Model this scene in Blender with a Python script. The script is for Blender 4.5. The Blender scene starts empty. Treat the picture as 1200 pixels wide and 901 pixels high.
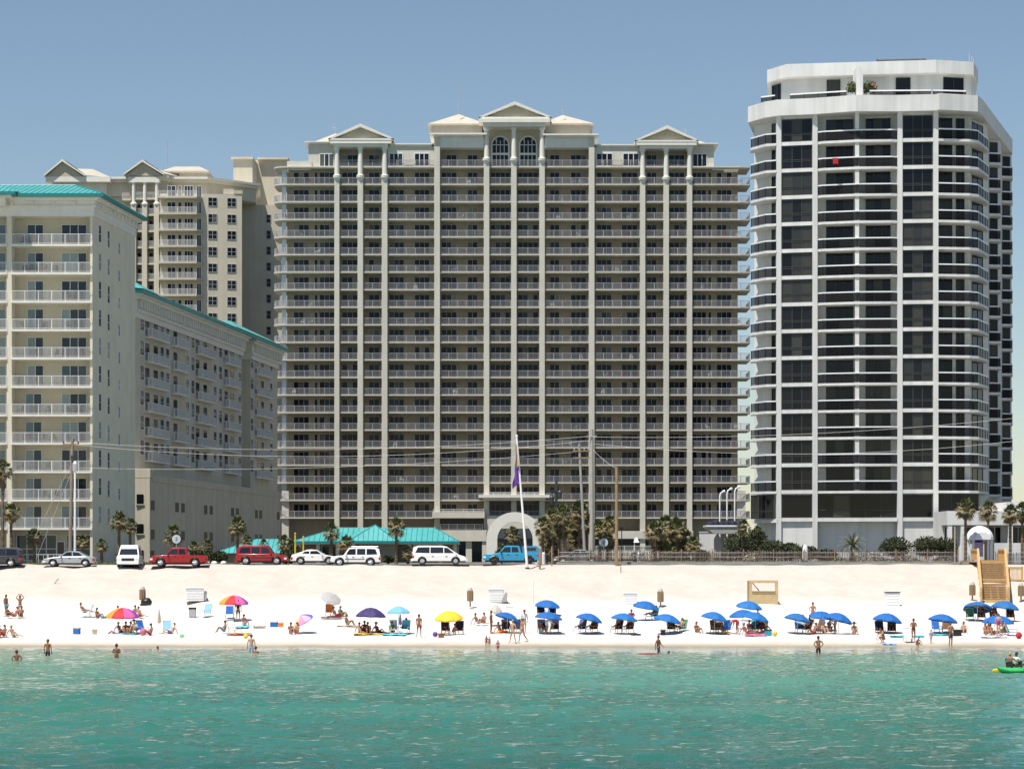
import bpy, bmesh, math, random
import numpy as np
from mathutils import Vector, Matrix
random.seed(7)
R = math.radians
scene = bpy.context.scene
COL = scene.collection
F, CX, HY, H = 2880.0, 600.0, 655.0, 6.4        # focal length in photo pixels, horizon row, eye height

def wx(px, Y): return (px - CX) * Y / F
def wz(py, Y): return H + (HY - py) * Y / F

# ------------------------------------------------------------------ terrain profile
PROF = [(-3000, -12), (60, -7), (110, -4.2), (140, -1.9), (153, -1.05), (163, -.66), (172, -.3), (178, -.08), (180.2, 0.0),
        (183, .237), (190, .66), (198, 1.106), (205, 1.63), (211, 2.37), (214, 2.83), (220, 4.11), (226, 5.30),
        (229, 5.72), (232, 5.92), (6000, 5.92)]
PY_, PZ_ = [p[0] for p in PROF], [p[1] for p in PROF]
def gz(Y): return float(np.interp(Y, PY_, PZ_))
def gY(py):
    lo, hi = 150.0, 232.0
    for _ in range(50):
        m = (lo + hi) / 2
        if HY + (H - gz(m)) * F / m > py: lo = m
        else: hi = m
    return (lo + hi) / 2
def gp(px, py):
    Y = gY(py); return Vector((wx(px, Y), Y, gz(Y)))
def wp(px, py):                                     # a point at the water level
    Y = H * F / (py - HY); return Vector((wx(px, Y), Y, gz(Y)))

# ------------------------------------------------------------------ mesh builder
class MB:
    def __init__(s): s.v, s.f, s.m, s.M = [], [], [], None
    def frame(s, P=None, Q=None):
        if P is None: s.M = None; return s
        u = (Vector((Q[0], Q[1], 0)) - Vector((P[0], P[1], 0))); u.normalize()
        s.M = Matrix(((u.x, -u.y, 0, P[0]), (u.y, u.x, 0, P[1]), (0, 0, 1, 0), (0, 0, 0, 1)))
        return s
    def add(s, vs, fs, m=0):
        o = len(s.v)
        if s.M is not None: vs = [s.M @ Vector(p) for p in vs]
        s.v += [tuple(p) for p in vs]; s.f += [[i + o for i in f] for f in fs]; s.m += [m] * len(fs)
        return s
    def box(s, x0, x1, y0, y1, z0, z1, m=0, ends=True):
        vs = [(x, y, z) for z in (z0, z1) for y in (y0, y1) for x in (x0, x1)]
        fs = [(0, 1, 5, 4), (1, 3, 7, 5), (3, 2, 6, 7), (2, 0, 4, 6)]
        if ends: fs += [(0, 2, 3, 1), (4, 5, 7, 6)]
        return s.add(vs, fs, m)
    def prism(s, poly, z0, z1, m=0, poly2=None):
        n = len(poly); p2 = poly2 or poly
        vs = [(p[0], p[1], z0) for p in poly] + [(p[0], p[1], z1) for p in p2]
        fs = [(i, (i + 1) % n, n + (i + 1) % n, n + i) for i in range(n)] + [tuple(range(n - 1, -1, -1)), tuple(range(n, 2 * n))]
        return s.add(vs, fs, m)
    def xz(s, poly, y0, y1, m=0):                    # outline in x,z pushed through y
        n = len(poly)
        vs = [(p[0], y0, p[1]) for p in poly] + [(p[0], y1, p[1]) for p in poly]
        fs = [(i, (i + 1) % n, n + (i + 1) % n, n + i) for i in range(n)] + [tuple(range(n - 1, -1, -1)), tuple(range(n, 2 * n))]
        return s.add(vs, fs, m)
    def tube(s, pts, rad, n=6, m=0, cap=True):
        pts = [Vector(p) for p in pts]
        if not isinstance(rad, (list, tuple)): rad = [rad] * len(pts)
        vs, fs = [], []
        for i, p in enumerate(pts):
            d = (pts[min(i + 1, len(pts) - 1)] - pts[max(i - 1, 0)]).normalized()
            a = d.cross(Vector((0, 0, 1)))
            if a.length < 1e-3: a = Vector((1, 0, 0))
            a.normalize(); b = d.cross(a)
            for k in range(n):
                t = 2 * math.pi * k / n
                vs.append(p + (a * math.cos(t) + b * math.sin(t)) * rad[i])
        for i in range(len(pts) - 1):
            for k in range(n):
                fs.append((i * n + k, i * n + (k + 1) % n, (i + 1) * n + (k + 1) % n, (i + 1) * n + k))
        if cap: fs += [tuple(range(n)), tuple(range((len(pts) - 1) * n, len(pts) * n))]
        return s.add(vs, fs, m)
    def lathe(s, prof, c=(0, 0, 0), n=12, m=0):
        vs, fs = [], []
        for r, z in prof:
            for k in range(n):
                t = 2 * math.pi * k / n
                vs.append((c[0] + r * math.cos(t), c[1] + r * math.sin(t), c[2] + z))
        L = len(prof)
        for i in range(L - 1):
            for k in range(n):
                fs.append((i * n + k, i * n + (k + 1) % n, (i + 1) * n + (k + 1) % n, (i + 1) * n + k))
        fs += [tuple(range(n - 1, -1, -1)), tuple(range((L - 1) * n, L * n))]
        return s.add(vs, fs, m)
    def ball(s, c, r, n=8, k=5, m=0):
        if not isinstance(r, (tuple, list)): r = (r, r, r)
        vs, fs = [], []
        for i in range(k + 1):
            a = math.pi * i / k
            for j in range(n):
                t = 2 * math.pi * j / n
                vs.append((c[0] + r[0] * math.sin(a) * math.cos(t), c[1] + r[1] * math.sin(a) * math.sin(t), c[2] - r[2] * math.cos(a)))
        for i in range(k):
            for j in range(n):
                fs.append((i * n + j, i * n + (j + 1) % n, (i + 1) * n + (j + 1) % n, (i + 1) * n + j))
        return s.add(vs, fs, m)
    def mesh(s, name, mats, off=(0, 0, 0), smooth=False):
        me = bpy.data.meshes.new(name)
        if off != (0, 0, 0): s.v = [(p[0] - off[0], p[1] - off[1], p[2] - off[2]) for p in s.v]
        me.from_pydata(s.v, [], s.f)
        for k in (mats if isinstance(mats, (list, tuple)) else [mats]): me.materials.append(k)
        if any(s.m): me.polygons.foreach_set('material_index', s.m)
        if smooth:
            me.polygons.foreach_set('use_smooth', [True] * len(s.f))
            me.set_sharp_from_angle(angle=R(40))
        me.update()
        return me
    def build(s, name, mats, parent=None, smooth=False, loc=None):
        off = (0, 0, 0)
        if parent is not None and loc is None:
            off = tuple(wloc(parent))
        o = bpy.data.objects.new(name, s.mesh(name, mats, off, smooth))
        COL.objects.link(o)
        if parent is not None: o.parent = parent
        if loc is not None: o.location = loc
        return o
def wloc(o):
    v = Vector((0, 0, 0))
    while o is not None: v += o.location; o = o.parent
    return v

def tag(o, label=None, cat=None, group=None, kind=None):
    if label: o['label'] = label
    if cat: o['category'] = cat
    if group: o['group'] = group
    if kind: o['kind'] = kind
    return o
def thing(name, label, cat, loc=(0, 0, 0), rz=0, group=None):
    o = bpy.data.objects.new(name, None); COL.objects.link(o)
    o.location = loc; o.rotation_euler = (0, 0, rz); o.empty_display_size = .3
    return tag(o, label, cat, group)
def inst(name, me, parent=None, loc=(0, 0, 0), rz=0, sc=None, mats=None):
    o = bpy.data.objects.new(name, me); COL.objects.link(o)
    o.parent = parent; o.location = loc; o.rotation_euler = (0, 0, rz)
    if sc: o.scale = sc if isinstance(sc, (tuple, list)) else (sc, sc, sc)
    if mats:
        for i, m in enumerate(mats):
            if m is not None and i < len(o.material_slots): o.material_slots[i].link = 'OBJECT'; o.material_slots[i].material = m
    return o
def copy_tree(o, parent=None, loc=None):
    c = o.copy(); COL.objects.link(c); c.parent = parent
    if loc is not None: c.location = loc
    for ch in list(o.children): copy_tree(ch, c)
    return c
def floors(o, dzs):                                  # repeats a part up the storeys
    for dz in dzs:
        copy_tree(o, o.parent, o.location + Vector((0, 0, dz)))

# ------------------------------------------------------------------ materials
def mat(name, col, rough=.7, metal=0.0, var=.08, scale=3.0, bump=0.0, spec=.4, streak=0.0, island=0.0, stretch=None):
    m = bpy.data.materials.new(name); m.use_nodes = True
    nt = m.node_tree; N = nt.nodes; L = nt.links
    b = N['Principled BSDF']
    b.inputs['Roughness'].default_value = rough; b.inputs['Metallic'].default_value = metal
    b.inputs['Specular IOR Level'].default_value = spec
    tc = N.new('ShaderNodeTexCoord'); nz = N.new('ShaderNodeTexNoise')
    nz.inputs['Scale'].default_value = scale; nz.inputs['Detail'].default_value = 5
    src = tc.outputs['Object']
    if stretch:
        mp = N.new('ShaderNodeMapping'); mp.inputs['Scale'].default_value = stretch
        L.new(src, mp.inputs['Vector']); src = mp.outputs['Vector']
    L.new(src, nz.inputs['Vector'])
    rp = N.new('ShaderNodeMapRange'); rp.inputs['From Min'].default_value = .3; rp.inputs['From Max'].default_value = .7
    rp.inputs['To Min'].default_value = 1 - var; rp.inputs['To Max'].default_value = 1 + var
    L.new(nz.outputs['Fac'], rp.inputs['Value'])
    fac = rp.outputs['Result']
    def mul(a, bb):
        q = N.new('ShaderNodeMath'); q.operation = 'MULTIPLY'; L.new(a, q.inputs[0]); L.new(bb, q.inputs[1]); return q.outputs[0]
    if streak:
        mp = N.new('ShaderNodeMapping'); mp.inputs['Scale'].default_value = (1.3, 1.3, .05); L.new(tc.outputs['Object'], mp.inputs['Vector'])
        n2 = N.new('ShaderNodeTexNoise'); n2.inputs['Scale'].default_value = 1.0; n2.inputs['Detail'].default_value = 4; L.new(mp.outputs['Vector'], n2.inputs['Vector'])
        r2 = N.new('ShaderNodeMapRange'); r2.inputs['From Min'].default_value = .35; r2.inputs['From Max'].default_value = .65
        r2.inputs['To Min'].default_value = 1 - streak; r2.inputs['To Max'].default_value = 1 + streak * .4
        L.new(n2.outputs['Fac'], r2.inputs['Value']); fac = mul(fac, r2.outputs['Result'])
    if island:
        g = N.new('ShaderNodeNewGeometry'); r3 = N.new('ShaderNodeMapRange')
        r3.inputs['To Min'].default_value = 1 - island; r3.inputs['To Max'].default_value = 1 + island
        L.new(g.outputs['Random Per Island'], r3.inputs['Value']); fac = mul(fac, r3.outputs['Result'])
    vm = N.new('ShaderNodeVectorMath'); vm.operation = 'SCALE'; vm.inputs[0].default_value = col[:3]
    L.new(fac, vm.inputs['Scale']); L.new(vm.outputs['Vector'], b.inputs['Base Color'])
    if bump:
        bp = N.new('ShaderNodeBump'); bp.inputs['Strength'].default_value = bump; bp.inputs['Distance'].default_value = .03
        n3 = N.new('ShaderNodeTexNoise'); n3.inputs['Scale'].default_value = scale * 6; n3.inputs['Detail'].default_value = 4
        L.new(src, n3.inputs['Vector']); L.new(n3.outputs['Fac'], bp.inputs['Height']); L.new(bp.outputs['Normal'], b.inputs['Normal'])
    return m
def glass(name, cols, rough=.06, spec=.5):
    m = bpy.data.materials.new(name); m.use_nodes = True
    nt = m.node_tree; N = nt.nodes; L = nt.links; b = N['Principled BSDF']
    b.inputs['Roughness'].default_value = rough; b.inputs['Specular IOR Level'].default_value = spec
    g = N.new('ShaderNodeNewGeometry'); oi = N.new('ShaderNodeObjectInfo')
    a = N.new('ShaderNodeMath'); a.operation = 'ADD'; L.new(g.outputs['Random Per Island'], a.inputs[0]); L.new(oi.outputs['Random'], a.inputs[1])
    fr = N.new('ShaderNodeMath'); fr.operation = 'FRACT'; L.new(a.outputs[0], fr.inputs[0])
    cr = N.new('ShaderNodeValToRGB'); cr.color_ramp.interpolation = 'CONSTANT'
    e = cr.color_ramp.elements
    while len(e) > 1: e.remove(e[-1])
    for i, (p, c) in enumerate(cols):
        q = e[0] if i == 0 else e.new(p)
        q.position = p; q.color = (*c, 1)
    L.new(fr.outputs[0], cr.inputs['Fac']); L.new(cr.outputs['Color'], b.inputs['Base Color'])
    tc = N.new('ShaderNodeTexCoord'); nz = N.new('ShaderNodeTexNoise'); nz.inputs['Scale'].default_value = .7; nz.inputs['Detail'].default_value = 2
    L.new(tc.outputs['Object'], nz.inputs['Vector'])
    bp = N.new('ShaderNodeBump'); bp.inputs['Strength'].default_value = .05; bp.inputs['Distance'].default_value = .1
    L.new(nz.outputs['Fac'], bp.inputs['Height']); L.new(bp.outputs['Normal'], b.inputs['Normal'])
    return m
M = {}
M['cream'] = mat('cream_stucco', (.60, .57, .485), .85, var=.05, scale=.6, bump=.15, streak=.05)
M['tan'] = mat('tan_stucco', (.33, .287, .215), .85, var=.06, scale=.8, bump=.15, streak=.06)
M['trim'] = mat('white_trim', (.76, .73, .65), .6, var=.04, scale=1.0, streak=.04)
M['white_rail'] = mat('white_railing_paint', (.70, .69, .67), .45, var=.03, scale=1.0)
M['polewood'] = mat('old_pole_wood', (.24, .20, .15), .9, var=.2, scale=3, stretch=(6, 6, .5))
M['dkground'] = mat('dark_inland_ground', (.085, .085, .07), .95, var=.25, scale=.2, bump=.3)
M['roofcream'] = mat('cream_roof_sheet', (.46, .415, .34), .7, var=.06, scale=.7, streak=.06)
M['gabletan'] = mat('gable_stucco', (.50, .45, .33), .85, var=.05)  # duller tan stucco for the gable faces and the gallery wall
M['glassE'] = glass('dark_balcony_glass', [(0, (.006, .009, .016)), (.40, (.012, .018, .032)), (.66, (.03, .04, .06)), (.80, (.008, .008, .010)), (.90, (.10, .105, .10)), (.96, (.22, .21, .18))])
M['rail_grey'] = mat('pale_grey_railing', (.43, .42, .43), .45, var=.05)
M['frameE'] = mat('grey_door_frame', (.46, .45, .43), .5, var=.05)
M['glassE'].node_tree.nodes['Principled BSDF'].inputs['Specular IOR Level'].default_value = .22
M['skyglass'] = glass('painted_sky_glass', [(0, (.50, .62, .72)), (.5, (.58, .68, .76))], .2)
M['winframe'] = mat('white_window_frame', (.74, .73, .70), .5, var=.03)
M['creamA'] = mat('pale_cream_stucco', (.70, .645, .51), .85, var=.05, scale=.5, bump=.15, streak=.05)
M['yellowA'] = mat('buff_balcony_wall', (.62, .56, .425), .85, var=.05, scale=.5, streak=.04)
M['teal'] = mat('teal_metal_roof', (.075, .345, .33), .45, var=.10, scale=.5, spec=.5, streak=.10)
M['tealdark'] = mat('teal_roof_edge', (.015, .20, .21), .45, var=.05)
M['curtain'] = glass('glass_over_curtain', [(0, (.20, .27, .28)), (.4, (.27, .34, .34)), (.8, (.15, .22, .25))], .12)
M['glassA'] = glass('dark_door_glass', [(0, (.012, .02, .035)), (.5, (.03, .05, .07)), (.85, (.06, .09, .11))])
M['wallB'] = mat('wing_stucco', (.58, .525, .42), .85, var=.05, scale=.5, bump=.15, streak=.07)
M['wallD'] = mat('rear_tower_stucco', (.60, .545, .43), .85, var=.05, scale=.4, bump=.1, streak=.06)
M['wallC'] = mat('podium_stucco', (.52, .47, .37), .85, var=.05, scale=.4, bump=.15, streak=.10)
M['whiteF'] = mat('white_painted_concrete', (.69, .68, .655), .7, var=.06, scale=.35, bump=.1, streak=.11)
M['glassF'] = glass('black_tinted_glass', [(0, (.006, .006, .008)), (.4, (.012, .012, .014)), (.62, (.035, .036, .035)), (.86, (.05, .048, .042))], .05, .30)
M['railF'] = glass('smoked_railing_panel', [(0, (.010, .009, .010)), (.6, (.022, .019, .020))], .3, .15)
M['railF'].node_tree.nodes['Principled BSDF'].inputs['Alpha'].default_value = .80
M['black'] = mat('black_frame', (.012, .012, .013), .4, var=.05)
M['mullionF'] = mat('dark_bronze_frame', (.05, .048, .045), .4, var=.05)
M['concrete'] = mat('pole_concrete', (.36, .345, .31), .85, var=.10, scale=2, streak=.1)
M['wood'] = mat('weathered_wood', (.30, .20, .11), .85, var=.25, scale=3, bump=.2, stretch=(6, 6, .6))
M['newwood'] = mat('golden_timber', (.52, .33, .14), .75, var=.2, scale=3, bump=.15, stretch=(6, 6, .8))
M['picket'] = mat('grey_picket_wood', (.135, .10, .075), .9, var=.15, scale=3, island=.45)
M['steel'] = mat('galvanised_steel', (.55, .56, .57), .4, metal=.6, var=.08)
M['whitepaint'] = mat('white_gloss_paint', (.80, .80, .79), .35, var=.03)
M['yellow'] = mat('yellow_paint', (.75, .55, .06), .5, var=.06)
M['darkmetal'] = mat('dark_metal', (.06, .06, .06), .5, metal=.3, var=.1)
M['wire'] = mat('cable_sheath', (.55, .53, .50), .5, var=.05)
M['trunk'] = mat('palm_trunk_bark', (.17, .12, .075), .95, var=.3, scale=5, bump=.5)
M['frond'] = mat('palm_frond_green', (.075, .10, .028), .6, var=.2, scale=2, island=.55)
M['frondtan'] = mat('palm_frond_tan', (.20, .155, .07), .8, var=.2, scale=2, island=.5)
M['leaf'] = mat('shrub_leaf', (.045, .06, .018), .6, var=.2, scale=2, island=.55)
M['leafcore'] = mat('shrub_core', (.03, .032, .015), .9, var=.2)
M['grass'] = mat('kerb_grass', (.10, .13, .035), .8, var=.3, island=.4)
M['fabricgrey'] = mat('grey_fabric', (.36, .35, .34), .9, var=.05)
M['tanbin'] = mat('tan_slatted_wood', (.25, .18, .105), .9, var=.2, scale=4, stretch=(8, 8, .5))
M['rubber'] = mat('tyre_rubber', (.02, .02, .02), .9, var=.1)
M['rim'] = mat('alloy_rim', (.62, .63, .64), .3, metal=.7, var=.05)
M['carglass'] = glass('car_window_glass', [(0, (.012, .014, .018)), (.5, (.02, .024, .028))], .03, .6)
M['lamp'] = mat('clear_lamp_lens', (.75, .76, .76), .15, var=.05)
M['redlamp'] = mat('red_lamp_lens', (.45, .015, .015), .2, var=.05)
M['plastic'] = mat('black_plastic', (.03, .03, .03), .6, var=.05)
M['chrome'] = mat('chrome', (.75, .75, .76), .15, metal=1, var=.02)
def colmat(name, c, rough=.75, var=.06, **k): return mat(name, c, rough, var=var, **k)
SKY = (1.0, .15, .9, .075); EXPO = 0.42
# ------------------------------------------------------------------ facade helpers (x along the wall, y into the building)
def railing(mb, x0, x1, z, y=0.0, h=1.05, sp=.125, w=.024, post=1.55):
    mb.box(x0, x1, y - .03, y + .03, z + h - .06, z + h); mb.box(x0, x1, y - .02, y + .02, z + .08, z + .12)
    n = max(1, int(round((x1 - x0) / sp)))
    for i in range(n):
        x = x0 + (i + .5) * (x1 - x0) / n
        mb.box(x - w / 2, x + w / 2, y - .012, y + .012, z + .12, z + h - .06, ends=False)
    k = max(1, int(round((x1 - x0) / post)))
    for i in range(k + 1):
        x = min(max(x0 + i * (x1 - x0) / k, x0 + .04), x1 - .04)
        mb.box(x - .04, x + .04, y - .034, y + .034, z, z + h + .01)
def pane_set(fr, gl, x0, x1, z0, z1, y, n, fw=.07, gm=0, rows=None):
    """frame bars proud of the wall plane y, panes between them"""
    fr.box(x0 - fw, x1 + fw, y - .08, y, z1, z1 + fw); fr.box(x0 - fw, x1 + fw, y - .08, y, z0 - fw, z0)
    for i in range(n + 1):
        x = x0 + i * (x1 - x0) / n
        a, b = x - fw / 2, x + fw / 2
        if i == 0: a, b = x - fw, x
        if i == n: a, b = x, x + fw
        fr.box(a, b, y - .08, y, z0, z1)
    for q in (rows or []):
        fr.box(x0, x1, y - .07, y, z0 + (z1 - z0) * q - fw * .4, z0 + (z1 - z0) * q + fw * .4)
    for i in range(n):
        a = x0 + i * (x1 - x0) / n; b = x0 + (i + 1) * (x1 - x0) / n
        g = gm if isinstance(gm, int) else gm[i % len(gm)]
        gl.add([(a, y - .03, z0), (b, y - .03, z0), (b, y - .03, z1), (a, y - .03, z1)], [(0, 1, 2, 3)], g)
def win_part(name, parent, P, Q, x0, x1, z0, z1, y, n, gmats, fmat, gm=0, rows=None, fw=.07):
    fr, gl = MB().frame(P, Q), MB().frame(P, Q)
    pane_set(fr, gl, x0, x1, z0, z1, y, n, fw, gm, rows)
    g = gl.build(name, gmats, parent)
    f = fr.build('frame', fmat, g)
    return g
def hip_ribs(mb, e0, e1, r0, r1, sp=.55, h=.06, w=.05, m=0):
    """standing seams on a roof plane: eave e0-e1, ridge r0-r1"""
    e0, e1, r0, r1 = map(Vector, (e0, e1, r0, r1))
    L = (e1 - e0).length; u = (e1 - e0) / L
    a, b = (r0 - e0).dot(u), (r1 - e0).dot(u)
    up = (r0 - e0) - u * a
    nrm = u.cross(up).normalized()  # dark solid core fills the foliage, with a thin stem below
    if nrm.z < 0: nrm = -nrm
    k = int(L / sp)
    for i in range(1, k):
        x = i * L / k
        t = 1.0
        if x < a: t = x / a
        elif x > b: t = (L - x) / max(1e-6, (L - b))
        p = e0 + u * x; q = p + up * max(.02, min(1, t))
        o = u * (w / 2)
        mb.add([p - o, p + o, q + o, q - o, p - o + nrm * h, p + o + nrm * h, q + o + nrm * h, q - o + nrm * h],
               [(4, 5, 6, 7), (0, 1, 5, 4), (1, 2, 6, 5), (3, 0, 4, 7)], m)

# ================================================================== CENTRAL TOWER
def central_tower():
    Y0 = 405.0; k = Y0 / F
    X = lambda p: (p - CX) * k
    Z = lambda y: H + (HY - y) * k
    gz0 = 5.92
    t = thing('condo_tower', 'tallest tan condominium tower with stacked white railed balconies and pedimented roofline', 'building', (X(602), Y0, gz0))
    P, Q = (0, Y0), (1, Y0)
    FH = 20.55 * k
    ZS = [Z(195) - FH * i for i in range(21)]         # slab tops
    back = 2.3
    # --- main wall
    w = MB().frame(P, Q)
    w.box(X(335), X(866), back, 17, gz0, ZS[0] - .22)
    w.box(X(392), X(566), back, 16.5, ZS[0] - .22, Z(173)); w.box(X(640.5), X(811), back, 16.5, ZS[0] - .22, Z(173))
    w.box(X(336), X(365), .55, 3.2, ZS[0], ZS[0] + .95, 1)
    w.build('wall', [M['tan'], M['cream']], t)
    # --- piers
    cols = [(392, 397.7, 173), (419.2, 425.4, 173), (447.5, 454, 173), (509, 515.5, 160), (567, 573.3, 150), (599, 605.3, 150), (632, 638.3, 150),
            (690, 696.5, 160), (750, 756, 175), (777.5, 783.7, 175), (805, 811, 175)]
    for i, (a, b, ty) in enumerate(cols):
        m = MB().frame(P, Q)
        top = Z(ty)
        if i in (3, 7): m.box(X(a), X(b), -.35, back, gz0, top)
        else:
            cap = Z(208) if i in (0, 1, 2) else (Z(210) if i > 7 else Z(188))
            m.box(X(a), X(b), -.35, back, gz0, cap)
            c = (X((a + b) / 2), -.05, 0)
            m.lathe([(.30, cap - .9), (.36, cap - .6), (.62, cap - .1), (.66, cap + .3), (.46, cap + .42)], c, 12, 1)
            m.lathe([(.42, cap + .42), (.36, top - .5), (.36, top - .45), (.5, top - .3), (.5, top)], c, 12, 1)
        m.build('column', [M['cream'], M['trim']], t)
    # --- bays: x0,x1, door spans
    bays = {
     'L1': (320, 392, [(342.5, 361, 3), (367, 371.3, 1), (373, 391, 3)]), 'L2': (397.7, 419.2, [(399.5, 418.5, 3)]), 'L3': (425.4, 447.5, [(431, 444, 2)]),
     'L4': (454, 509, [(455, 473, 3), (485, 503, 3)]), 'L5': (515.5, 567, [(516.5, 535, 3), (547.5, 559.5, 2)]), 'L6': (573.3, 599, [(574.5, 598, 4)]),
     'R6': (605.3, 632, [(606.5, 631, 4)]), 'R5': (638.3, 690, [(644.5, 656, 2), (669, 687.5, 3)]), 'R4': (696.5, 750, [(699.5, 717.5, 3), (729, 748, 3)]),
     'R3': (756, 777.5, [(758.5, 770.5, 2)]), 'R2': (783.7, 805, [(784.5, 803.5, 3)]), 'R1': (811, 880, [(812, 829, 3), (831, 835, 1), (841, 859, 3)])}
    def slab(m, b, z):
        x0, x1 = X(bays[b][0]), X(bays[b][1])
        if b == 'L1':
            r = X(334) - x0
            pl = [(x0 + .2, 8), (x0, 5.5), (x0, 1.6), (x0 + .35, .75), (x0 + .95, .25), (x0 + 1.9, 0), (x1, 0), (x1, 2.1), (X(334), 2.1), (X(334), 8)]
            m.prism(pl, z - .20, z)
        elif b == 'R1':
            pl = [(x0, 2.1), (x0, 0), (X(868), 0), (x1 - .2, .5), (x1, 1.3), (x1, 8), (X(867), 8), (X(867), 2.1)]
            m.prism(pl, z - .20, z)
        else: m.box(x0, x1, 0, back, z - .20, z)
    def rails(m, b, z):
        x0, x1 = X(bays[b][0]), X(bays[b][1])
        if b == 'L1':
            railing(m, x0 + 1.9, x1, z, .08)
            pts = [(x0 + 1.9, .08), (x0 + .95, .33), (x0 + .42, .8), (x0 + .08, 1.6), (x0 + .08, 7.8)]
            side_rail(m, pts, z)
        elif b == 'R1':
            railing(m, x0, X(868), z, .08)
            side_rail(m, [(X(868), .08), (x1 - .22, .55), (x1 - .08, 1.3), (x1 - .08, 7.8)], z)
        else: railing(m, x0 + .02, x1 - .02, z, .08)
    def side_rail(m, pts, z):
        keep = m.M
        for a, b in zip(pts, pts[1:]):
            A, B = keep @ Vector((a[0], a[1], 0)), keep @ Vector((b[0], b[1], 0))
            m.frame(A, B); railing(m, 0, (B - A).length, z)
        m.M = keep
    def one(b, z):
        m, r = MB().frame(P, Q), MB().frame(P, Q)
        slab(m, b, z); rails(r, b, z)
        o = m.build('balcony', M['cream'], t); r.build('railing', M['rail_grey'], o)
        return o
    for b in ('L1', 'R1', 'L4', 'R4'):
        last = 20 if b[1] == '1' else 21
        o = one(b, ZS[1] if b[1] == '1' else ZS[0])
        floors(o, [-FH * i for i in range(1, last if b[1] == '1' else 21)])
    for b in ('L5', 'R5'):
        o = one(b, ZS[0]); floors(o, [-FH * i for i in range(1, 8)])
    m, r = MB().frame(P, Q), MB().frame(P, Q)
    for b in ('L2', 'L3', 'L6', 'R6', 'R3', 'R2'):
        for z in ZS: slab(m, b, z); rails(r, b, z)
    for b in ('L5', 'R5'):
        for z in ZS[8:]: slab(m, b, z); rails(r, b, z)
    o = tag(m.build('balcony', M['cream'], t), 'remaining small balconies in the narrow bays of the tower', kind='stuff')
    tag(r.build('railing', M['rail_grey'], o), 'white balusters of the remaining narrow bay balconies', kind='stuff')
    # roof slabs over the two end bays
    m = MB().frame(P, Q); slab(m, 'L1', ZS[0]); slab(m, 'R1', ZS[0]); m.build('terrace_slab', M['cream'], t)
    # --- doors
    hi = 2.18
    def door(b, i, z):
        a, c, n = bays[b][2][i]
        return win_part('sliding_door', t, P, Q, X(a) + .07, X(c) - .07, z + .07, z + hi, back - .003, n, M['glassE'], M['frameE'], fw=.05)
    solo = {('L6', 0): 20, ('R6', 0): 20, ('L4', 1): 20, ('R4', 0): 20, ('L5', 0): 10, ('R5', 1): 10}
    for (b, i), n in solo.items():
        o = door(b, i, ZS[1]); floors(o, [-FH * j for j in range(1, n)])
    fr, gl = MB().frame(P, Q), MB().frame(P, Q)
    for b in bays:
        for i, (a, c, n) in enumerate(bays[b][2]):
            for j in range(1, 21):
                if j - 1 < solo.get((b, i), 0): continue
                pane_set(fr, gl, X(a) + .07, X(c) - .07, ZS[j] + .07, ZS[j] + hi, back - .003, n, .05)
    for b in ('L2', 'L3', 'L5', 'R5', 'R3', 'R2'):
        for a, c, n in bays[b][2]: pane_set(fr, gl, X(a) + .07, X(c) - .07, ZS[0] + .07, ZS[0] + hi, back - .003, n, .05)
    o = tag(gl.build('sliding_door', M['glassE'], t), 'remaining dark sliding doors behind the balconies', kind='stuff')
    tag(fr.build('frame', M['frameE'], o), 'grey frames of the remaining sliding doors', kind='stuff')
    # glass screens at the left corner, bright sky reflection painted in as pale blue
    m = MB().frame(P, Q)
    for z in ZS[1:]: m.box(X(329.5), X(334.5), 1.2, 1.3, z + .02, z + 2.55)
    m.build('corner_screen', M['skyglass'], t)
    m = MB().frame(P, Q); m.box(X(330), X(338), .4, 2, gz0, ZS[19] + 1.5); m.box(X(864), X(874), .4, 2, gz0, ZS[19] + 1.5); m.build('corner_pier', M['cream'], t)
    # --- top floor walls
    m = MB().frame(P, Q)
    m.box(X(454), X(509), .35, back, ZS[0], Z(171)); m.box(X(696.5), X(750), .35, back, ZS[0], Z(172))
    m.box(X(361), X(392), .8, 9, ZS[0], Z(168)); m.box(X(811), X(837), .8, 9, ZS[0], Z(170))
    m.build('penthouse_wall', M['cream'], t)
    for a, c, y in ((456, 472, .347), (485.5, 503, .347), (699, 718, .347), (730, 749, .347), (374, 391, .797), (812, 829, .797)):
        o = win_part('penthouse_window', t, P, Q, X(a) + .1, X(c) - .1, ZS[0] + .15, ZS[0] + 2.1, y, 3, M['glassE'], M['winframe'], fw=.12)
    # cornices
    m = MB().frame(P, Q)
    def corn(a, b, yt, yb, y0, y1, over=.5):
        m.box(X(a), X(b), y0 - over * .4, y1, Z(yb), Z((yt + yb) / 2)); m.box(X(a) - over, X(b) + over, y0 - over, y1, Z((yt + yb) / 2), Z(yt))
    corn(457, 506, 168, 171, .35, 16, .3); corn(699, 747, 169, 172, .35, 16, .3)
    corn(361, 388, 165.5, 168, .8, 9, .6); corn(815, 837, 167.5, 170, .8, 9, .7)
    corn(391, 455, 165.5, 173, -.35, 9, .55); corn(749.5, 812, 167.5, 175, -.35, 9, .55)
    for a_, b_ in ((509, 567), (638.3, 696.5)):
        q = MB().frame(P, Q); q.box(X(a_), X(b_), -.2, 12, Z(173.5), Z(161)); q.build('frieze', M['trim'], t)
    corn(508, 566, 157, 161, -.35, 12, .6); corn(640, 697, 158, 161.5, -.35, 12, .6)
    corn(566, 639.5, 140.5, 149.5, -.5, 12, .7)
    corn(566, 639, 580, 586.5, -1.2, 1, .7)
    m.build('cornice', M['trim'], t)
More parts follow.
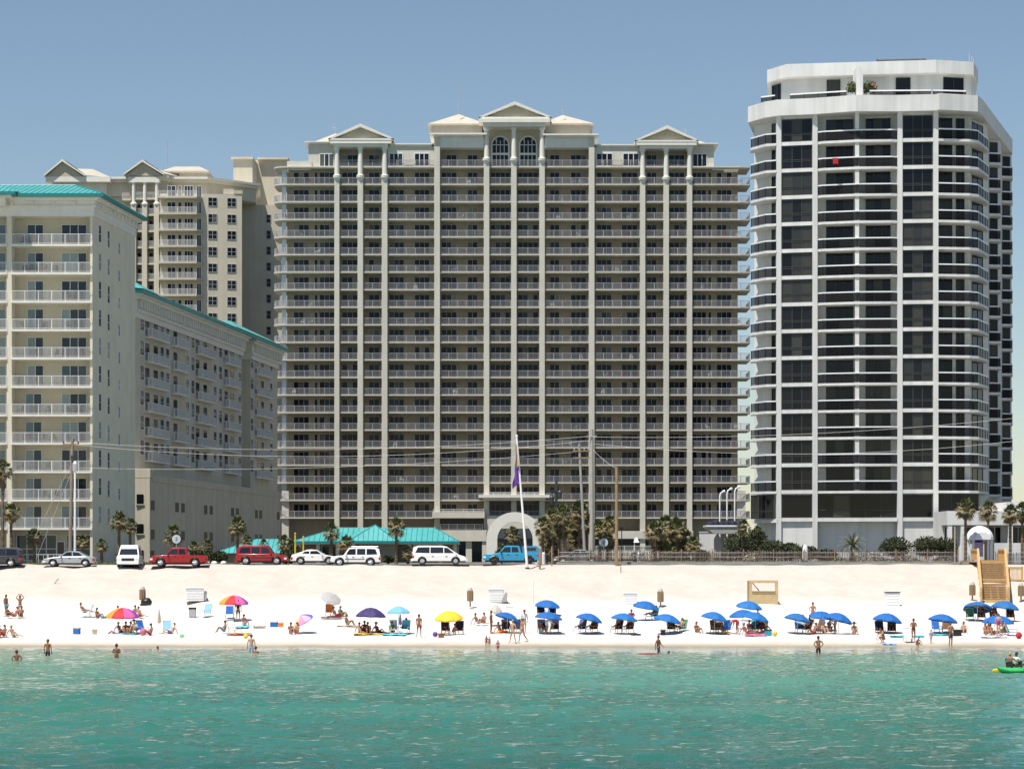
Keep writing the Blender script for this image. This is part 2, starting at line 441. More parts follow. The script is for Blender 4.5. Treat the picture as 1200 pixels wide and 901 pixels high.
    # upper walls of the centre bay with arched windows
    m = MB().frame(P, Q); m.box(X(566.5), X(640), back + .3, 14, ZS[0], Z(149.5))
    m.build('gallery_wall', M['gabletan'], t)
    for cx in (586.2, 619):
        g, f = MB().frame(P, Q), MB().frame(P, Q)
        r = 9.2 * k; zc = Z(167); c = X(cx); yy = back + .24
        arc = [(c + r * math.cos(math.pi * i / 16), zc + r * math.sin(math.pi * i / 16)) for i in range(17)]
        g.xz([(c - r, ZS[0] + .1), (c + r, ZS[0] + .1)] + arc, yy, yy + .05)
        out = [(c + (r + .22) * math.cos(math.pi * i / 16), zc + (r + .22) * math.sin(math.pi * i / 16)) for i in range(17)]
        for i in range(16): f.xz([arc[i], out[i], out[i + 1], arc[i + 1]], yy - .1, yy + .04)
        f.box(c - r - .22, c - r, yy - .1, yy + .04, ZS[0] + .05, zc); f.box(c + r, c + r + .22, yy - .1, yy + .04, ZS[0] + .05, zc)
        f.box(c - r, c + r, yy - .08, yy + .03, Z(179), Z(176.5)); f.box(c - r, c + r, yy - .06, yy + .03, zc - .06, zc + .06)
        for q in (-.5, 0, .5): f.box(c + q * r - .05, c + q * r + .05, yy - .06, yy + .03, ZS[0] + .1, zc + r * math.sqrt(1 - q * q) * (.98 if q else .55))
        for a in (45, 135):
            f.xz([(c + .55 * r * math.cos(R(a - 4)), zc + .55 * r * math.sin(R(a - 4))), (c + r * math.cos(R(a - 2)), zc + r * math.sin(R(a - 2))),
                  (c + r * math.cos(R(a + 2)), zc + r * math.sin(R(a + 2))), (c + .55 * r * math.cos(R(a + 4)), zc + .55 * r * math.sin(R(a + 4)))], yy - .06, yy + .03)
        o = g.build('arched_window', M['glassE'], t); f.build('frame', M['winframe'], o)
    # --- pediments
    for a, b, ax, by, ay in ((387.5, 459.5, 422.5, 165.4, 150), (563.5, 644, 603.5, 140.4, 124), (746, 816, 781.5, 167.4, 152)):
        m = MB().frame(P, Q)
        y0 = -.75
        m.xz([(X(a), Z(by)), (X(b), Z(by)), (X(ax), Z(ay))], y0 + .5, 10, 1)
        tk = .55
        for (x0, z0), (x1, z1) in (((X(a) - .3, Z(by)), (X(ax), Z(ay))), ((X(b) + .3, Z(by)), (X(ax), Z(ay)))):
            pl = [(x0, z0), (x1, z1), (x1, z1 + tk), (x0, z0 + tk * .55)]
            m.xz(pl if x0 < x1 else pl[::-1], y0 - .2, 10.2, 0)
        m.box(X(a) - .3, X(b) + .3, y0 - .2, y0 + .48, Z(by) - .02, Z(by) + .28, 0)
        m.build('pediment', [M['trim'], M['gabletan']], t)
    # --- roof houses behind
    for a, b, ax, ey, ay, by, y0, d in ((365, 407, 390, 163, 148.5, 166, 4, 10), (503, 567, 537, 142.5, 127.5, 158, 2.5, 12), (637, 694, 660, 142, 128.5, 159, 2.5, 12), (793, 829, 805, 164, 151.5, 168, 4, 10)):
        m = MB().frame(P, Q)
        m.box(X(a) + .3, X(b) - .3, y0, y0 + d, Z(by), Z(ey))
        e = Z(ey) + .01; m.add([(X(a) - .25, y0 - .4, e), (X(b) + .25, y0 - .4, e), (X(ax), y0 + 2.6, Z(ay)), (X(ax), y0 + d - 2, Z(ay)), (X(a) - .25, y0 + d + .3, e), (X(b) + .25, y0 + d + .3, e)], [(0, 1, 2), (1, 5, 3, 2), (5, 4, 3), (4, 0, 2, 3), (1, 0, 4, 5)])
        m.box(X(a) - .3, X(b) + .3, y0 - .45, y0 + d + .35, e - .26, e - .01)
        m.build('roof', M['roofcream'], t)
    # antennas
    for px, y0, y1 in ((537, 127.5, 95), (390, 148.5, 141), (660, 128.5, 119), (805, 151.5, 143)):
        m = MB().frame(P, Q); m.tube([(X(px), 3, Z(y0) - .3), (X(px), 3, Z(y1))], .05, 5)
        m.box(X(px) - .25, X(px) + .25, 2.95, 3.05, Z(y0) + (Z(y1) - Z(y0)) * .25, Z(y0) + (Z(y1) - Z(y0)) * .25 + .15)
        m.build('antenna', M['steel'], t)
    # --- lower storeys
    m = MB().frame(P, Q)
    m.box(X(507), X(568), -1.6, .0, Z(607), Z(600)); m.box(X(515), X(570), -1.4, .0, Z(634), Z(621))
    m.box(X(697), X(812), -.6, .2, Z(631), Z(622)); m.box(X(697), X(812), -.5, .2, Z(655), Z(645))
    m.box(X(397), X(509), -.2, .3, Z(640), Z(622))
    m.box(X(546), X(553), -1.0, 0, gz0, Z(634)); m.box(X(565), X(571), -1.2, 0, gz0, Z(621))
    m.box(X(571), X(634), -.8, 1.0, Z(640), Z(604))
    m.build('podium_band', M['cream'], t)
    m = MB().frame(P, Q)
    m.box(X(516), X(566), 1.6, 1.7, Z(621), Z(607.5)); m.build('dark_lobby_panel', M['glassE'], t)  # dark sheets here and below stand in for shade inside the open recesses
    for a_ in ((553, 565, gz0, 634.5), (528, 546, gz0 + 1, 634.5), (700, 808, Z(644.5), 631.5)):
        m = MB().frame(P, Q); m.box(X(a_[0]), X(a_[1]), .5, .6, a_[2], Z(a_[3])); m.build('dark_lobby_panel', M['glassE'], t)
    r = MB().frame(P, Q); railing(r, X(516), X(566), Z(620.5), -.9, .9); railing(r, X(508), X(567), Z(600), -1.5, .5); railing(r, X(567), X(638), Z(580), -1.5, .45)
    railing(r, X(698), X(810), Z(645), -.45, .8); r.build('railing', M['white_rail'], t)
    return t, P, Q, X, ZS, bays
ET = central_tower()

# ================================================================== LEFT TEAL-ROOFED TOWER
def teal_tower():
    Y0 = 259.0; k = Y0 / F
    X = lambda p: (p - CX) * k
    Z = lambda y: H + (HY - y) * k
    gz0 = 5.92; D = 0.117
    Pn = Vector((X(108.5), Y0)); far = Vector((Pn.x + D * 16.5, Y0 + 16.5))
    xl = X(-75)
    t = thing('condo_tower', 'pale cream condominium tower with turquoise metal hip roof at far left', 'building', (X(40), Y0 + 6, gz0))
    FH = 2.985; ZS = [Z(286.3) - FH * i for i in range(11)]
    ctop = Z(253.5)
    m = MB()
    dp = 1.9
    m.prism([(xl, Y0 + dp), (Pn.x + D * dp - .01, Y0 + dp), (far.x, far.y), (xl, far.y)], gz0, ctop, 1)
    m.prism([(X(105.5), Y0), (Pn.x, Y0), (Pn.x + D * dp, Y0 + dp), (X(105.5), Y0 + dp)], gz0, ctop, 0)
    m.prism([(Pn.x + D * dp, Y0 + dp - .01), (far.x + .02, far.y), (far.x - .5, far.y), (Pn.x + D * dp - .4, Y0 + dp - .01)], gz0, ctop, 0)
    m.build('wall', [M['creamA'], M['yellowA']], t)
    for a, b in ((8, 14), (-75, -69)):
        c = MB(); c.box(X(a), X(b), Y0 - .12, Y0 + dp, gz0, ctop); c.build('column', M['creamA'], t)
    P, Q = (0, Y0), (1, Y0)
    def balc(x0, x1):
        m, r = MB().frame(P, Q), MB().frame(P, Q)
        m.box(x0, x1, -.25, dp, ZS[0] - .22, ZS[0]); railing(r, x0 + .03, x1 - .03, ZS[0], -.15, 1.08, .125, .026, 1.5)
        o = m.build('balcony', M['trim'], t); r.build('railing', M['white_rail'], o)
        floors(o, [-FH * i for i in range(1, 11)])
    balc(X(13.5), X(108.5)); balc(X(-69), X(8.5))
    for i in range(11):
        z = ZS[i] + .06
        pat = random.choice([(0, 1), (1, 0), (0, 0)]) if i else (0, 0)
        sw = (i * 7) % 3
        a0 = 28.5 if i < 6 else 26.5
        win_part('sliding_door', t, P, Q, X(a0), X(a0 + 18), z, z + 2.2, dp - .003, 2, [M['glassA'], M['curtain']], M['winframe'], [1, 0] if i else [0, 0])
        win_part('sliding_door', t, P, Q, X(69), X(97.5), z, z + 2.2, dp - .003, 3, [M['glassA'], M['curtain']], M['winframe'], [[0, 0, 0], [1, 0, 0], [1, 1, 0]][(i + 1) % 3 if i % 4 else 0])
        win_part('sliding_door', t, P, Q, X(-18), X(2), z, z + 2.2, dp - .003, 2, [M['glassA'], M['curtain']], M['winframe'], [0, 1])
        for px, wd, z0, h in ((2.6, .95, .55, 1.75), (5.9, .85, .4, 1.75), (10.0, .55, .2, 1.2)):
            win_part('window', t, Pn, far, px - wd / 2, px + wd / 2, ZS[i] + z0, ZS[i] + z0 + h, 0.015, 1, [M['glassA'], M['curtain']], M['winframe'], (0 if (i + int(px)) % 3 else 1), [.5])
    # lobby front
    win_part('lobby_window', t, P, Q, X(16), X(62), gz0 + .4, gz0 + 3.0, dp - .003, 4, M['glassA'], M['winframe'], 0, [.45], .1)
    win_part('lobby_window', t, P, Q, X(75), X(104), gz0 + .4, gz0 + 3.0, dp - .003, 3, M['glassA'], M['winframe'], 0, [.45], .1)
    win_part('lobby_door', t, P, Q, X(63.5), X(71.5), gz0 + .1, gz0 + 2.3, dp - .05, 1, M['glassA'], M['winframe'], 0, None, .14)
    # cornice
    n = Vector((1, -D)).normalized()
    def ring(o): return [(xl - 1, Y0 - o), (Pn.x + o * 1.05, Y0 - o), (far.x + o, far.y + o), (xl - 1, far.y + o)]
    m = MB(); m.prism(ring(.15), ctop, Z(243)); m.prism(ring(.35), Z(243), Z(241)); m.prism(ring(.25), Z(241), Z(236)); m.prism(ring(.6), Z(236), Z(233.5)); m.prism(ring(.85), Z(233.5), Z(230.5)); m.prism(ring(1.1), Z(230.5), Z(228.8))
    x = xl
    m.frame(P, Q)
    x = X(-60)
    while x < X(104): m.box(x, x + .22, -.42, -.24, Z(241), Z(236.2)); x += 2.2
    m.frame(Pn, far)
    x = .8
    while x < 16: m.box(x, x + .22, -.42, -.24, Z(241), Z(236.2)); x += 1.5
    m.build('cornice', M['trim'], t)
    # roof
    ez = Z(228.6); o = 1.25
    e0, e1, e2 = Vector((xl - 1, Y0 - o, ez)), Vector((Pn.x + o * 1.0, Y0 - o, ez)), Vector((far.x + o, far.y + o, ez))
    rz = ez + 2.15
    rg1 = Vector((X(89.5) * 1.03, Y0 + 7.5, rz)); rg0 = Vector((xl - 1, Y0 + 7.5, rz)); e3 = Vector((xl - 1, far.y + o, ez))
    m = MB(); m.add([e0, e1, rg1, rg0, e2, e3], [(0, 1, 2, 3), (1, 4, 2), (4, 5, 3, 2)])
    hip_ribs(m, e0, e1, rg0, rg1, .62); hip_ribs(m, e1, e2, rg1, rg1, .62)
    for a, b in ((e1, rg1), (rg0, rg1), (e2, rg1)): m.tube([a, b], .09, 5, 1)
    rf = m.build('roof', [M['teal'], M['tealdark']], t)
    m = MB(); zz = ez
    m.prism(ring(o + .03), ez - .32, ez - .02); m.build('gutter', M['tealdark'], rf)
    # projecting hip at the left end
    m = MB(); a = X(23); e0 = Vector((X(-60), Y0 - 2.6, ez)); e1 = Vector((a, Y0 - 2.6, ez)); r1 = Vector((X(0), Y0 + 1.2, ez + 1.1)); r0 = Vector((X(-60), Y0 + 1.2, ez + 1.1))
    bk = Vector((a, Y0 + .2, ez + .35))
    m.add([e0, e1, r1, r0, bk], [(0, 1, 2, 3), (1, 4, 2)]); hip_ribs(m, e0, e1, r0, r1, .62)
    m.box(X(-60), a, Y0 - 2.6, Y0 - 1.2, ez - .3, ez - .01, 1)
    m.build('roof', [M['teal'], M['tealdark']], t)
    m = MB(); m.box(X(-60), a - .5, Y0 - 2.1, Y0 - .9, Z(234), Z(229.5)); m.build('cornice', M['trim'], t)
    m = MB(); m.box(X(-60), a - 1.2, Y0 - 1.5, Y0 - .3, Z(243), Z(234.02)); m.build('frieze', M['trim'], t)
    return t, P, Q, X, ZS
AT = teal_tower()

# ================================================================== LONG TEAL-ROOFED WING
def along(P0, D, px):                                # distance in Y along a wall of slope D that shows at photo column px
    r = (px - CX) / F
    return (r * P0[1] - P0[0]) / (D - r)
def wing():
    gz0 = 5.92; D = .117; P0 = Vector((-46.05, 300.0)); T = 82.0
    P1 = Vector((P0.x + D * T, P0.y + T)); s = math.sqrt(1 + D * D)
    t = thing('condo_wing', 'long cream wing with turquoise roof edge and bracketed cornice behind the beige annex', 'building', (P0.x - 8, P0.y + 30, gz0))
    A = lambda px: along(P0, D, px) * s
    ez = 39.2
    m = MB(); m.frame(P0, P1)
    Lw = T * s; xr0, xr1 = A(283), A(293.5)
    m.box(0, xr0, 0, 20, gz0, 37.4); m.box(xr0, xr1, 2.2, 20, gz0, 37.4); m.box(xr1, Lw, 0, 20, gz0, 37.4)
    m.build('wall', M['wallB'], t)
    m = MB().frame(P0, P1); m.box(-.4, -.01, .15, 1.7, 14, 36.5); m.build('lit_end_strip', M['trim'], t)  # white strip paints in the sunlit end face of the wing
    m = MB().frame(P0, P1)
    for a, b, z0, z1 in ((.25, .25, 35.9, 36.6), (.5, .5, 36.6, 37.0), (.35, .35, 37.0, 38.1), (.9, .9, 38.1, 38.5), (1.25, 1.25, 38.5, 38.95)):
        m.box(-a, xr0 + a, -a, 18, z0, z1); m.box(xr0 + a, xr1 - a, 2.2 - a, 18, z0, z1); m.box(xr1 - a, Lw + a, -a, 18, z0, z1)
    x = .3
    while x < Lw:
        if not (xr0 - .3 < x < xr1): m.box(x, x + .35, -.85, -.36, 37.05, 38.08)
        x += 1.15
    m.build('cornice', M['trim'], t)
    m = MB().frame(P0, P1); o = 1.4
    rdg = 41.2
    m.add([(-o, -o, ez), (Lw + o, -o, ez), (Lw - 8, 9, rdg), (7, 9, rdg), (-o, 19, ez), (Lw + o, 19, ez)], [(0, 1, 2, 3), (4, 0, 3), (1, 5, 2), (5, 4, 3, 2)])
    m.M = None; fm = MB().frame(P0, P1).M
    hip_ribs(m, fm @ Vector((-o, -o, ez)), fm @ Vector((Lw + o, -o, ez)), fm @ Vector((7, 9, rdg)), fm @ Vector((Lw - 8, 9, rdg)), .9)
    m.frame(P0, P1); m.box(-o, Lw + o, -o - .04, 19, ez - .5, ez - .005, 0)
    # two raised hips along the eave
    for a, b, h in ((A(265), A(318), 2.4), (-1.6, A(172), 2.6)):
        m.add([(a, -o - .15, ez + .01), (b, -o - .15, ez + .01), ((a + b) / 2, 3.0, ez + h), (a, 5, ez + .8), (b, 5, ez + .8)], [(0, 1, 2), (3, 0, 2), (1, 4, 2)])
    m.build('roof', [M['teal'], M['tealdark']], t)
    ZS = [34.0 - 3.07 * i for i in range(6)]
    def win(px, w=1.7, z0=.65, h=1.75, d=0):
        c = A(px)
        g = win_part('window', t, P0, P1, c - w / 2, c + w / 2, ZS[0] + z0, ZS[0] + z0 + h, d - .003 + .0, 1, [M['glassA'], M['curtain']], M['winframe'], 0, [.5])
        floors(g, [-3.07 * i for i in range(1, 6)])
    def dr(px, w=2.2):
        c = A(px)
        g = win_part('balcony_door', t, P0, P1, c - w / 2, c + w / 2, ZS[0] + .06, ZS[0] + 2.3, -.003, 1, [M['glassE'], M['curtain']], M['winframe'], 0)
        floors(g, [-3.07 * i for i in range(1, 6)])
    def bal(pa, pb):
        a, b = A(pa), A(pb)
        m, r = MB().frame(P0, P1), MB().frame(P0, P1)
        m.prism([(a, 0), (a, -.5), (a + .5, -.85), (b - .5, -.85), (b, -.5), (b, 0)], ZS[0] - .2, ZS[0])
        keep = r.M
        pts = [(a + .05, 0), (a + .05, -.47), (a + .53, -.8), (b - .53, -.8), (b - .05, -.47), (b - .05, 0)]
        for p, q in zip(pts, pts[1:]):
            p, q = keep @ Vector((p[0], p[1], 0)), keep @ Vector((q[0], q[1], 0)); r.frame(p, q); railing(r, 0, (q - p).length, ZS[0])
        o = m.build('balcony', M['trim'], t); r.build('railing', M['white_rail'], o)
        floors(o, [-3.07 * i for i in range(1, 6)])
    for px in (166, 189.5, 196, 219, 225.5, 251.6, 258, 280.5, 295, 317.5): win(px)
    for px in (172, 182, 205, 231, 240, 264.5, 271.5, 299.5, 307): dr(px)
    for a, b in ((169.5, 193), (200, 216), (228.6, 247.5), (261, 277.5), (298, 314.5)): bal(a, b)
wing()

# ================================================================== BEIGE ANNEX
def annex():
    gz0 = 5.92; D = .114; P0 = Vector((-42.75, 290.0)); T = 74.0; s = math.sqrt(1 + D * D)
    P1 = Vector((P0.x + D * T, P0.y + T))
    t = thing('garage_annex', 'low plain beige annex with paired small square windows behind the red pickup', 'building', (P0.x - 3, P0.y + 30, gz0))
    A = lambda px: along(P0, D, px) * s
    m = MB().frame(P0, P1); Lw = T * s
    m.box(0, Lw, 0, 4.6, gz0, 16.0); m.box(0, Lw, .35, 4.6, 16.0, 16.02)
    m.build('wall', M['wallC'], t)
    m = MB().frame(P0, P1); m.box(-.02, 1.1, -.06, 3.4, 16.0, 17.1); m.box(1.1, Lw + .1, -.08, .3, 15.55, 16.35); m.box(1.1, Lw, 4.2, 4.6, 15.8, 16.4)
    m.build('parapet', M['wallC'], t)
    w = MB().frame(P0, P1)
    def sq(c, z, w_=1.75, h=1.15):
        fr, gl = MB().frame(P0, P1), MB().frame(P0, P1)
        gl.box(c - w_ / 2, c + w_ / 2, -.012, .02, z, z + h); o = gl.build('window', M['black'], t)
        fr.box(c - w_ / 2 - .08, c + w_ / 2 + .08, -.08, .02, z - .1, z - .005); fr.build('sill', M['wallC'], o)
    for z in (12.2, 8.75, ):
        for px in (179, 207.5, 214.5, 241, 247.5, 272.5, 278.3, 300.5, 305.5, 326):
            sq(A(px), z)
    sq(A(178.5), 5.98 + .3)
    for z in (12.9, 9.4, 6.3):
        g = MB(); g.box(-44.3, -43.5, 290.0, 290.2, z, z + 1.15); o = g.build('window', M['glassF'], t)
        f = MB(); f.box(-44.4, -43.4, 289.95, 290.2, z - .12, z - .005); f.build('sill', M['wallC'], o)
annex()

# ================================================================== REAR LEFT TOWER
def rear_tower():
    Y0 = 445.0; k = Y0 / F
    X = lambda p: (p - CX) * k
    Z = lambda y: H + (HY - y) * k
    gz0 = 5.92
    t = thing('condo_tower', 'tan condominium tower with two pediments rising behind the turquoise roofs', 'building', (X(180), Y0 + 8, gz0))
    P, Q = (0, Y0), (1, Y0)
    FH = 19.07 * k; ZS = [Z(251) - FH * i for i in range(15)]
    c1 = Vector((X(237), Y0)); c2 = Vector((wx(283.5, 446.5), 446.5)); c3 = Vector((wx(283.6, 459), 459.0)); c4 = Vector((wx(345, 460), 460.0))
    m = MB()
    m.prism([(X(20), Y0 + 4), (X(150), Y0 + 4), (X(150), Y0 + 2.5), (X(187), Y0 + 2.5), (X(187), Y0), tuple(c1), tuple(c2), tuple(c3), tuple(c4), (c4.x, 500), (X(20), 500)], gz0, Z(227))
    m.prism([(X(92), Y0 + 3), (X(150), Y0 + 3), (X(150), Y0 + 1.5), (X(195), Y0 + 1.5), (X(195), Y0 + 3), (X(240), Y0 + 3), (wx(300, 456), 456), (wx(300, 480), 480), (X(92), 495)], Z(227), Z(211))
    m.build('wall', M['wallD'], t)
    m = MB(); ex = .6
    m.prism([(X(92), Y0 + 2.4), (X(150), Y0 + 2.4), (X(150), Y0 + .9), (X(196), Y0 + .9), (X(196), Y0 + 2.4), (X(241), Y0 + 2.4), (wx(302, 455.5), 455.5), (wx(302, 481), 481), (X(92), 495)], Z(211), Z(208))
    m.prism([(X(90), Y0 + 1.8), (X(150), Y0 + 1.8), (X(150), Y0 + .3), (X(197), Y0 + .3), (X(197), Y0 + 1.8), (X(242), Y0 + 1.8), (wx(305, 455), 455), (wx(305, 482), 482), (X(90), 495)], Z(208), Z(205.5))
    m.prism([(X(150), Y0 - .3), (X(187), Y0 - .3), (X(187), Y0 + 2), (X(150), Y0 + 2)], Z(214), Z(208))
    m.box(X(52), X(128), Y0 + 1.2, Y0 + 14, Z(212), Z(206)); m.box(X(58), X(122), Y0 + 2.85, Y0 + 14, Z(240), Z(212))
    m.build('cornice', M['trim'], t)
    for a, b, ax, by, ay, y0, rb in ((148, 190, 167.5, 206, 190.5, -.6, 208), (53, 96, 72, 206, 188.5, .8, 127)):
        m = MB().frame(P, Q)
        m.xz([(X(a), Z(by)), (X(b), Z(by)), (X(ax), Z(ay))], y0 + .4, y0 + 9, 1)
        for (x0, z0), (x1, z1) in (((X(a) - .4, Z(by)), (X(ax), Z(ay))), ((X(b) + .4, Z(by)), (X(ax), Z(ay)))):
            pl = [(x0, z0), (x1, z1), (x1, z1 + .4), (x0, z0 + .25)]
            m.xz(pl if x0 < x1 else pl[::-1], y0 - .2, y0 + 9, 0)
        m.build('pediment', [M['trim'], M['gabletan']], t)
        m = MB().frame(P, Q)                          # roof slope running back to the right of the pediment
        m.add([(X(ax), y0 + .2, Z(ay) + .6), (X(b) + .5, y0 + .2, Z(by) + .3), (X(rb), y0 + 4, Z(by) + .3), (X(rb) - 5, y0 + 12, Z(ay) + .5), (X(ax), y0 + 12, Z(ay) + .6)], [(0, 1, 2, 3, 4)])
        m.build('roof', M['roofcream'], t)
    m = MB().frame(P, Q)
    m.box(X(203), X(236), 8, 20, Z(208), Z(193)); m.box(X(183), X(239), 7.3, 20.5, Z(195), Z(193))
    m.add([(X(183), 7.3, Z(193)), (X(239), 7.3, Z(193)), (X(222), 14, Z(181)), (X(191), 14, Z(181)), (X(183), 20.5, Z(193)), (X(239), 20.5, Z(193))], [(0, 1, 2, 3), (4, 0, 3), (1, 5, 2), (5, 4, 3, 2)])
    m.build('roof', M['roofcream'], t)
    m = MB(); yb = 472
    m.box(wx(279, yb), wx(301, yb), yb - 8, yb, gz0 + 50, wz(187, yb - 8)); m.box(wx(279, yb), wx(336, yb), yb + .01, yb + 9, gz0 + 50, wz(188, yb)); m.box(wx(279, yb) - .4, wx(302, yb), yb - 8.5, yb + 9.5, wz(187, yb - 8), wz(184.5, yb - 8)); m.box(wx(302, yb) + .01, wx(338, yb), yb - 1, yb + 9.5, wz(188, yb), wz(185.5, yb))
    m.build('stair_tower', M['wallD'], t)
    # white columns and bay
    for px in (156.5, 169.5, 183.5):
        m = MB(); m.lathe([(.42, Z(241)), (.6, Z(240)), (.6, Z(238.5)), (.33, Z(237)), (.29, Z(216)), (.42, Z(214.5)), (.42, Z(214))], (X(px), Y0 + .1, 0), 10)
        m.build('column', M['trim'], t)
        m = MB(); m.box(X(px) - .45, X(px) + .45, Y0 - .3, Y0 + 2.4, gz0, Z(241)); m.build('pier', M['wallD'], t)
    def bal(x0, x1, y0, y1, z, n, angle=0):
        m, r = MB().frame(P, Q), MB().frame(P, Q)
        m.box(x0, x1, y0, y1, z - .3, z); railing(r, x0, x1, z, y0 + .1, 1.05, .15, .045)
        rr = MB()
        o = m.build('balcony', M['wallD'], t); r.build('railing', M['white_rail'], o); floors(o, [-FH * i for i in range(1, n)])
    bal(X(157), X(169), .1, 2.4, ZS[0] + 2 * FH * .5, 9); bal(X(170), X(183), .1, 2.4, ZS[0] + FH, 9)
    bal(X(187.5), X(232), -2.0, 0, ZS[0] + FH, 10)
    bal(X(142), X(156), 1.2, 4, ZS[0] + FH, 6)
    m = MB().frame(P, Q)
    for i in range(9): m.prism([(X(232), -2.0), (X(237), -.9), (X(237.5), -.02), (X(232), -.02)], ZS[i] + FH - .3, ZS[i] + FH - .005)
    m.build('balcony_corner', M['wallD'], t)
    for i in range(10):
        z = ZS[i] + .1 + (FH if i == 9 else 0)
        if i == 9: z = ZS[0] + FH + .1
        for a, b, n in ((196.5, 205.5, 2), (209, 212.5, 1), (216.5, 226, 3), (231, 235.5, 2)):
            win_part('window', t, P, Q, X(a), X(b), z, z + 2.0, -.003, n, M['glassE'], M['winframe'])
        for a, b in ((158.5, 166.5), (173, 181)):
            win_part('window', t, P, Q, X(a), X(b), z, z + 2.0, 2.497, 2, M['glassE'], M['winframe'])
    u = (c2 - c1).length
    for i in range(9):
        z = Z(241) - 19.35 * k * i
        for q in (.26, .74):
            win_part('window', t, c1, c2, u * q - .75, u * q + .75, z, z + 1.45, -.003, 2, M['glassE'], M['frameE'], 0, [.5], .07)
        win_part('window', t, c3, c4, (c4 - c3).length * .47, (c4 - c3).length * .47 + .75, z - 1.1, z + .35, -.003, 1, M['black'], M['frameE'], 0, [.5], .07)
    m = MB(); m.frame(c1, c2); m.box(u * .8, u + .1, -.1, .4, Z(226), Z(222)); m.box(u * .55, u * .8, .5, 1, Z(226), Z(220)); m.build('parapet', M['wallD'], t)
    m = MB().frame(P, Q); m.tube([(X(185), 12, Z(182)), (X(185), 12, Z(152))], .07, 5); m.tube([(X(290), 30, Z(184)), (X(290), 30, Z(170))], .07, 5); m.build('antenna', M['steel'], t)
rear_tower()

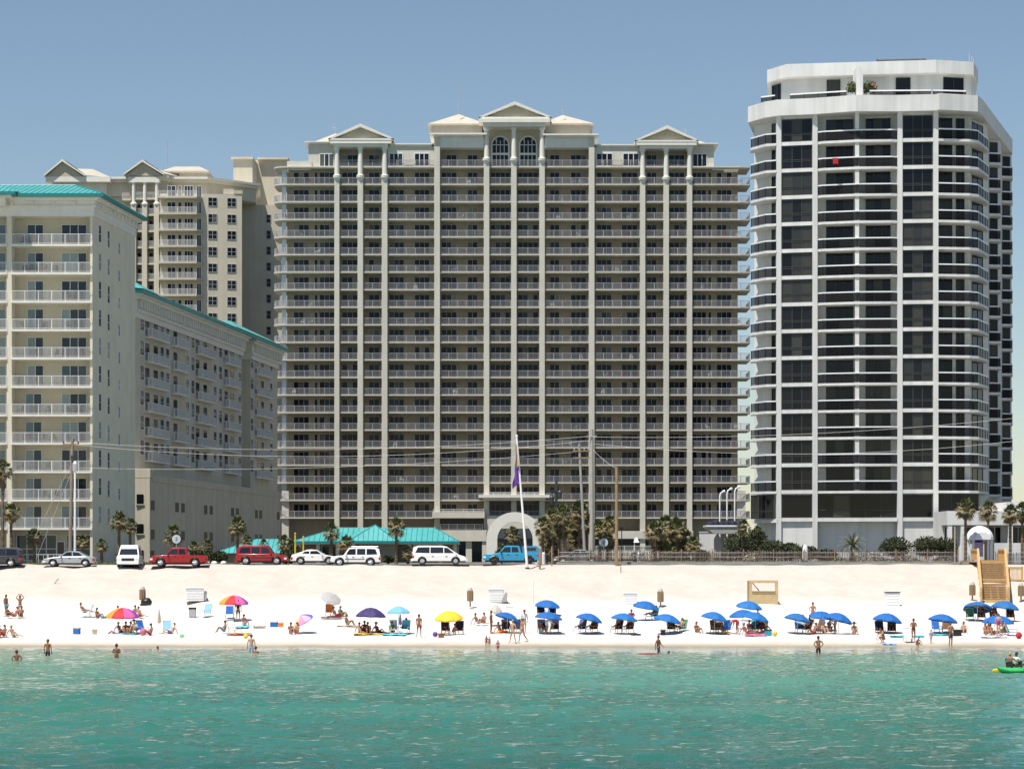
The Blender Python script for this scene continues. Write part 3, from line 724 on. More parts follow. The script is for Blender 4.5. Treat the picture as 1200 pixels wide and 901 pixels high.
# ================================================================== RIGHT WHITE TOWER
def white_tower():
    gz0 = 5.92
    pt = lambda px, Y: Vector((wx(px, Y), Y))
    A, B, C, Dd, E_, G_, S_ = pt(912.5, 271), pt(955, 270), pt(1054.5, 268.4), pt(1096.5, 268), pt(1145, 268.8), pt(1158.5, 274.5), pt(1184.0, 303)
    L0 = pt(879.5, 274)
    k = .0931; Z = lambda y: H + (HY - y) * k
    t = thing('condo_tower', 'bright white condominium tower with black glass bays and dark railed balconies at right', 'building', (40, 276, gz0))
    FH = 31.66 * k; ZS = [Z(163.2) - FH * i for i in range(14)]; zb = Z(607.5); Zp = lambda y: H + (HY - y) * 273.5 / F
    top = Z(131)
    bx = lambda P, Q: ((Q - P).normalized(), Vector((-(Q - P).normalized().y, (Q - P).normalized().x)))
    def ins(P, Q, s, d):
        u, n = bx(P, Q); return P + u * s + n * d
    lenBC = (C - B).length
    # core
    m = MB()
    m.prism([tuple(pt(884, 276.5)), tuple(pt(897, 275)), tuple(ins(A, B, 0, 1.8)), tuple(A + Vector((.02, .25))), tuple(B + Vector((0, .25))), tuple(ins(B, C, 0, 1.7)), tuple(ins(B, C, lenBC, 1.7)), tuple(C + Vector((0, .25))), tuple(Dd + Vector((0, .25))),
             tuple(Dd + Vector((0.01, 2.2))), tuple(pt(1137, 270.8)), tuple(pt(1138, 272.5)), tuple(pt(1156, 276.5)), tuple(pt(1158.5, 286)), tuple(pt(1173, 286.5)), tuple(pt(1173.5, 296)), tuple(pt(1185.5, 296.5)), tuple(pt(1160, 315)), tuple(pt(905, 310))], gz0, top)
    m.build('wall', M['whiteF'], t)
    for q in (A, B, C, Dd):
        c = MB(); c.box(q.x - .27, q.x + .27, q.y - .15, q.y + .45, gz0, top); c.build('column', M['whiteF'], t)
    # glass bays
    for P, Q in ((A, B), (C, Dd)):
        Ln = (Q - P).length
        g = win_part('window', t, P, Q, .42, Ln - .42, ZS[0] + .22, ZS[0] + FH - .42, .19, 3, M['glassF'], M['mullionF'], 0, [.30, .38], .09)
        floors(g, [-FH * i for i in range(1, 14)])
        win_part('window', t, P, Q, .42, Ln - .42, zb + .2, ZS[13] - .5, .19, 1, M['glassF'], M['mullionF'], 0, None, .09)
        for z in ZS + [zb]: m = MB().frame(P, Q); m.box(.27, Ln - .27, -.02, .3, z - .28, z + .12); m.build('spandrel', M['whiteF'], t)
    def rail(m, g, pts, z, h=1.05, M0=None):
        for p, q in zip(pts, pts[1:]):
            p, q = Vector(p), Vector(q); L = (q - p).length
            m.frame(p, q); g.frame(p, q)
            m.box(0, L, -.05, .05, z + h - .05, z + h + .09); 
            n = max(1, int(L / 1.3))
            for i in range(n + 1): m.box(max(0, i * L / n - .03), min(L, i * L / n + .03), -.04, .04, z, z + h - .05, 1)
            for i in range(n): g.add([(i * L / n + .03, 0, z + .08), ((i + 1) * L / n - .03, 0, z + .08), ((i + 1) * L / n - .03, 0, z + h - .06), (i * L / n + .03, 0, z + h - .06)], [(0, 1, 2, 3)])
    def balcony(poly, edge, zz, n, dz=-FH):
        m = MB(); m.prism([tuple(p) for p in poly], zz - .26, zz)
        o = m.build('balcony', M['whiteF'], t)
        r, g = MB(), MB(); rail(r, g, edge, zz)
        ro = r.build('railing', [M['whitepaint'], M['black']], o); g.build('glass_panel', M['railF'], o)
        floors(o, [dz * i for i in range(1, n)])
    # centre balconies, slightly bowed
    e = [ins(B, C, .3, .0), ins(B, C, .9, -.35), ins(B, C, lenBC / 2, -.75), ins(B, C, lenBC - .9, -.35), ins(B, C, lenBC - .3, .0)]
    balcony([ins(B, C, .27, 1.75)] + e + [ins(B, C, lenBC - .27, 1.75)], [ins(B, C, .3, .08), ins(B, C, .9, -.27), ins(B, C, lenBC / 2, -.67), ins(B, C, lenBC - .9, -.27), ins(B, C, lenBC - .3, .08)], ZS[0], 14)
    m = MB().frame(B, C); m.box(lenBC / 2 - .22, lenBC / 2 + .22, -.62, 1.7, ZS[13], top); m.build('fin_wall', M['whiteF'], t)
    for (a, b) in ((.13, .44), (.60, .88)):
        g = win_part('sliding_door', t, B, C, lenBC * a, lenBC * b, ZS[0] + .06, ZS[0] + 2.6, 1.69, 3, M['glassF'], M['mullionF'], 0, None, .06)
        floors(g, [-FH * i for i in range(1, 14)])
    win_part('window', t, B, C, .35, lenBC - .35, zb + .2, ZS[13] - .45, .4, 5, M['glassF'], M['mullionF'], 0, [.32], .09)
    m = MB().frame(B, C); m.box(.27, lenBC - .27, -.3, 1.7, zb - .3, zb + .1); m.box(.27, lenBC - .27, .42, 1.7, zb + .1, ZS[13] - .32); m.build('spandrel', M['whiteF'], t)
    # right balconies
    poly = [Dd + Vector((.27, 2.2)), Dd + Vector((.27, -.25)), E_ + Vector((-.9, -.55)), E_ + Vector((.2, .2)), G_, pt(1157, 276.6), pt(1138, 272.6), pt(1137, 270.9)]
    balcony(poly, [Dd + Vector((.3, -.18)), E_ + Vector((-.9, -.47)), E_ + Vector((.1, .25)), G_ + Vector((-.08, 0))], ZS[0], 14)
    for a, b, P, Q in ((.25, 2.2, Dd + Vector((0, 2.2)), pt(1137, 270.8)), (2.75, 3.6, Dd + Vector((0, 2.2)), pt(1137, 270.8)), (.3, 3.4, pt(1138, 272.5), pt(1156, 276.5))):
        g = win_part('sliding_door', t, P, Q, a, b, ZS[0] + .06, ZS[0] + 2.62, -.004, 2, M['glassF'], M['mullionF'], 0, None, .06)
        floors(g, [-FH * i for i in range(1, 14)])
    win_part('window', t, Dd + Vector((.3, .3)), E_ + Vector((0, .3)), 0, 4.6, zb + .2, ZS[13] - .4, 0, 3, M['glassF'], M['mullionF'], 0, [.3], .08)
    # side balconies: the flank steps back like saw teeth, each tooth facing the sea
    for pa, pb, Yw, dd, da, db in ((1159, 1172.5, 286, 2.2, 1160.2, 1168.2), (1174, 1186.5, 296, 2.2, 1175.4, 1182.6)):
        A1, B1 = pt(pa, Yw), pt(pb, Yw + .5); A0, B0 = pt(pa, Yw - dd), pt(pb + .3, Yw - dd + .3)
        balcony([A1, A0, B0, B1], [A0 + Vector((.05, .08)), B0 + Vector((-.06, .08)), B1 + Vector((-.06, -.1))], ZS[0], 14)
        L1 = (B1 - A1).length; s0, s1 = L1 * (da - pa) / (pb - pa), L1 * (db - pa) / (pb - pa)
        g = win_part('sliding_door', t, A1, B1, s0, s1, ZS[0] + .06, ZS[0] + 2.62, -.02, 1, M['glassF'], M['mullionF'], 0, None, .06)
        floors(g, [-FH * i for i in range(1, 14)])
        m = MB(); m.frame(A0, A1); m.box(0, (A1 - A0).length, 0, .12, gz0, ZS[0] + FH); m.build('fin_wall', M['whiteF'], t)
    # left balconies
    poly = [L0 + Vector((.2, 2.0)), L0, pt(897, 271.3), A + Vector((-.27, -.2)), A + Vector((-.27, 2)), pt(897, 275)]
    balcony(poly, [L0 + Vector((.08, .08)), pt(897, 271.4), A + Vector((-.3, -.1))], ZS[0], 14)
    Pl, Ql = pt(897, 275), ins(A, B, 0, 1.8)
    Lq = (Ql - Pl).length
    g = win_part('sliding_door', t, Pl, Ql, Lq * .45, Lq * .95, ZS[0] + .06, ZS[0] + 2.6, -.004, 1, M['glassF'], M['mullionF'], 0, None, .06)
    floors(g, [-FH * i for i in range(1, 14)])
    win_part('window', t, pt(880, 273), pt(911, 271), .1, 2.9, zb + .1, ZS[13] - .45, 0, 3, M['glassF'], M['mullionF'], 0, [.3], .08)
    m = MB(); m.prism([tuple(L0), tuple(pt(911, 270.8)), tuple(A + Vector((-.3, 2))), tuple(pt(885, 276))], zb - .4, zb); m.build('spandrel', M['whiteF'], t)
    # base
    m = MB().frame(B, C); m.box(.3, lenBC - .3, .9, 1.65, gz0, zb - .3); m.build('base_wall', M['whiteF'], t)
    # top band and terrace
    band = [pt(876.5, 274.6), pt(896, 271.6), pt(911, 270.4), pt(955, 269.4), pt(1003, 267.6), pt(1050, 267.7), pt(1097, 267.2), pt(1101, 266.6), pt(1146, 267.9), pt(1151, 270), pt(1186.5, 296), pt(1160, 316), pt(905, 311)]
    m = MB(); m.prism([tuple(p) for p in band], Z(131.5), Z(112.5)); m.build('parapet', M['whiteF'], t)
    r, g = MB(), MB()
    for a, b in (((892, 273), (908, 272)), ((926, 271.5), (992, 269.5)), ((1019, 269.3), (1091, 269)), ((1093, 269), (1132, 269.5))):
        rail(r, g, [pt(*a), pt(*b)], Z(112.5), .75)
    o = r.build('terrace_railing', [M['whitepaint'], M['black']], t); g.build('glass_panel', M['railF'], o)
    m = MB()
    ph = [pt(903, 277.5), pt(925, 274.5), pt(1098, 272), pt(1138, 273), pt(1143, 277), pt(1138, 292), pt(905, 295)]
    m.prism([tuple(p) for p in ph], Z(112.6), Zp(91)); m.build('penthouse_wall', M['whiteF'], t)
    bd = [pt(899, 276.5), pt(922, 273.2), pt(1097, 270.8), pt(1141, 272), pt(1146, 276.5), pt(1141, 293), pt(901, 296)]
    m = MB(); m.prism([tuple(p) for p in bd], Zp(91), Zp(76)); m.build('roof_band', M['whiteF'], t)
    for (a, b, P, Q, n) in ((.4, 1.9, ph[0], ph[1], 3), (4.2, 5.6, ph[1], ph[2], 1), (11.8, 13.3, ph[1], ph[2], 1), (.8, 3.1, ph[2], ph[3], 2)):
        win_part('penthouse_window', t, P, Q, a, b, Z(112.4) + .1, Zp(94), -.004, n, M['glassF'], M['mullionF'], 0, None, .06)
    m = MB(); f0 = pt(1006, 270.4); m.xz([(f0.x - .35, Z(112.5)), (f0.x + .35, Z(112.5)), (f0.x + .35, Zp(92)), (f0.x + .1, Zp(87)), (f0.x - .35, Zp(87))], f0.y - 1, f0.y + 2); m.build('terrace_fin', M['whiteF'], t)
    m = MB()
    for px in (1028, 1040, 1053, 1062, 1070, 1085): m.tube([(wx(px, 280), 280, Zp(80)), (wx(px, 280), 280, wz(70, 280))], .1, 5)
    m.tube([(wx(1028, 280), 280, wz(71.5, 280)), (wx(1085, 280), 280, wz(70, 280))], .12, 5); m.tube([(wx(1053, 280), 280, wz(76, 280)), (wx(1085, 280), 280, wz(75.5, 280))], .05, 5)
    m.build('roof_rail', M['darkmetal'], t)
    m = MB(); 
    for px, y in ((1136, 62), (1139, 66), (1141, 68)): m.tube([(wx(px, 280), 280, Zp(82)), (wx(px, 280), 280, wz(y, 280))], .08, 5)
    m.box(wx(1127, 280), wx(1133, 280), 279.7, 280.3, Zp(79), wz(75, 280)); m.build('antenna', M['steel'], t)
    return t
white_tower()
# ================================================================== SETTING
def sand_material():
    m = bpy.data.materials.new('white_quartz_sand'); m.use_nodes = True
    nt = m.node_tree; N = nt.nodes; L = nt.links; b = N['Principled BSDF']
    b.inputs['Specular IOR Level'].default_value = .2
    tc = N.new('ShaderNodeTexCoord'); sp = N.new('ShaderNodeSeparateXYZ'); L.new(tc.outputs['Object'], sp.inputs[0])
    n1 = N.new('ShaderNodeTexNoise'); n1.inputs['Scale'].default_value = .22; n1.inputs['Detail'].default_value = 4; L.new(tc.outputs['Object'], n1.inputs['Vector'])
    ad = N.new('ShaderNodeMath'); ad.operation = 'MULTIPLY_ADD'; ad.inputs[1].default_value = 2.2; L.new(n1.outputs['Fac'], ad.inputs[0]); L.new(sp.outputs['Y'], ad.inputs[2])
    mr = N.new('ShaderNodeMapRange'); mr.inputs['From Min'].default_value = 180.0; mr.inputs['From Max'].default_value = 190.0; L.new(ad.outputs[0], mr.inputs['Value'])
    cr = N.new('ShaderNodeValToRGB'); e = cr.color_ramp.elements
    e[0].position = 0; e[0].color = (.30, .245, .18, 1); e[1].position = 1; e[1].color = (.635, .61, .57, 1)
    for p, c in ((.16, (.36, .30, .225)), (.30, (.48, .425, .35)), (.5, (.60, .565, .515))):
        q = e.new(p); q.color = (*c, 1)
    L.new(mr.outputs['Result'], cr.inputs['Fac'])
    n2 = N.new('ShaderNodeTexNoise'); n2.inputs['Scale'].default_value = 1.1; n2.inputs['Detail'].default_value = 8; n2.inputs['Roughness'].default_value = .65; L.new(tc.outputs['Object'], n2.inputs['Vector'])
    r2 = N.new('ShaderNodeMapRange'); r2.inputs['From Min'].default_value = .3; r2.inputs['From Max'].default_value = .7; r2.inputs['To Min'].default_value = .90; r2.inputs['To Max'].default_value = 1.05
    L.new(n2.outputs['Fac'], r2.inputs['Value'])
    # the dune face is warmer and a little darker than the trodden beach
    dn = N.new('ShaderNodeMapRange'); dn.inputs['From Min'].default_value = 211; dn.inputs['From Max'].default_value = 217; L.new(ad.outputs[0], dn.inputs['Value'])
    mx = N.new('ShaderNodeMix'); mx.data_type = 'RGBA'; mx.inputs['B'].default_value = (.515, .45, .395, 1); L.new(dn.outputs['Result'], mx.inputs['Factor']); L.new(cr.outputs['Color'], mx.inputs['A'])
    vm = N.new('ShaderNodeVectorMath'); vm.operation = 'SCALE'; L.new(mx.outputs['Result'], vm.inputs[0]); L.new(r2.outputs['Result'], vm.inputs['Scale']); L.new(vm.outputs['Vector'], b.inputs['Base Color'])
    rr = N.new('ShaderNodeMapRange'); rr.inputs['From Min'].default_value = .1; rr.inputs['From Max'].default_value = .35; rr.inputs['To Min'].default_value = .35; rr.inputs['To Max'].default_value = .95
    L.new(mr.outputs['Result'], rr.inputs['Value']); L.new(rr.outputs['Result'], b.inputs['Roughness'])
    bp = N.new('ShaderNodeBump'); bp.inputs['Strength'].default_value = .5; bp.inputs['Distance'].default_value = .08
    n3 = N.new('ShaderNodeTexNoise'); n3.inputs['Scale'].default_value = 2.6; n3.inputs['Detail'].default_value = 6; L.new(tc.outputs['Object'], n3.inputs['Vector'])
    L.new(n3.outputs['Fac'], bp.inputs['Height']); L.new(bp.outputs['Normal'], b.inputs['Normal'])
    return m
def grid_mesh(name, xs, ys, zf):
    nx, ny = len(xs), len(ys)
    Xg, Yg = np.meshgrid(xs, ys); Zg = zf(Xg, Yg)
    co = np.stack([Xg, Yg, Zg], -1).reshape(-1, 3)
    idx = np.arange(nx * ny).reshape(ny, nx)
    q = np.stack([idx[:-1, :-1], idx[:-1, 1:], idx[1:, 1:], idx[1:, :-1]], -1).reshape(-1, 4)
    me = bpy.data.meshes.new(name)
    me.vertices.add(len(co)); me.vertices.foreach_set('co', co.astype(np.float32).ravel())
    me.loops.add(q.size); me.loops.foreach_set('vertex_index', q.astype(np.int32).ravel())
    me.polygons.add(len(q)); me.polygons.foreach_set('loop_start', np.arange(0, q.size, 4, dtype=np.int32)); me.polygons.foreach_set('loop_total', np.full(len(q), 4, dtype=np.int32))
    me.polygons.foreach_set('use_smooth', np.ones(len(q), dtype=bool))
    me.update(calc_edges=True); me.validate()
    return me
rng = np.random.default_rng(3)
def setting():
    xs = np.concatenate([[-4000, -1200, -400, -150, -90], np.arange(-60, 60.01, .45), [90, 150, 400, 1200, 4000]])
    ys = np.concatenate([[-3000, 40, 100, 130, 150, 160, 166, 172, 176], np.arange(178, 233.01, .4), [240, 300, 600, 2000, 6000]])
    kx = rng.normal(0, 1, (26, 2)) * .9; ph = rng.uniform(0, 6.28, 26); am = .05 / (1 + np.linalg.norm(kx, axis=1) * 1.2)
    def z(Xg, Yg):
        b = np.interp(Yg, PY_, PZ_)
        s = sum(a * np.sin(k[0] * Xg + k[1] * Yg + p) for a, k, p in zip(am, kx, ph))
        wgt = np.clip((Yg - 181) / 6, 0, 1) * np.clip((232.5 - Yg) / 4, 0, 1) * (np.abs(Xg) < 61)
        return b + (s * 1.0) * wgt * np.where(Yg > 206, 1.6, .6)
    o = bpy.data.objects.new('beach', grid_mesh('beach', xs, ys, z)); COL.objects.link(o); o.data.materials.append(sand_material())
    tag(o, 'white sand beach rising to a low dune below the parked cars', 'beach', kind='structure')
    # water
    m = bpy.data.materials.new('sea_water'); m.use_nodes = True
    nt = m.node_tree; N = nt.nodes; L = nt.links; b = N['Principled BSDF']
    b.inputs['Roughness'].default_value = .03; b.inputs['IOR'].default_value = 1.33; b.inputs['Specular IOR Level'].default_value = .5
    tc = N.new('ShaderNodeTexCoord'); sp = N.new('ShaderNodeSeparateXYZ'); L.new(tc.outputs['Object'], sp.inputs[0])
    mp = N.new('ShaderNodeMapping'); mp.inputs['Scale'].default_value = (.016, .075, 1); L.new(tc.outputs['Object'], mp.inputs['Vector'])
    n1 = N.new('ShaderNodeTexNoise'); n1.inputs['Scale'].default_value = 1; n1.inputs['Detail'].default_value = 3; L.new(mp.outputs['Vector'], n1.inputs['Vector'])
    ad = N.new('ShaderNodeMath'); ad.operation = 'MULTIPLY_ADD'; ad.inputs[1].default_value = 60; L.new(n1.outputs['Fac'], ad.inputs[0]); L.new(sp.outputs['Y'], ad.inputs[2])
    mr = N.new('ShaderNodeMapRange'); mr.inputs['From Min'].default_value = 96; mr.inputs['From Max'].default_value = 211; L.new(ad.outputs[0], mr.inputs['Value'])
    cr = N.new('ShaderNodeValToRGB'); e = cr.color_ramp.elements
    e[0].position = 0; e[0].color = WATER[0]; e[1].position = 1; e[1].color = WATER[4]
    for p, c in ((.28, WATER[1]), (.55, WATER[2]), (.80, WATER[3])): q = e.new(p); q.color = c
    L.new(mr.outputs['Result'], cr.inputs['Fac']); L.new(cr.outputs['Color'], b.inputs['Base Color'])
    bp = N.new('ShaderNodeBump'); bp.inputs['Strength'].default_value = 1.0; bp.inputs['Distance'].default_value = .07
    mp2 = N.new('ShaderNodeMapping'); mp2.inputs['Scale'].default_value = (1.8, 4.6, 1); L.new(tc.outputs['Object'], mp2.inputs['Vector'])
    n2 = N.new('ShaderNodeTexNoise'); n2.inputs['Scale'].default_value = 1; n2.inputs['Detail'].default_value = 3; L.new(mp2.outputs['Vector'], n2.inputs['Vector'])
    L.new(n2.outputs['Fac'], bp.inputs['Height']); L.new(bp.outputs['Normal'], b.inputs['Normal'])
    xs = np.concatenate([[-4000, -600, -120], np.arange(-47, 47.01, .24), [120, 600, 4000]])
    ys = np.concatenate([[-4000, -400, 20], np.arange(66, 181.3, .22)])
    n = 90
    lam = np.exp(rng.uniform(np.log(.62), np.log(3.0), n)); k = 2 * np.pi / lam
    th = rng.normal(0, .42, n) + np.pi / 2 + .25
    amp = .0040 * lam ** .6; ph = rng.uniform(0, 6.28, n)
    def z(Xg, Yg):
        s = np.zeros_like(Xg)
        for a, kk, t, p in zip(amp, k, th, ph): s += a * np.sin(kk * (math.cos(t) * Xg + math.sin(t) * Yg) + p)
        s = s + .5 * np.maximum(s, 0) ** 2 / .12
        gust = .80 + .45 * np.sin(.055 * Xg + .021 * Yg + 1) * np.sin(.083 * Yg + .012 * Xg) + .22 * np.sin(.2 * Yg + .06 * Xg) + .12 * np.clip((125 - Yg) / 45, -.6, 1)
        wgt = np.clip((Yg - 62) / 6, 0, 1) * np.clip((181 - Yg) / 16, .10, 1) * np.clip((47.2 - np.abs(Xg)) / 3, 0, 1)
        return s * gust * wgt
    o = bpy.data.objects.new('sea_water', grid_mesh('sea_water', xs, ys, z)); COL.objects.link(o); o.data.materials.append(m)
    tag(o, 'rippled turquoise sea lapping the beach', 'sea', kind='structure')
    # paved strip where the cars stand
    asph = mat('pale_asphalt', (.16, .155, .145), .9, var=.15, scale=1.5, bump=.3)
    r = MB(); r.box(-400, 400, 231.4, 251, 5.80, 5.926); tag(MB().box(-4000, 4000, 251.4, 6000, 5.7, 5.93).build('ground', M['dkground']), 'dark planted and paved ground under the buildings', 'ground', kind='structure')
    tag(r.build('road', asph), 'pale paved beach road behind the dune edge', 'road', kind='structure')
    kerb = MB(); kerb.box(4.2, 44, 232.6, 233.0, 5.6, 6.12); kerb.box(-60, 3.5, 251, 251.3, 5.7, 6.05); tag(kerb.build('kerb', M['concrete']), 'low concrete kerb under the picket fence', 'kerb', kind='structure')
    # grass strip
    g = MB()
    for i in range(2600):
        x = random.uniform(-50, -26); y = random.uniform(232.0, 233.6); h = random.uniform(.08, .3); a = random.uniform(0, 3.14); w = .035
        c, s_ = math.cos(a) * w, math.sin(a) * w
        g.add([(x - c, y - s_, 5.92), (x + c, y + s_, 5.92), (x + random.uniform(-.1, .1), y, 5.92 + h)], [(0, 1, 2)])
    for i in range(900):
        x = random.uniform(5, 44); y = random.uniform(233.1, 235); h = random.uniform(.2, .6); w = .04
        g.add([(x - w, y, 5.92), (x + w, y, 5.92), (x + random.uniform(-.2, .2), y, 5.92 + h)], [(0, 1, 2)])
    tag(g.build('grass', M['grass']), 'thin grass along the road verge', 'grass', kind='stuff')
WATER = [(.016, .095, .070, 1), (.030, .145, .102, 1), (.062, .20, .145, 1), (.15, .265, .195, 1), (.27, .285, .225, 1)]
setting()

# ================================================================== SMALL BUILDINGS
def pavilions():
    Y0 = 255.0; k = Y0 / F; X = lambda p: (p - CX) * k; Z = lambda y: H + (HY - y) * k; g0 = 5.9
    t = thing('beach_pavilion', 'low pavilion with a wide turquoise hip roof behind the white cars', 'pavilion', (X(440), Y0 + 4, g0))
    P, Q = (0, Y0), (1, Y0); ez, rz = Z(634), Z(618)
    m = MB().frame(P, Q)
    m.box(X(420), X(463), 1.2, 7, g0, ez, 0); m.box(X(350), X(420), 3.0, 7, g0, ez, 1); m.box(X(463), X(536), 2.4, 7, g0, ez, 1)
    for px in (350, 372, 395, 408, 480, 497, 516, 533): m.box(X(px) - .18, X(px) + .18, .6, .95, g0, ez, 2)
    m.build('wall', [M['concrete'], M['tan'], M['cream']], t)
    m = MB().frame(P, Q); m.box(X(345), X(537), .1, 7.8, ez - .32, ez - .02); m.build('fascia', M['cream'], t)
    m = MB()
    a, b = X(342.5), X(538)
    e0, e1, r0, r1 = Vector((a, Y0, ez)), Vector((b, Y0, ez)), Vector((X(392), Y0 + 4, rz)), Vector((X(508), Y0 + 4, rz))
    b0, b1 = Vector((a, Y0 + 8, ez)), Vector((b, Y0 + 8, ez))
    m.add([e0, e1, r1, r0, b0, b1], [(0, 1, 2, 3), (4, 0, 3), (1, 5, 2), (5, 4, 3, 2)])
    hip_ribs(m, e0, e1, r0, r1, .55, .05, .05, 1)
    for p, q in ((e0, r0), (e1, r1), (r0, r1)): m.tube([p, q], .06, 5, 1)
    p0, p1, ap = Vector((X(409), Y0 - 1.0, ez + .02)), Vector((X(466), Y0 - 1.0, ez + .02)), Vector((X(438.5), Y0 + 1.4, Z(614.5)))
    m.add([p0, p1, ap, Vector((X(405), Y0 + 3, ez + .6)), Vector((X(470), Y0 + 3, ez + .6)), Vector((X(438.5), Y0 + 5, rz + .05))], [(0, 1, 2), (3, 0, 2, 5), (1, 4, 5, 2)])
    hip_ribs(m, p0, p1, ap, ap, .5, .05, .05, 1); m.tube([p0, ap], .06, 5, 1); m.tube([p1, ap], .06, 5, 1)
    rf = m.build('roof', [M['teal'], M['tealdark']], t)
    m = MB(); m.box(a, X(408), Y0 - .03, Y0 + .1, ez - .22, ez + .01); m.box(X(467), b, Y0 - .03, Y0 + .1, ez - .22, ez + .01); m.box(X(408), X(467), Y0 - 1.05, Y0 - .9, ez - .22, ez + .03); m.build('gutter', M['tealdark'], rf)
    w = MB().frame(P, Q)
    for px0, px1 in ((375, 392), (398, 406), (483, 495), (500, 514)):
        win_part('window', t, P, Q, X(px0), X(px1), g0 + .7, ez - .5, 2.99 if px0 < 420 else 2.39, 2, M['glassE'], M['winframe'])
    m = MB().frame(P, Q); m.box(X(484), X(505), .3, .4, ez - .62, ez - .33); m.build('fascia_board', M['fabricgrey'], t)
    # second pavilion
    Y0 = 262.0; k = Y0 / F; X = lambda p: (p - CX) * k; Z = lambda y: H + (HY - y) * k
    t = thing('beach_pavilion', 'smaller turquoise roofed pavilion half in shade behind the red sport utility car', 'pavilion', (X(292), Y0 + 3, g0))
    ez, rz = Z(648), Z(631)
    m = MB(); e0, e1, r0, r1 = Vector((X(249), Y0, ez)), Vector((X(336), Y0, ez)), Vector((X(296), Y0 + 4, rz)), Vector((X(322), Y0 + 4, rz))
    b0, b1 = Vector((X(249), Y0 + 8, ez)), Vector((X(336), Y0 + 8, ez))
    m.add([e0, e1, r1, r0, b0, b1], [(0, 1, 2, 3), (4, 0, 3), (1, 5, 2), (5, 4, 3, 2)]); hip_ribs(m, e0, e1, r0, r1, .55, .05, .05, 1)
    for p, q in ((e0, r0), (e1, r1)): m.tube([p, q], .06, 5, 1)
    m.build('roof', [M['teal'], M['tealdark']], t)
    m = MB(); m.box(X(254), X(331), Y0 + .8, Y0 + 7, g0, ez - .02); m.build('wall', M['tan'], t)
pavilions()

def arch():
    Y0 = 292.0; k = Y0 / F; X = lambda p: (p - CX) * k; Z = lambda y: H + (HY - y) * k; g0 = 5.9
    t = thing('entrance_arch', 'white round arch portal in front of the central tower entrance', 'arch', (X(603), Y0, g0))
    cx, cz = X(603.5), Z(632); ri, ro = 20.8 * k, 33.5 * k
    n = 24; m = MB()
    pi = [(cx + ri * math.cos(math.pi * i / n), cz + ri * math.sin(math.pi * i / n)) for i in range(n + 1)]
    po = [(cx + ro * math.cos(math.pi * i / n), cz + ro * .96 * math.sin(math.pi * i / n)) for i in range(n + 1)]
    for i in range(n): m.xz([pi[i], po[i], po[i + 1], pi[i + 1]], Y0, Y0 + 1.6)
    m.build('arch_ring', M['trim'], t)
    for s in (-1, 1):
        a, b = cx + s * ri, cx + s * ro
        m = MB(); m.box(min(a, b), max(a, b), Y0 + .002, Y0 + 1.6, g0, cz - .002); m.build('arch_leg', M['trim'], t)
    m = MB(); m.box(X(575), X(632), Y0 + 9, Y0 + 9.2, g0, Z(618)); m.build('dark_lobby_panel', glass('blue_lobby_glass', [(0, (.05, .07, .09)), (.5, (.10, .13, .17))]), t)
    m = MB()
    for px in (580, 592, 604, 616, 628): m.box(X(px) - .1, X(px) + .1, Y0 + 8.85, Y0 + 8.99, g0, Z(618))
    m.box(X(575), X(632), Y0 + 8.8, Y0 + 8.98, Z(634), Z(630)); m.build('frame', M['black'], t)
arch()

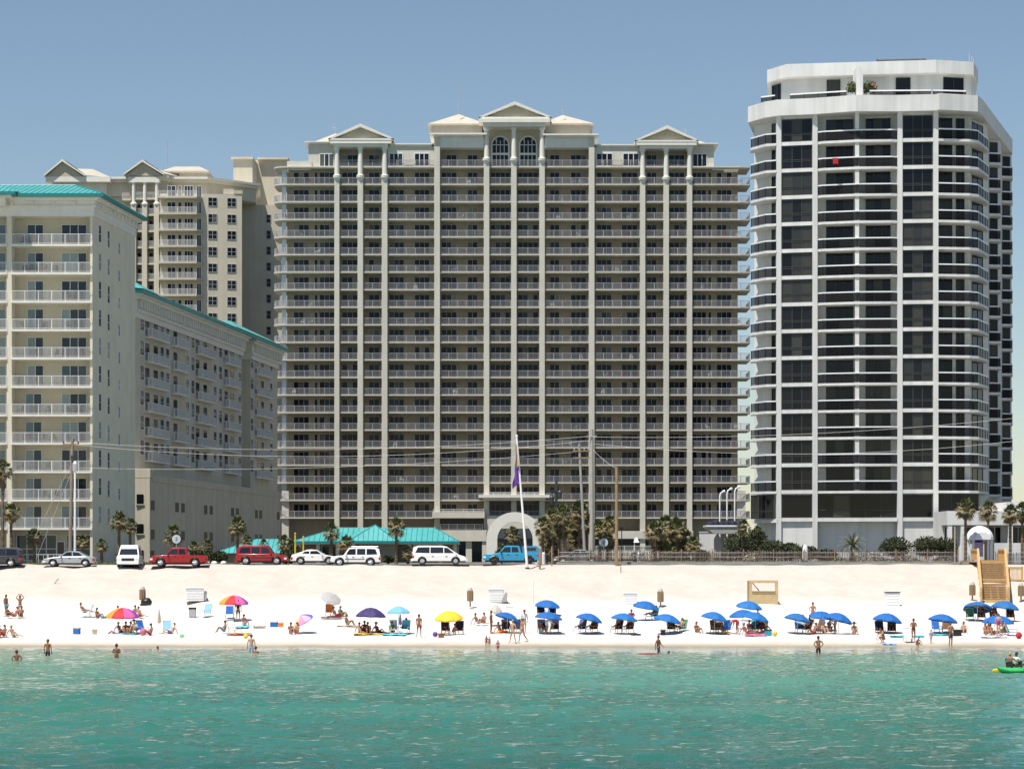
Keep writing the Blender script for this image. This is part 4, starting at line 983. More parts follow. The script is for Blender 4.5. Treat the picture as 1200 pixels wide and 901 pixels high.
def right_lowrise():
    Y0 = 259.0; k = Y0 / F; X = lambda p: (p - CX) * k; Z = lambda y: H + (HY - y) * k; g0 = 5.9
    t = thing('clubhouse', 'low flat roofed white clubhouse with dark openings beside the white tower', 'building', (X(1160), Y0 + 5, g0))
    m = MB()
    m.box(X(1110), X(1262), Y0, Y0 + 8, Z(615), Z(598.5)); m.box(X(1180), X(1262), Y0 + .6, Y0 + 8, Z(598.5), Z(588))
    m.box(X(1110), X(1262), Y0 + 3.5, Y0 + 8, g0, Z(615)); m.box(X(1124), X(1140), Y0 + .1, Y0 + .6, g0, Z(640))
    m.box(X(1166), X(1262), Y0 + .1, Y0 + .5, g0, Z(636))
    m.build('wall', M['whiteF'], t)
    for px in (1111, 1126, 1182, 1215): 
        m = MB(); m.box(X(px), X(px + 5), Y0 + .05, Y0 + .75, g0, Z(615)); m.build('column', M['whiteF'], t)
    for a, b in ((1114, 1124), (1166, 1180), (1189, 1213), (1136, 1163)):
        win_part('window', t, (0, Y0), (1, Y0), X(a), X(b), Z(637) if a != 1114 else g0 + .3, Z(617), 3.49, 2, M['glassF'], M['winframe'])
    # awning kiosk
    Y0 = 247.0; k = Y0 / F
    X = lambda p: (p - CX) * k; Z = lambda y: H + (HY - y) * k
    t = thing('beach_kiosk', 'small white kiosk with a domed awning at the head of the wooden stairs', 'kiosk', (X(1150), Y0, g0))
    m = MB(); cx, r = X(1150), 16.2 * k; zb = Z(632)
    vs, fs = [], []
    n, q = 16, 5
    for j in range(q + 1):
        a = math.pi / 2 * j / q
        for i in range(n + 1):
            b = math.pi * i / n
            vs.append((cx + r * math.cos(b) * math.sin(a) if j else cx + 0, Y0 + .3 - 1.0 * math.cos(a) * 1, zb + r * .98 * math.sin(b) * math.sin(a)))
    vs = []
    for j in range(q + 1):
        f = j / q; rr = r * (.55 + .45 * math.sin(math.pi / 2 * f)); y = Y0 - .9 + 1.8 * f
        for i in range(n + 1):
            b = math.pi * i / n; vs.append((cx + rr * math.cos(b), y, zb + rr * math.sin(b)))
    for j in range(q):
        for i in range(n): fs.append((j * (n + 1) + i, j * (n + 1) + i + 1, (j + 1) * (n + 1) + i + 1, (j + 1) * (n + 1) + i))
    fs.append(tuple(range(n + 1)))
    m.add(vs, fs); m.box(cx - r, cx + r, Y0 + .9, Y0 + 1.0, zb - .45, zb); m.build('awning', M['whitepaint'], t, smooth=True)
    m = MB(); m.box(X(1136), X(1164), Y0 + 2.2, Y0 + 4, g0, zb + .6); m.build('wall', M['whiteF'], t)
    for px in (1135, 1140.5, 1158, 1162):
        m = MB(); m.box(X(px), X(px) + .22, Y0 + .5, Y0 + .75, g0, zb); m.build('post', M['whitepaint'], t)
    m = MB(); m.box(X(1155), X(1157.5), Y0 + .45, Y0 + .7, g0, zb - .2); m.build('post', M['wood'], t)
    m = MB(); m.box(X(1143), X(1153.5), Y0 + .62, Y0 + .66, Z(652), zb - .05, 0); m.box(X(1144), X(1153), Y0 + .59, Y0 + .615, Z(635.5), Z(632.6), 1); m.box(X(1146), X(1149), Y0 + .59, Y0 + .617, Z(634.6), Z(633.4), 2)
    for i, yy in enumerate((638, 640.5, 643, 646, 649)): m.box(X(1145), X(1145 + (7, 5, 6.5, 4, 6)[i]), Y0 + .595, Y0 + .617, Z(yy + .5), Z(yy), 3)
    m.build('poster', [colmat('lilac_paper', (.48, .40, .60)), colmat('violet_ink', (.10, .03, .35)), colmat('magenta_ink', (.5, .02, .2)), colmat('grey_lilac_ink', (.30, .22, .42))], t)
right_lowrise()

def flat_canopy():
    Y0 = 250.0; k = Y0 / F; X = lambda p: (p - CX) * k; Z = lambda y: H + (HY - y) * k; g0 = 5.9
    t = thing('shade_canopy', 'flat white roofed canopy on grey pointed pillars with dark tarpaulin on top', 'canopy', (X(850), Y0 + 2, g0))
    m = MB(); m.xz([(X(836), Z(625)), (X(873), Z(625)), (X(876), Z(617)), (X(828), Z(617)), (X(828.5), Z(618.5))], Y0, Y0 + 4, 1); m.box(X(827.5), X(876), Y0 - .1, Y0 + 4.1, Z(617), Z(615.2), 0)
    m.build('roof', [M['whitepaint'], M['concrete']], t)
    for px, h in ((841.5, 658), (851.5, 648)):
        m = MB(); y = Y0 + (.6 if h > 650 else 2.6); w = .33
        m.xz([(X(px) - w, g0), (X(px) + w, g0), (X(px) + w, Z(631)), (X(px) + w * .3, Z(626)), (X(px) - w * .3, Z(626)), (X(px) - w, Z(631))], y, y + .6); m.build('pillar', M['concrete'], t)
    m = MB()
    for i in range(6):
        m.ball((X(834 + i * 6.5), Y0 + 2, Z(614.6)), (.45, 1.3, random.uniform(.3, .62)), 8, 5)
    m.build('tarpaulin', colmat('navy_tarpaulin', (.012, .016, .035)), t, smooth=True)
    t = thing('garden_wall', 'short bright white wall between the palms and the canopy', 'wall', (X(832), Y0 + 6, g0))
    m = MB(); m.box(X(825), X(846), Y0 + 6, Y0 + 6.4, g0, Z(623)); m.box(X(824.6), X(846.4), Y0 + 5.95, Y0 + 6.45, Z(623), Z(622)); m.build('wall', M['whiteF'], t)
    labs = ['white curved street lamp, shortest and leftmost of three beside the canopy', 'white curved street lamp, middle of three above the canopy', 'white curved street lamp, tallest of three nearest the white tower']
    for i, (px, py) in enumerate(((843.5, 576), (852, 573), (861, 571))):
        x, y = wx(px, 258), 258; zt = wz(py, 258)
        t = thing('street_lamp', labs[i], 'lamp', (x, y, g0), 0, 'curved lamps over the canopy')
        m = MB(); m.tube([(x, y, g0), (x, y, zt - .5), (x + .1, y, zt - .15), (x + .35, y, zt)], [.1, .08, .08, .07], 8); m.build('post', M['whitepaint'], t)
        m = MB(); m.tube([(x + .3, y, zt), (x + .55, y - .05, zt + .06)], [.12, .14], 8); m.build('lamp_head', M['whitepaint'], t)
    # small bell lamp
    x, y = wx(743.5, 236), 236; t = thing('street_lamp', 'short white garden lamp with bell shade behind the fence', 'lamp', (x, y, g0))
    m = MB(); m.tube([(x, y, g0), (x, y, wz(631, y)), (x + .2, y, wz(629.5, y))], .04, 6); m.build('post', M['whitepaint'], t)
    m = MB(); m.lathe([(.30, wz(635.5, y)), (.24, wz(634, y)), (.12, wz(630.5, y)), (.08, wz(629.8, y))], (x + .2, y, 0), 10); m.build('lamp_shade', M['whitepaint'], t)
flat_canopy()

# ================================================================== POLES, WIRES, FLAG, SIGNS
G0 = 5.9
def pole(name, label, cat, p, r0, r1, zt, top=None, mt='concrete', lean=0):
    x, y = p; t = thing(name, label, cat, (x, y, gz(y) - .02))
    m = MB(); m.tube([(x, y, gz(y) - .1), (x + lean * .5, y, (gz(y) + zt) / 2), (x + lean, y, zt)], [r0, (r0 + r1) / 2, r1], 9); m.build('pole', M[mt], t, smooth=True)
    return t
def poles():
    Y = 238.0; Zp = lambda py: wz(py, Y)
    x = wx(82, Y); t = pole('utility_pole', 'weathered wooden utility pole with transformer and guy wires before the cream tower', 'utility pole', (x, Y), .2, .14, Zp(514), mt='polewood', lean=.25)
    m = MB(); m.box(x - .7, x + .9, Y - .12, Y + .02, Zp(521), Zp(519.8)); m.build('crossarm', M['wood'], t)
    for dx in (-.6, .2, .8): m = MB(); m.lathe([(.05, 0), (.08, .1), (.05, .25)], (x + dx, Y - .05, Zp(519.8)), 7); m.build('insulator', M['darkmetal'], t)
    m = MB(); m.lathe([(.26, 0), (.28, .1), (.28, .75), (.15, .9)], (x + .55, Y - .2, Zp(552)), 10); m.build('transformer', M['steel'], t)
    m = MB(); m.box(x + .1, x + .42, Y - .32, Y - .18, Zp(539), Zp(534)); m.build('fuse_box', M['darkmetal'], t)
    for (px, py) in ((60, 585), (62, 610)):
        m = MB(); m.tube([(x + .2, Y, Zp(542 if py < 600 else 552)), (wx(px - 22, Y), Y + 1, Zp(py + 45))], .022, 4); m.build('guy_wire', M['wire'], t)
    x = wx(88.5, Y); pole('utility_pole', 'slim white metal pole standing just right of the weathered wooden pole', 'utility pole', (x, Y - .3), .12, .1, Zp(540), mt='whitepaint')
    Y = 236.5
    x = wx(693.5, Y); tb = pole('utility_pole', 'thick tall concrete utility pole rising out of the palm cluster', 'utility pole', (x, Y), .24, .17, wz(503, Y))
    m = MB(); m.box(x - .5, x + .5, Y - .28, Y - .15, wz(512, Y), wz(511, Y)); m.build('crossarm', M['steel'], tb)
    for dx in (-.4, .4): m = MB(); m.lathe([(.05, 0), (.08, .12), (.05, .3)], (x + dx, Y - .2, wz(511, Y)), 7); m.build('insulator', M['darkmetal'], tb)
    Y = 244.0; x = wx(686, Y)
    t = pole('utility_pole', 'slim leaning grey utility pole with two crossarms left of the thick concrete pole', 'utility pole', (x, Y), .17, .12, wz(520, Y), lean=-.62)
    for py in (529, 537): m = MB(); m.box(x - 1.25, x + .45, Y - .14, Y, wz(py, Y), wz(py - 1.3, Y)); m.build('crossarm', M['wood'], t)
    for dx in (-1.1, -.1, .3): m = MB(); m.lathe([(.05, 0), (.08, .1), (.05, .25)], (x + dx, Y - .07, wz(527.7, Y)), 7); m.build('insulator', M['concrete'], t)
    Y = 262.0; x = wx(652, Y)
    t = pole('utility_pole', 'short dark utility pole hung with transformers behind the palm cluster', 'utility pole', (x, Y), .2, .14, wz(563, Y), mt='darkmetal')
    m = MB(); m.box(x - .9, x + .3, Y - .2, Y - .02, wz(576, Y), wz(574.5, Y)); m.build('crossarm', M['darkmetal'], t)
    for dx, py in ((-.5, 590), (.35, 584)): m = MB(); m.lathe([(.24, 0), (.26, .1), (.26, .7), (.12, .85)], (x + dx, Y - .25, wz(py, Y)), 9); m.build('transformer', M['darkmetal'], t)
    Y = 231.0; x = wx(722.5, Y); pole('utility_pole', 'plain brown timber pole planted at the dune edge beside the picket fence', 'utility pole', (x, Y), .16, .13, wz(547, Y), mt='wood')
    Y = 236.0; x = wx(728.5, Y); t = pole('street_lamp', 'thin black lamp post just right of the brown timber pole', 'lamp', (x, Y), .05, .045, wz(621, Y), mt='black')
    m = MB(); m.lathe([(.06, 0), (.13, .12), (.1, .35), (.02, .42)], (x, Y, wz(621, Y)), 8); m.build('lamp_head', M['black'], t)
    # flagpole
    Y = 227.6; x = wx(618, Y)
    t = thing('flagpole', 'leaning white flagpole at the dune edge', 'flagpole', (x, Y, gz(Y)))
    top = Vector((wx(605.5, Y), Y, wz(512, Y)))
    m = MB(); m.tube([(x, Y, gz(Y) - .1), tuple(top)], [.13, .075], 10); m.ball(tuple(top + Vector((0, 0, .08))), .12); m.build('pole', M['whitepaint'], t, smooth=True)
    m = MB(); m.lathe([(.2, -.1), (.2, .12)], (x, Y, gz(Y)), 10); m.build('base', M['darkmetal'], t)
    m = MB()
    # limp flag, folded down the pole
    nx, nz = 10, 16; vs = []
    for j in range(nz + 1):
        f = j / nz; zt = 521 + 43 * f; xp = 606.2 + 12.5 * (zt - 512) / 150
        wdt = (2.0 + 8.5 * f ** 1.6) * Y / F
        for i in range(nx + 1):
            g = i / nx
            vs.append((wx(xp - .8, Y) - g * wdt * (.9 + .1 * math.sin(j)), Y - .1 + .12 * math.sin(g * 9 + j * .5) * (.3 + f), wz(zt + g * 9 * f, Y)))
    fs = [(j * (nx + 1) + i, j * (nx + 1) + i + 1, (j + 1) * (nx + 1) + i + 1, (j + 1) * (nx + 1) + i) for j in range(nz) for i in range(nx)]
    m.add(vs, fs); m.m = [0 if (q // nx) < 9 and (q % nx) < 6 else 1 for q in range(len(fs))]
    o = m.build('flag', [colmat('yellow_flag_cloth', (.62, .50, .14)), colmat('purple_flag_cloth', (.13, .045, .30))], None, smooth=True)
    tag(o, 'limp purple and yellow flag hanging from the leaning flagpole', 'flag')
    # wires
    def wire(label, pts, sag):
        m = MB(); P = []
        for (a, b) in zip(pts, pts[1:]):
            a, b = Vector(a), Vector(b)
            for i in range(13):
                f = i / 12; p = a.lerp(b, f); p.z -= sag * 4 * f * (1 - f); P.append(p)
        m.tube(P, .014, 4); tag(m.build('power_line', M['wire']), label, 'power line', 'overhead power lines')
    a = lambda px, py, Y: (wx(px, Y), Y, wz(py, Y))
    wire('topmost power line, sagging from the wooden pole to the thick concrete pole', [a(84, 518, 238), a(692, 511, 236.3)], 1.0)
    wire('power line under the topmost one, sagging between the wooden and concrete poles', [a(86, 521, 237.9), a(692, 516, 236.3)], 1.35)
    wire('lower power line crossing the annex and central tower', [a(86, 548, 238), a(681, 529, 244)], .75)
    wire('power line running from the concrete pole across the white tower, upper one', [a(695, 512, 236.4), a(1290, 478, 236)], .9)
    wire('power line running from the concrete pole across the white tower, lower one', [a(695, 520, 236.4), a(1290, 503, 236)], 1.6)
    wire('short service line from the concrete pole down to the brown timber pole', [a(695, 527, 236.4), a(722, 548.5, 231.1)], .15)
    # signs
    for px, py, Y, lab in ((206.8, 631.5, 237, 'round pale sign on a thin post behind the red pickup'), (707.5, 635.5, 238, 'round pale sign on a thin post right of the concrete pole')):
        x = wx(px, Y); z = wz(py, Y); t = thing('road_sign', lab, 'sign', (x, Y, G0), 0, 'round road signs')
        m = MB(); m.tube([(x, Y, G0), (x, Y, z + .2)], .04, 6); m.build('post', M['steel'], t)
        m = MB(); n = 20; m.xz([(x + .42 * math.cos(6.283 * i / n), z + .42 * math.sin(6.283 * i / n)) for i in range(n)], Y - .07, Y - .045, 0)
        m.box(x - .07, x + .09, Y - .08, Y - .071, z - .18, z + .2, 1); m.build('sign_disc', [colmat('pale_sign_face', (.55, .60, .62)), colmat('grey_sign_mark', (.25, .28, .32))], t)
    for px, lab in ((346, 'yellow marker post, left of the pair by the white coupe'), (355.5, 'yellow marker post, right of the pair by the white coupe')):
        x = wx(px, 240); t = thing('marker_post', lab, 'post', (x, 240, G0), 0, 'yellow marker posts')
        m = MB(); m.tube([(x, 240, G0), (x, 240, wz(625 if px < 350 else 629, 240))], .075, 8); m.build('pole', M['yellow'], t); m = MB(); m.ball((x, 240, wz(625 if px < 350 else 629, 240)), .09); m.build('cap', M['yellow'], t)
    # rail by the sedan
    m = MB(); t = thing('fence', 'low white railing in front of the cream tower lobby', 'fence', (wx(60, 246), 246, G0))
    m.frame((0, 246), (1, 246)); railing(m, wx(24, 246), wx(72, 246), G0, 0, 1.0, .5, .04, 1.2); m.build('railing', M['white_rail'], t)
    m = MB()
    # bollards near the fence end
    for px, lab in ((629, 'white bollard behind the blue pickup, left one'), (637, 'white bollard behind the blue pickup, right one'), (748.5, 'white bollard behind the picket fence near the bell lamp'), (762, 'white bollard behind the picket fence under the fan palms')):
        x = wx(px, 235); m = MB(); m.lathe([(.16, 0), (.16, 1.05), (.1, 1.15)], (x, 235, G0), 9); tag(m.build('bollard', M['whitepaint']), lab, 'bollard', 'white bollards')
    for px, py0, py1, Y, lab in ((632.5, 664, 642, 228.2, 'short brown timber post beside the flagpole'), (646.5, 660, 640, 230, 'thin grey post where the picket fence begins')):
        x = wx(px, Y); m = MB(); m.tube([(x, Y, gz(Y) - .1), (x, Y, wz(py1, Y))], .1 if px < 640 else .06, 7); tag(m.build('timber_post', M['wood']), lab, 'post')
poles()

# ================================================================== FENCE, STAIRS, BEACH FURNITURE
def sand_fence(x0, x1, Y, label, h=1.35, dark=False):
    t = thing('sand_fence', label, 'fence', ((x0 + x1) / 2, Y, G0))
    p = MB(); x = x0
    while x < x1:
        hh = h + random.uniform(-.12, .1); ln = random.uniform(-.05, .05); y = Y + .06 * math.sin(x * 1.3)
        z = G0 - .05
        p.add([(x, y, z), (x + .055, y, z), (x + .055 + ln, y, z + hh), (x + ln, y, z + hh), (x, y + .02, z), (x + .055, y + .02, z), (x + .055 + ln, y + .02, z + hh), (x + ln, y + .02, z + hh)],
              [(0, 1, 2, 3), (5, 4, 7, 6), (4, 0, 3, 7), (1, 5, 6, 2), (3, 2, 6, 7)])
        x += random.uniform(.085, .125)
    p.build('pickets', M['picket'] if not dark else mat('dark_mesh_fence', (.10, .10, .10), .8, island=.4), t)
    w = MB()
    for z in (.3, .75, 1.15): w.tube([(x0, Y - .03, G0 + z), ((x0 + x1) / 2, Y - .03, G0 + z - .04), (x1, Y - .03, G0 + z)], .012, 4)
    w.build('wire', M['steel'], t)
    n = max(2, int((x1 - x0) / 2.8))
    for i in range(n + 1):
        x = x0 + i * (x1 - x0) / n; q = MB(); q.tube([(x, Y - .08, G0 - .1), (x + random.uniform(-.06, .06), Y - .08, G0 + h + .12)], .05, 6); q.build('post', M['wood'], t)
sand_fence(wx(655, 233.4), wx(1122, 233.4), 233.4, 'long weathered picket sand fence along the dune edge')
sand_fence(wx(1166, 236), wx(1262, 236), 236, 'dark mesh fence to the right of the wooden stairs', 1.15, True)

def stairs():
    Y1 = gY(705); Y0s = 228.3
    t = thing('beach_stairs', 'golden timber beach stairs descending the dune below the kiosk', 'stairs', (wx(1163, 215), 215, gz(215)))
    zt = wz(657, Y0s); zb = gz(Y1) + .1
    xt0, xt1 = wx(1148, Y0s), wx(1176, Y0s); xb0, xb1 = wx(1152, Y1), wx(1180, Y1)
    n = 17; ymid = .48
    def at(f, s): return Vector((xt0 + (xb0 - xt0) * f if s == 0 else xt1 + (xb1 - xt1) * f, Y0s + (Y1 - Y0s) * f, zt + (zb - zt) * f))
    m = MB()
    for i in range(n + 1):
        f = i / n; a, b = at(f, 0), at(f, 1)
        m.box(a.x, b.x, a.y - .16, a.y + .16, a.z - .05, a.z)
    for f in (0, .5, 1): a, b = at(f, 0), at(f, 1); m.box(a.x - .1, b.x + .1, a.y - .7 if f else a.y - .5, a.y + .3, a.z + .02, a.z + .09); m.box(a.x, b.x, a.y - .74, a.y - .7, a.z - .25, a.z + .02)
    m.build('tread', M['newwood'], t)
    m = MB()
    for i in range(n): 
        f = (i + .5) / n; a, b = at(f, 0), at(f, 1); m.box(a.x, b.x, a.y + .0, a.y + .03, a.z - .12, a.z + .07)
    m.build('riser', M['wood'], t)
    for s in (0, .36, .66, 1):
        m = MB(); a, b = at(0, 0).lerp(at(0, 1), s), at(1, 0).lerp(at(1, 1), s)
        m.tube([a - Vector((0, 0, .2)), b - Vector((0, 0, .1))], .09, 4); m.build('stringer', M['newwood'], t)
    for s in (0, 1):
        o = Vector((-.16 if s == 0 else .16, 0, 0))
        for i in range(6):
            m = MB(); f = i / 5; p = at(f, s) + o; g = gz(p.y); m.box(p.x - .07, p.x + .07, p.y - .07, p.y + .07, min(g, p.z) - .3, p.z + 1.1); m.build('post', M['newwood'], t)
        m = MB(); a, b = at(0, s) + o, at(1, s) + o
        for h in (1.1, .6): 
            A, B = a + Vector((0, 0, h)), b + Vector((0, 0, h))
            m.add([A + Vector((-.1, 0, -.07)), A + Vector((.1, 0, -.07)), A + Vector((.1, 0, .07)), A + Vector((-.1, 0, .07)), B + Vector((-.1, 0, -.07)), B + Vector((.1, 0, -.07)), B + Vector((.1, 0, .07)), B + Vector((-.1, 0, .07))], [(0, 1, 2, 3), (4, 5, 6, 7), (0, 1, 5, 4), (1, 2, 6, 5), (2, 3, 7, 6), (3, 0, 4, 7)])
        m.box(a.x - .1, a.x + .1, a.y, a.y + 3.2, zt + .95, zt + 1.1); m.box(a.x - .06, a.x + .06, a.y + 3.0, a.y + 3.15, zt - .1, zt + 1.1)
        for q in range(8): m.box(a.x - .03, a.x + .03, a.y + .3 + q * .35, a.y + .5 + q * .35, zt + .1, zt + .95)
        m.build('handrail', M['newwood'], t)
    m = MB(); m.box(xt0 - .2, xt1 + .2, Y0s + .3, Y0s + 8, zt - .12, zt); m.build('landing', M['newwood'], t)
    # boardwalk rail to the right
    Yr = 222.0; t = thing('boardwalk_railing', 'timber railing panel standing right of the beach stairs', 'railing', (wx(1189, Yr), Yr, gz(Yr)))
    Xr = lambda p: wx(p, Yr); Zr = lambda y: wz(y, Yr)
    m = MB(); m.box(Xr(1177), Xr(1199), Yr - .06, Yr + .06, Zr(666.5), Zr(664)); m.box(Xr(1177), Xr(1199), Yr - .05, Yr + .05, Zr(680), Zr(678.5)); m.box(Xr(1177), Xr(1199), Yr - .9, Yr + .9, Zr(690), Zr(688)); m.build('rail', M['newwood'], t)
    for p in (1177.5, 1198): m = MB(); m.box(Xr(p) - .08, Xr(p) + .08, Yr - .08, Yr + .08, gz(Yr) - .3, Zr(663.5)); m.build('post', M['newwood'], t)
    m = MB()
    for i in range(13): x = Xr(1179 + i * 1.5); m.box(x - .025, x + .025, Yr - .02, Yr + .02, Zr(678.5), Zr(666.5))
    m.build('baluster', M['newwood'], t)
    x = Xr(1184.5); m = MB(); m.box(x - .42, x + .42, Yr - 1.3, Yr - .9, Zr(687), Zr(682.3)); tag(m.build('storage_box', M['whitepaint']), 'small white box beside the foot of the stairs railing', 'box')
stairs()

def beach_furniture():
    bins = [(167, 708, 'tan slatted bin on a post beside the black bag'), (551, 709.5, 'tan slatted bin on a post left of the white box at mid beach'), (774, 710.5, 'tan slatted bin on a post above the blue umbrellas'), (1139.5, 702.5, 'tan slatted bin on a post left of the stairs foot'), (1196.5, 703.5, 'tan slatted bin on a post at the far right edge')]
    for px, py, lab in bins:
        p = gp(px, py); t = thing('litter_bin', lab, 'bin', tuple(p), 0, 'tan slatted litter bins')
        m = MB(); m.tube([(p.x, p.y, p.z - .1), (p.x, p.y, p.z + .6)], .07, 7); m.build('post', M['wood'], t)
        m = MB()
        m.lathe([(.20, .38), (.24, .42), (.24, 1.25), (.2, 1.3)], tuple(p), 12)
        for i in range(12): a = 6.283 * i / 12; m.box(p.x + .24 * math.cos(a) - .035, p.x + .24 * math.cos(a) + .035, p.y + .24 * math.sin(a) - .035, p.y + .24 * math.sin(a) + .035, p.z + .40, p.z + 1.27)
        m.build('slatted_body', M['tanbin'], t)
        m = MB(); m.lathe([(.22, 1.3), (.2, 1.42), (.14, 1.55), (.03, 1.6)], tuple(p), 10); m.build('lid', mat('lid_' + str(px), (.45, .40, .38), .7), t, smooth=True)
    boxes = [(228.5, 702.5, 1.55, 1.0, 'white storage box on the sand above the rainbow umbrella', .4), (581.5, 704, 1.3, 1.0, 'white storage box right of the middle tan bin', .3), (738.5, 708, 1.15, .95, 'white storage box above the row of blue umbrellas', .1), (1045.5, 709.5, 1.15, 1.1, 'white storage box with a black lid above the blue umbrellas', 0)]
    for px, py, w, h, lab, r in boxes:
        p = gp(px, py); t = thing('storage_box', lab, 'box', tuple(p), r * .3, 'white beach storage boxes')
        m = MB(); m.box(-w / 2, w / 2, -.45, .45, -.1, h); 
        for i in range(4): m.box(-w / 2 + .06, w / 2 - .06, -.475, -.452, .1 + i * h / 4.4, .1 + i * h / 4.4 + .14)
        m.build('chest', M['whitepaint'], t, loc=(0, 0, 0))
        m = MB(); m.box(-w / 2 - .06, w / 2 + .06, -.52, .5, h + .003, h + .09); m.build('lid', M['black'] if px > 1000 else M['whitepaint'], t, loc=(0, 0, 0))
    for px, py, lab in ((239, 703, 'dark grey hatch board leaning on the left storage box'), (591, 705, 'small grey bag beside the storage box by the middle bin')):
        p = gp(px, py); m = MB(); m.xz([(-.25, 0), (.2, 0), (.28, .75), (.1, .85), (-.2, .2)], -.1, .12); o = m.build('bag', M['fabricgrey']); o.location = p; tag(o, lab, 'bag')
    p = gp(171.5, 709.5); m = MB(); m.ball((0, 0, .3), (.5, .35, .34), 10, 6); m.ball((.1, 0, .5), (.28, .25, .2), 8, 5); m.tube([(-.5, 0, .05), (-.2, -.1, .2)], .1, 6); o = m.build('bag', M['black'], smooth=True); o.location = p; tag(o, 'black rubbish bag leaning against the left tan bin', 'bag')
    # timber frame board
    Y = gY(708); X = lambda q: wx(q, Y); Z = lambda q: wz(q, Y); z0 = gz(Y)
    t = thing('lifeguard_booth', 'tan plywood beach booth with an open hatch in its upper half', 'booth', (X(895), Y, z0))
    ply = mat('tan_plywood', (.50, .38, .20), .8, var=.12, scale=2)
    m = MB(); m.box(X(878), X(912), Y - .04, Y + .04, z0 - .1, Z(692.3)); m.box(X(878), X(881.5), Y - .04, Y + .04, Z(692.3), Z(680.5)); m.box(X(908), X(912), Y - .04, Y + .04, Z(692.3), Z(680.5)); m.box(X(878), X(912), Y - .05, Y + .05, Z(683), Z(679.7)); m.build('front_panel', ply, t)
    m = MB(); m.box(X(878), X(878) + .08, Y + .04, Y + 1.8, z0 - .1, Z(680.5)); m.box(X(912) - .08, X(912), Y + .04, Y + 1.8, z0 - .1, Z(692)); m.build('side_panel', M['wood'], t)
    m = MB(); m.tube([(X(882), Y + .3, Z(682.5)), (X(890), Y + .3, Z(692))], .05, 6); m.build('brace', M['wood'], t)
    m = MB(); m.box(X(881), X(908.5), Y - .12, Y - .045, Z(693.2), Z(692.4)); m.build('hatch_sill', M['wood'], t)
    # leaning grey post, thin pvc post, litter
    p = gp(62, 685.5); m = MB(); m.tube([p, p + Vector((.5, .1, .62))], .06, 6); tag(m.build('timber_post', M['fabricgrey']), 'short grey post leaning out of the dune at left', 'post')
    p = gp(624.5, 719); m = MB(); m.tube([p - Vector((0, 0, .1)), p + Vector((.02, 0, 2.9))], .05, 6); tag(m.build('marker_post', M['whitepaint']), 'thin white marker post on the sand left of the blue umbrellas', 'post')
    p = gp(727.5, 671); m = MB(); m.tube([p - Vector((0, 0, .1)), p + Vector((0, 0, 1.0))], .04, 6); tag(m.build('marker_post', M['wood']), 'short thin stake on the dune under the brown pole', 'post')
    p = gp(1117.5 - 3, 659); Y = 231.6; x = wx(1119, Y); m = MB(); m.tube([(x, Y, G0 - .2), (x, Y, wz(617, Y))], .06, 7); tag(m.build('timber_post', mat('grey_pink_post', (.40, .33, .30), .8)), 'tall pale post at the right end of the picket fence', 'post')
    # boulders near the red car
    for px, lab in ((251, 'white kerb stone, left of the pair beside the red cars'), (262, 'white kerb stone, right of the pair beside the red cars')):
        p = gp(px, 661); m = MB(); m.ball((0, 0, .12), (.3, .2, .2), 8, 5); o = m.build('stone', M['whiteF'], smooth=True); o.location = p; tag(o, lab, 'stone', 'white kerb stones')
beach_furniture()

# ================================================================== PLANTS
def crown_mesh(seed, n=46, tan=.45):
    rd = random.Random(seed); m = MB()
    for i in range(n):
        f = i / (n - 1)
        el = math.radians(80 - 135 * f ** 1.05 + rd.uniform(-10, 10)); az = i * 2.399 + rd.uniform(-.35, .35)
        d = Vector((math.cos(el) * math.cos(az), math.cos(el) * math.sin(az), math.sin(el)))
        side = Vector((-math.sin(az), math.cos(az), 0)); up = side.cross(d) * -1
        pl = rd.uniform(.42, .58); base = Vector((0, 0, -.02)); hub = base + d * pl + Vector((0, 0, -.08 * math.cos(el)))
        mi = 1 if (f > 1 - tan and rd.random() < .85) or rd.random() < .10 else 0
        m.add([base + side * .018, base - side * .018, hub - side * .012, hub + side * .012], [(0, 1, 2, 3)], mi)
        nb = 11; L = rd.uniform(.38, .52)
        for b in range(nb):
            a = math.radians(-78 + 156 * b / (nb - 1)); bd = (d * math.cos(a) + side * math.sin(a)).normalized()
            droop = .12 + .22 * abs(math.sin(a)) + (.18 if mi else 0) + rd.uniform(0, .1)
            lb = L * (1 - .25 * abs(math.sin(a)))
            mid = hub + bd * lb * .55 + up * .03 - Vector((0, 0, droop * .1)); tip = hub + bd * lb - Vector((0, 0, droop * .5))
            wv = (side * math.cos(a) - d * math.sin(a)).normalized() * .036
            m.add([hub, mid - wv, tip, mid + wv], [(0, 1, 2, 3)], mi)
    return m.mesh('crown', [M['frond'], M['frondtan']])
CR = [crown_mesh(s, n, t) for s, n, t in ((1, 44, .35), (2, 50, .45), (3, 40, .30), (4, 54, .55), (5, 46, .62))]
def trunk_mesh(seed):
    rd = random.Random(seed); m = MB(); prof = []
    for i in range(25):
        z = i / 24; r = .105 - .03 * z + (.012 if i % 2 else -.004) + (.05 * max(0, z - .8) / .2)
        prof.append((r, z))
    m.lathe(prof, (0, 0, 0), 9)
    for i in range(26):                                # old leaf boots under the crown
        a = rd.uniform(0, 6.28); z = rd.uniform(.78, 1.0); r = .12
        p = Vector((math.cos(a) * r * .7, math.sin(a) * r * .7, z)); q = Vector((math.cos(a) * r * 1.9, math.sin(a) * r * 1.9, z + .045))
        m.tube([p, q], [.03, .012], 4)
    return m.mesh('trunk', M['trunk'])
TR = [trunk_mesh(s) for s in (1, 2, 3)]
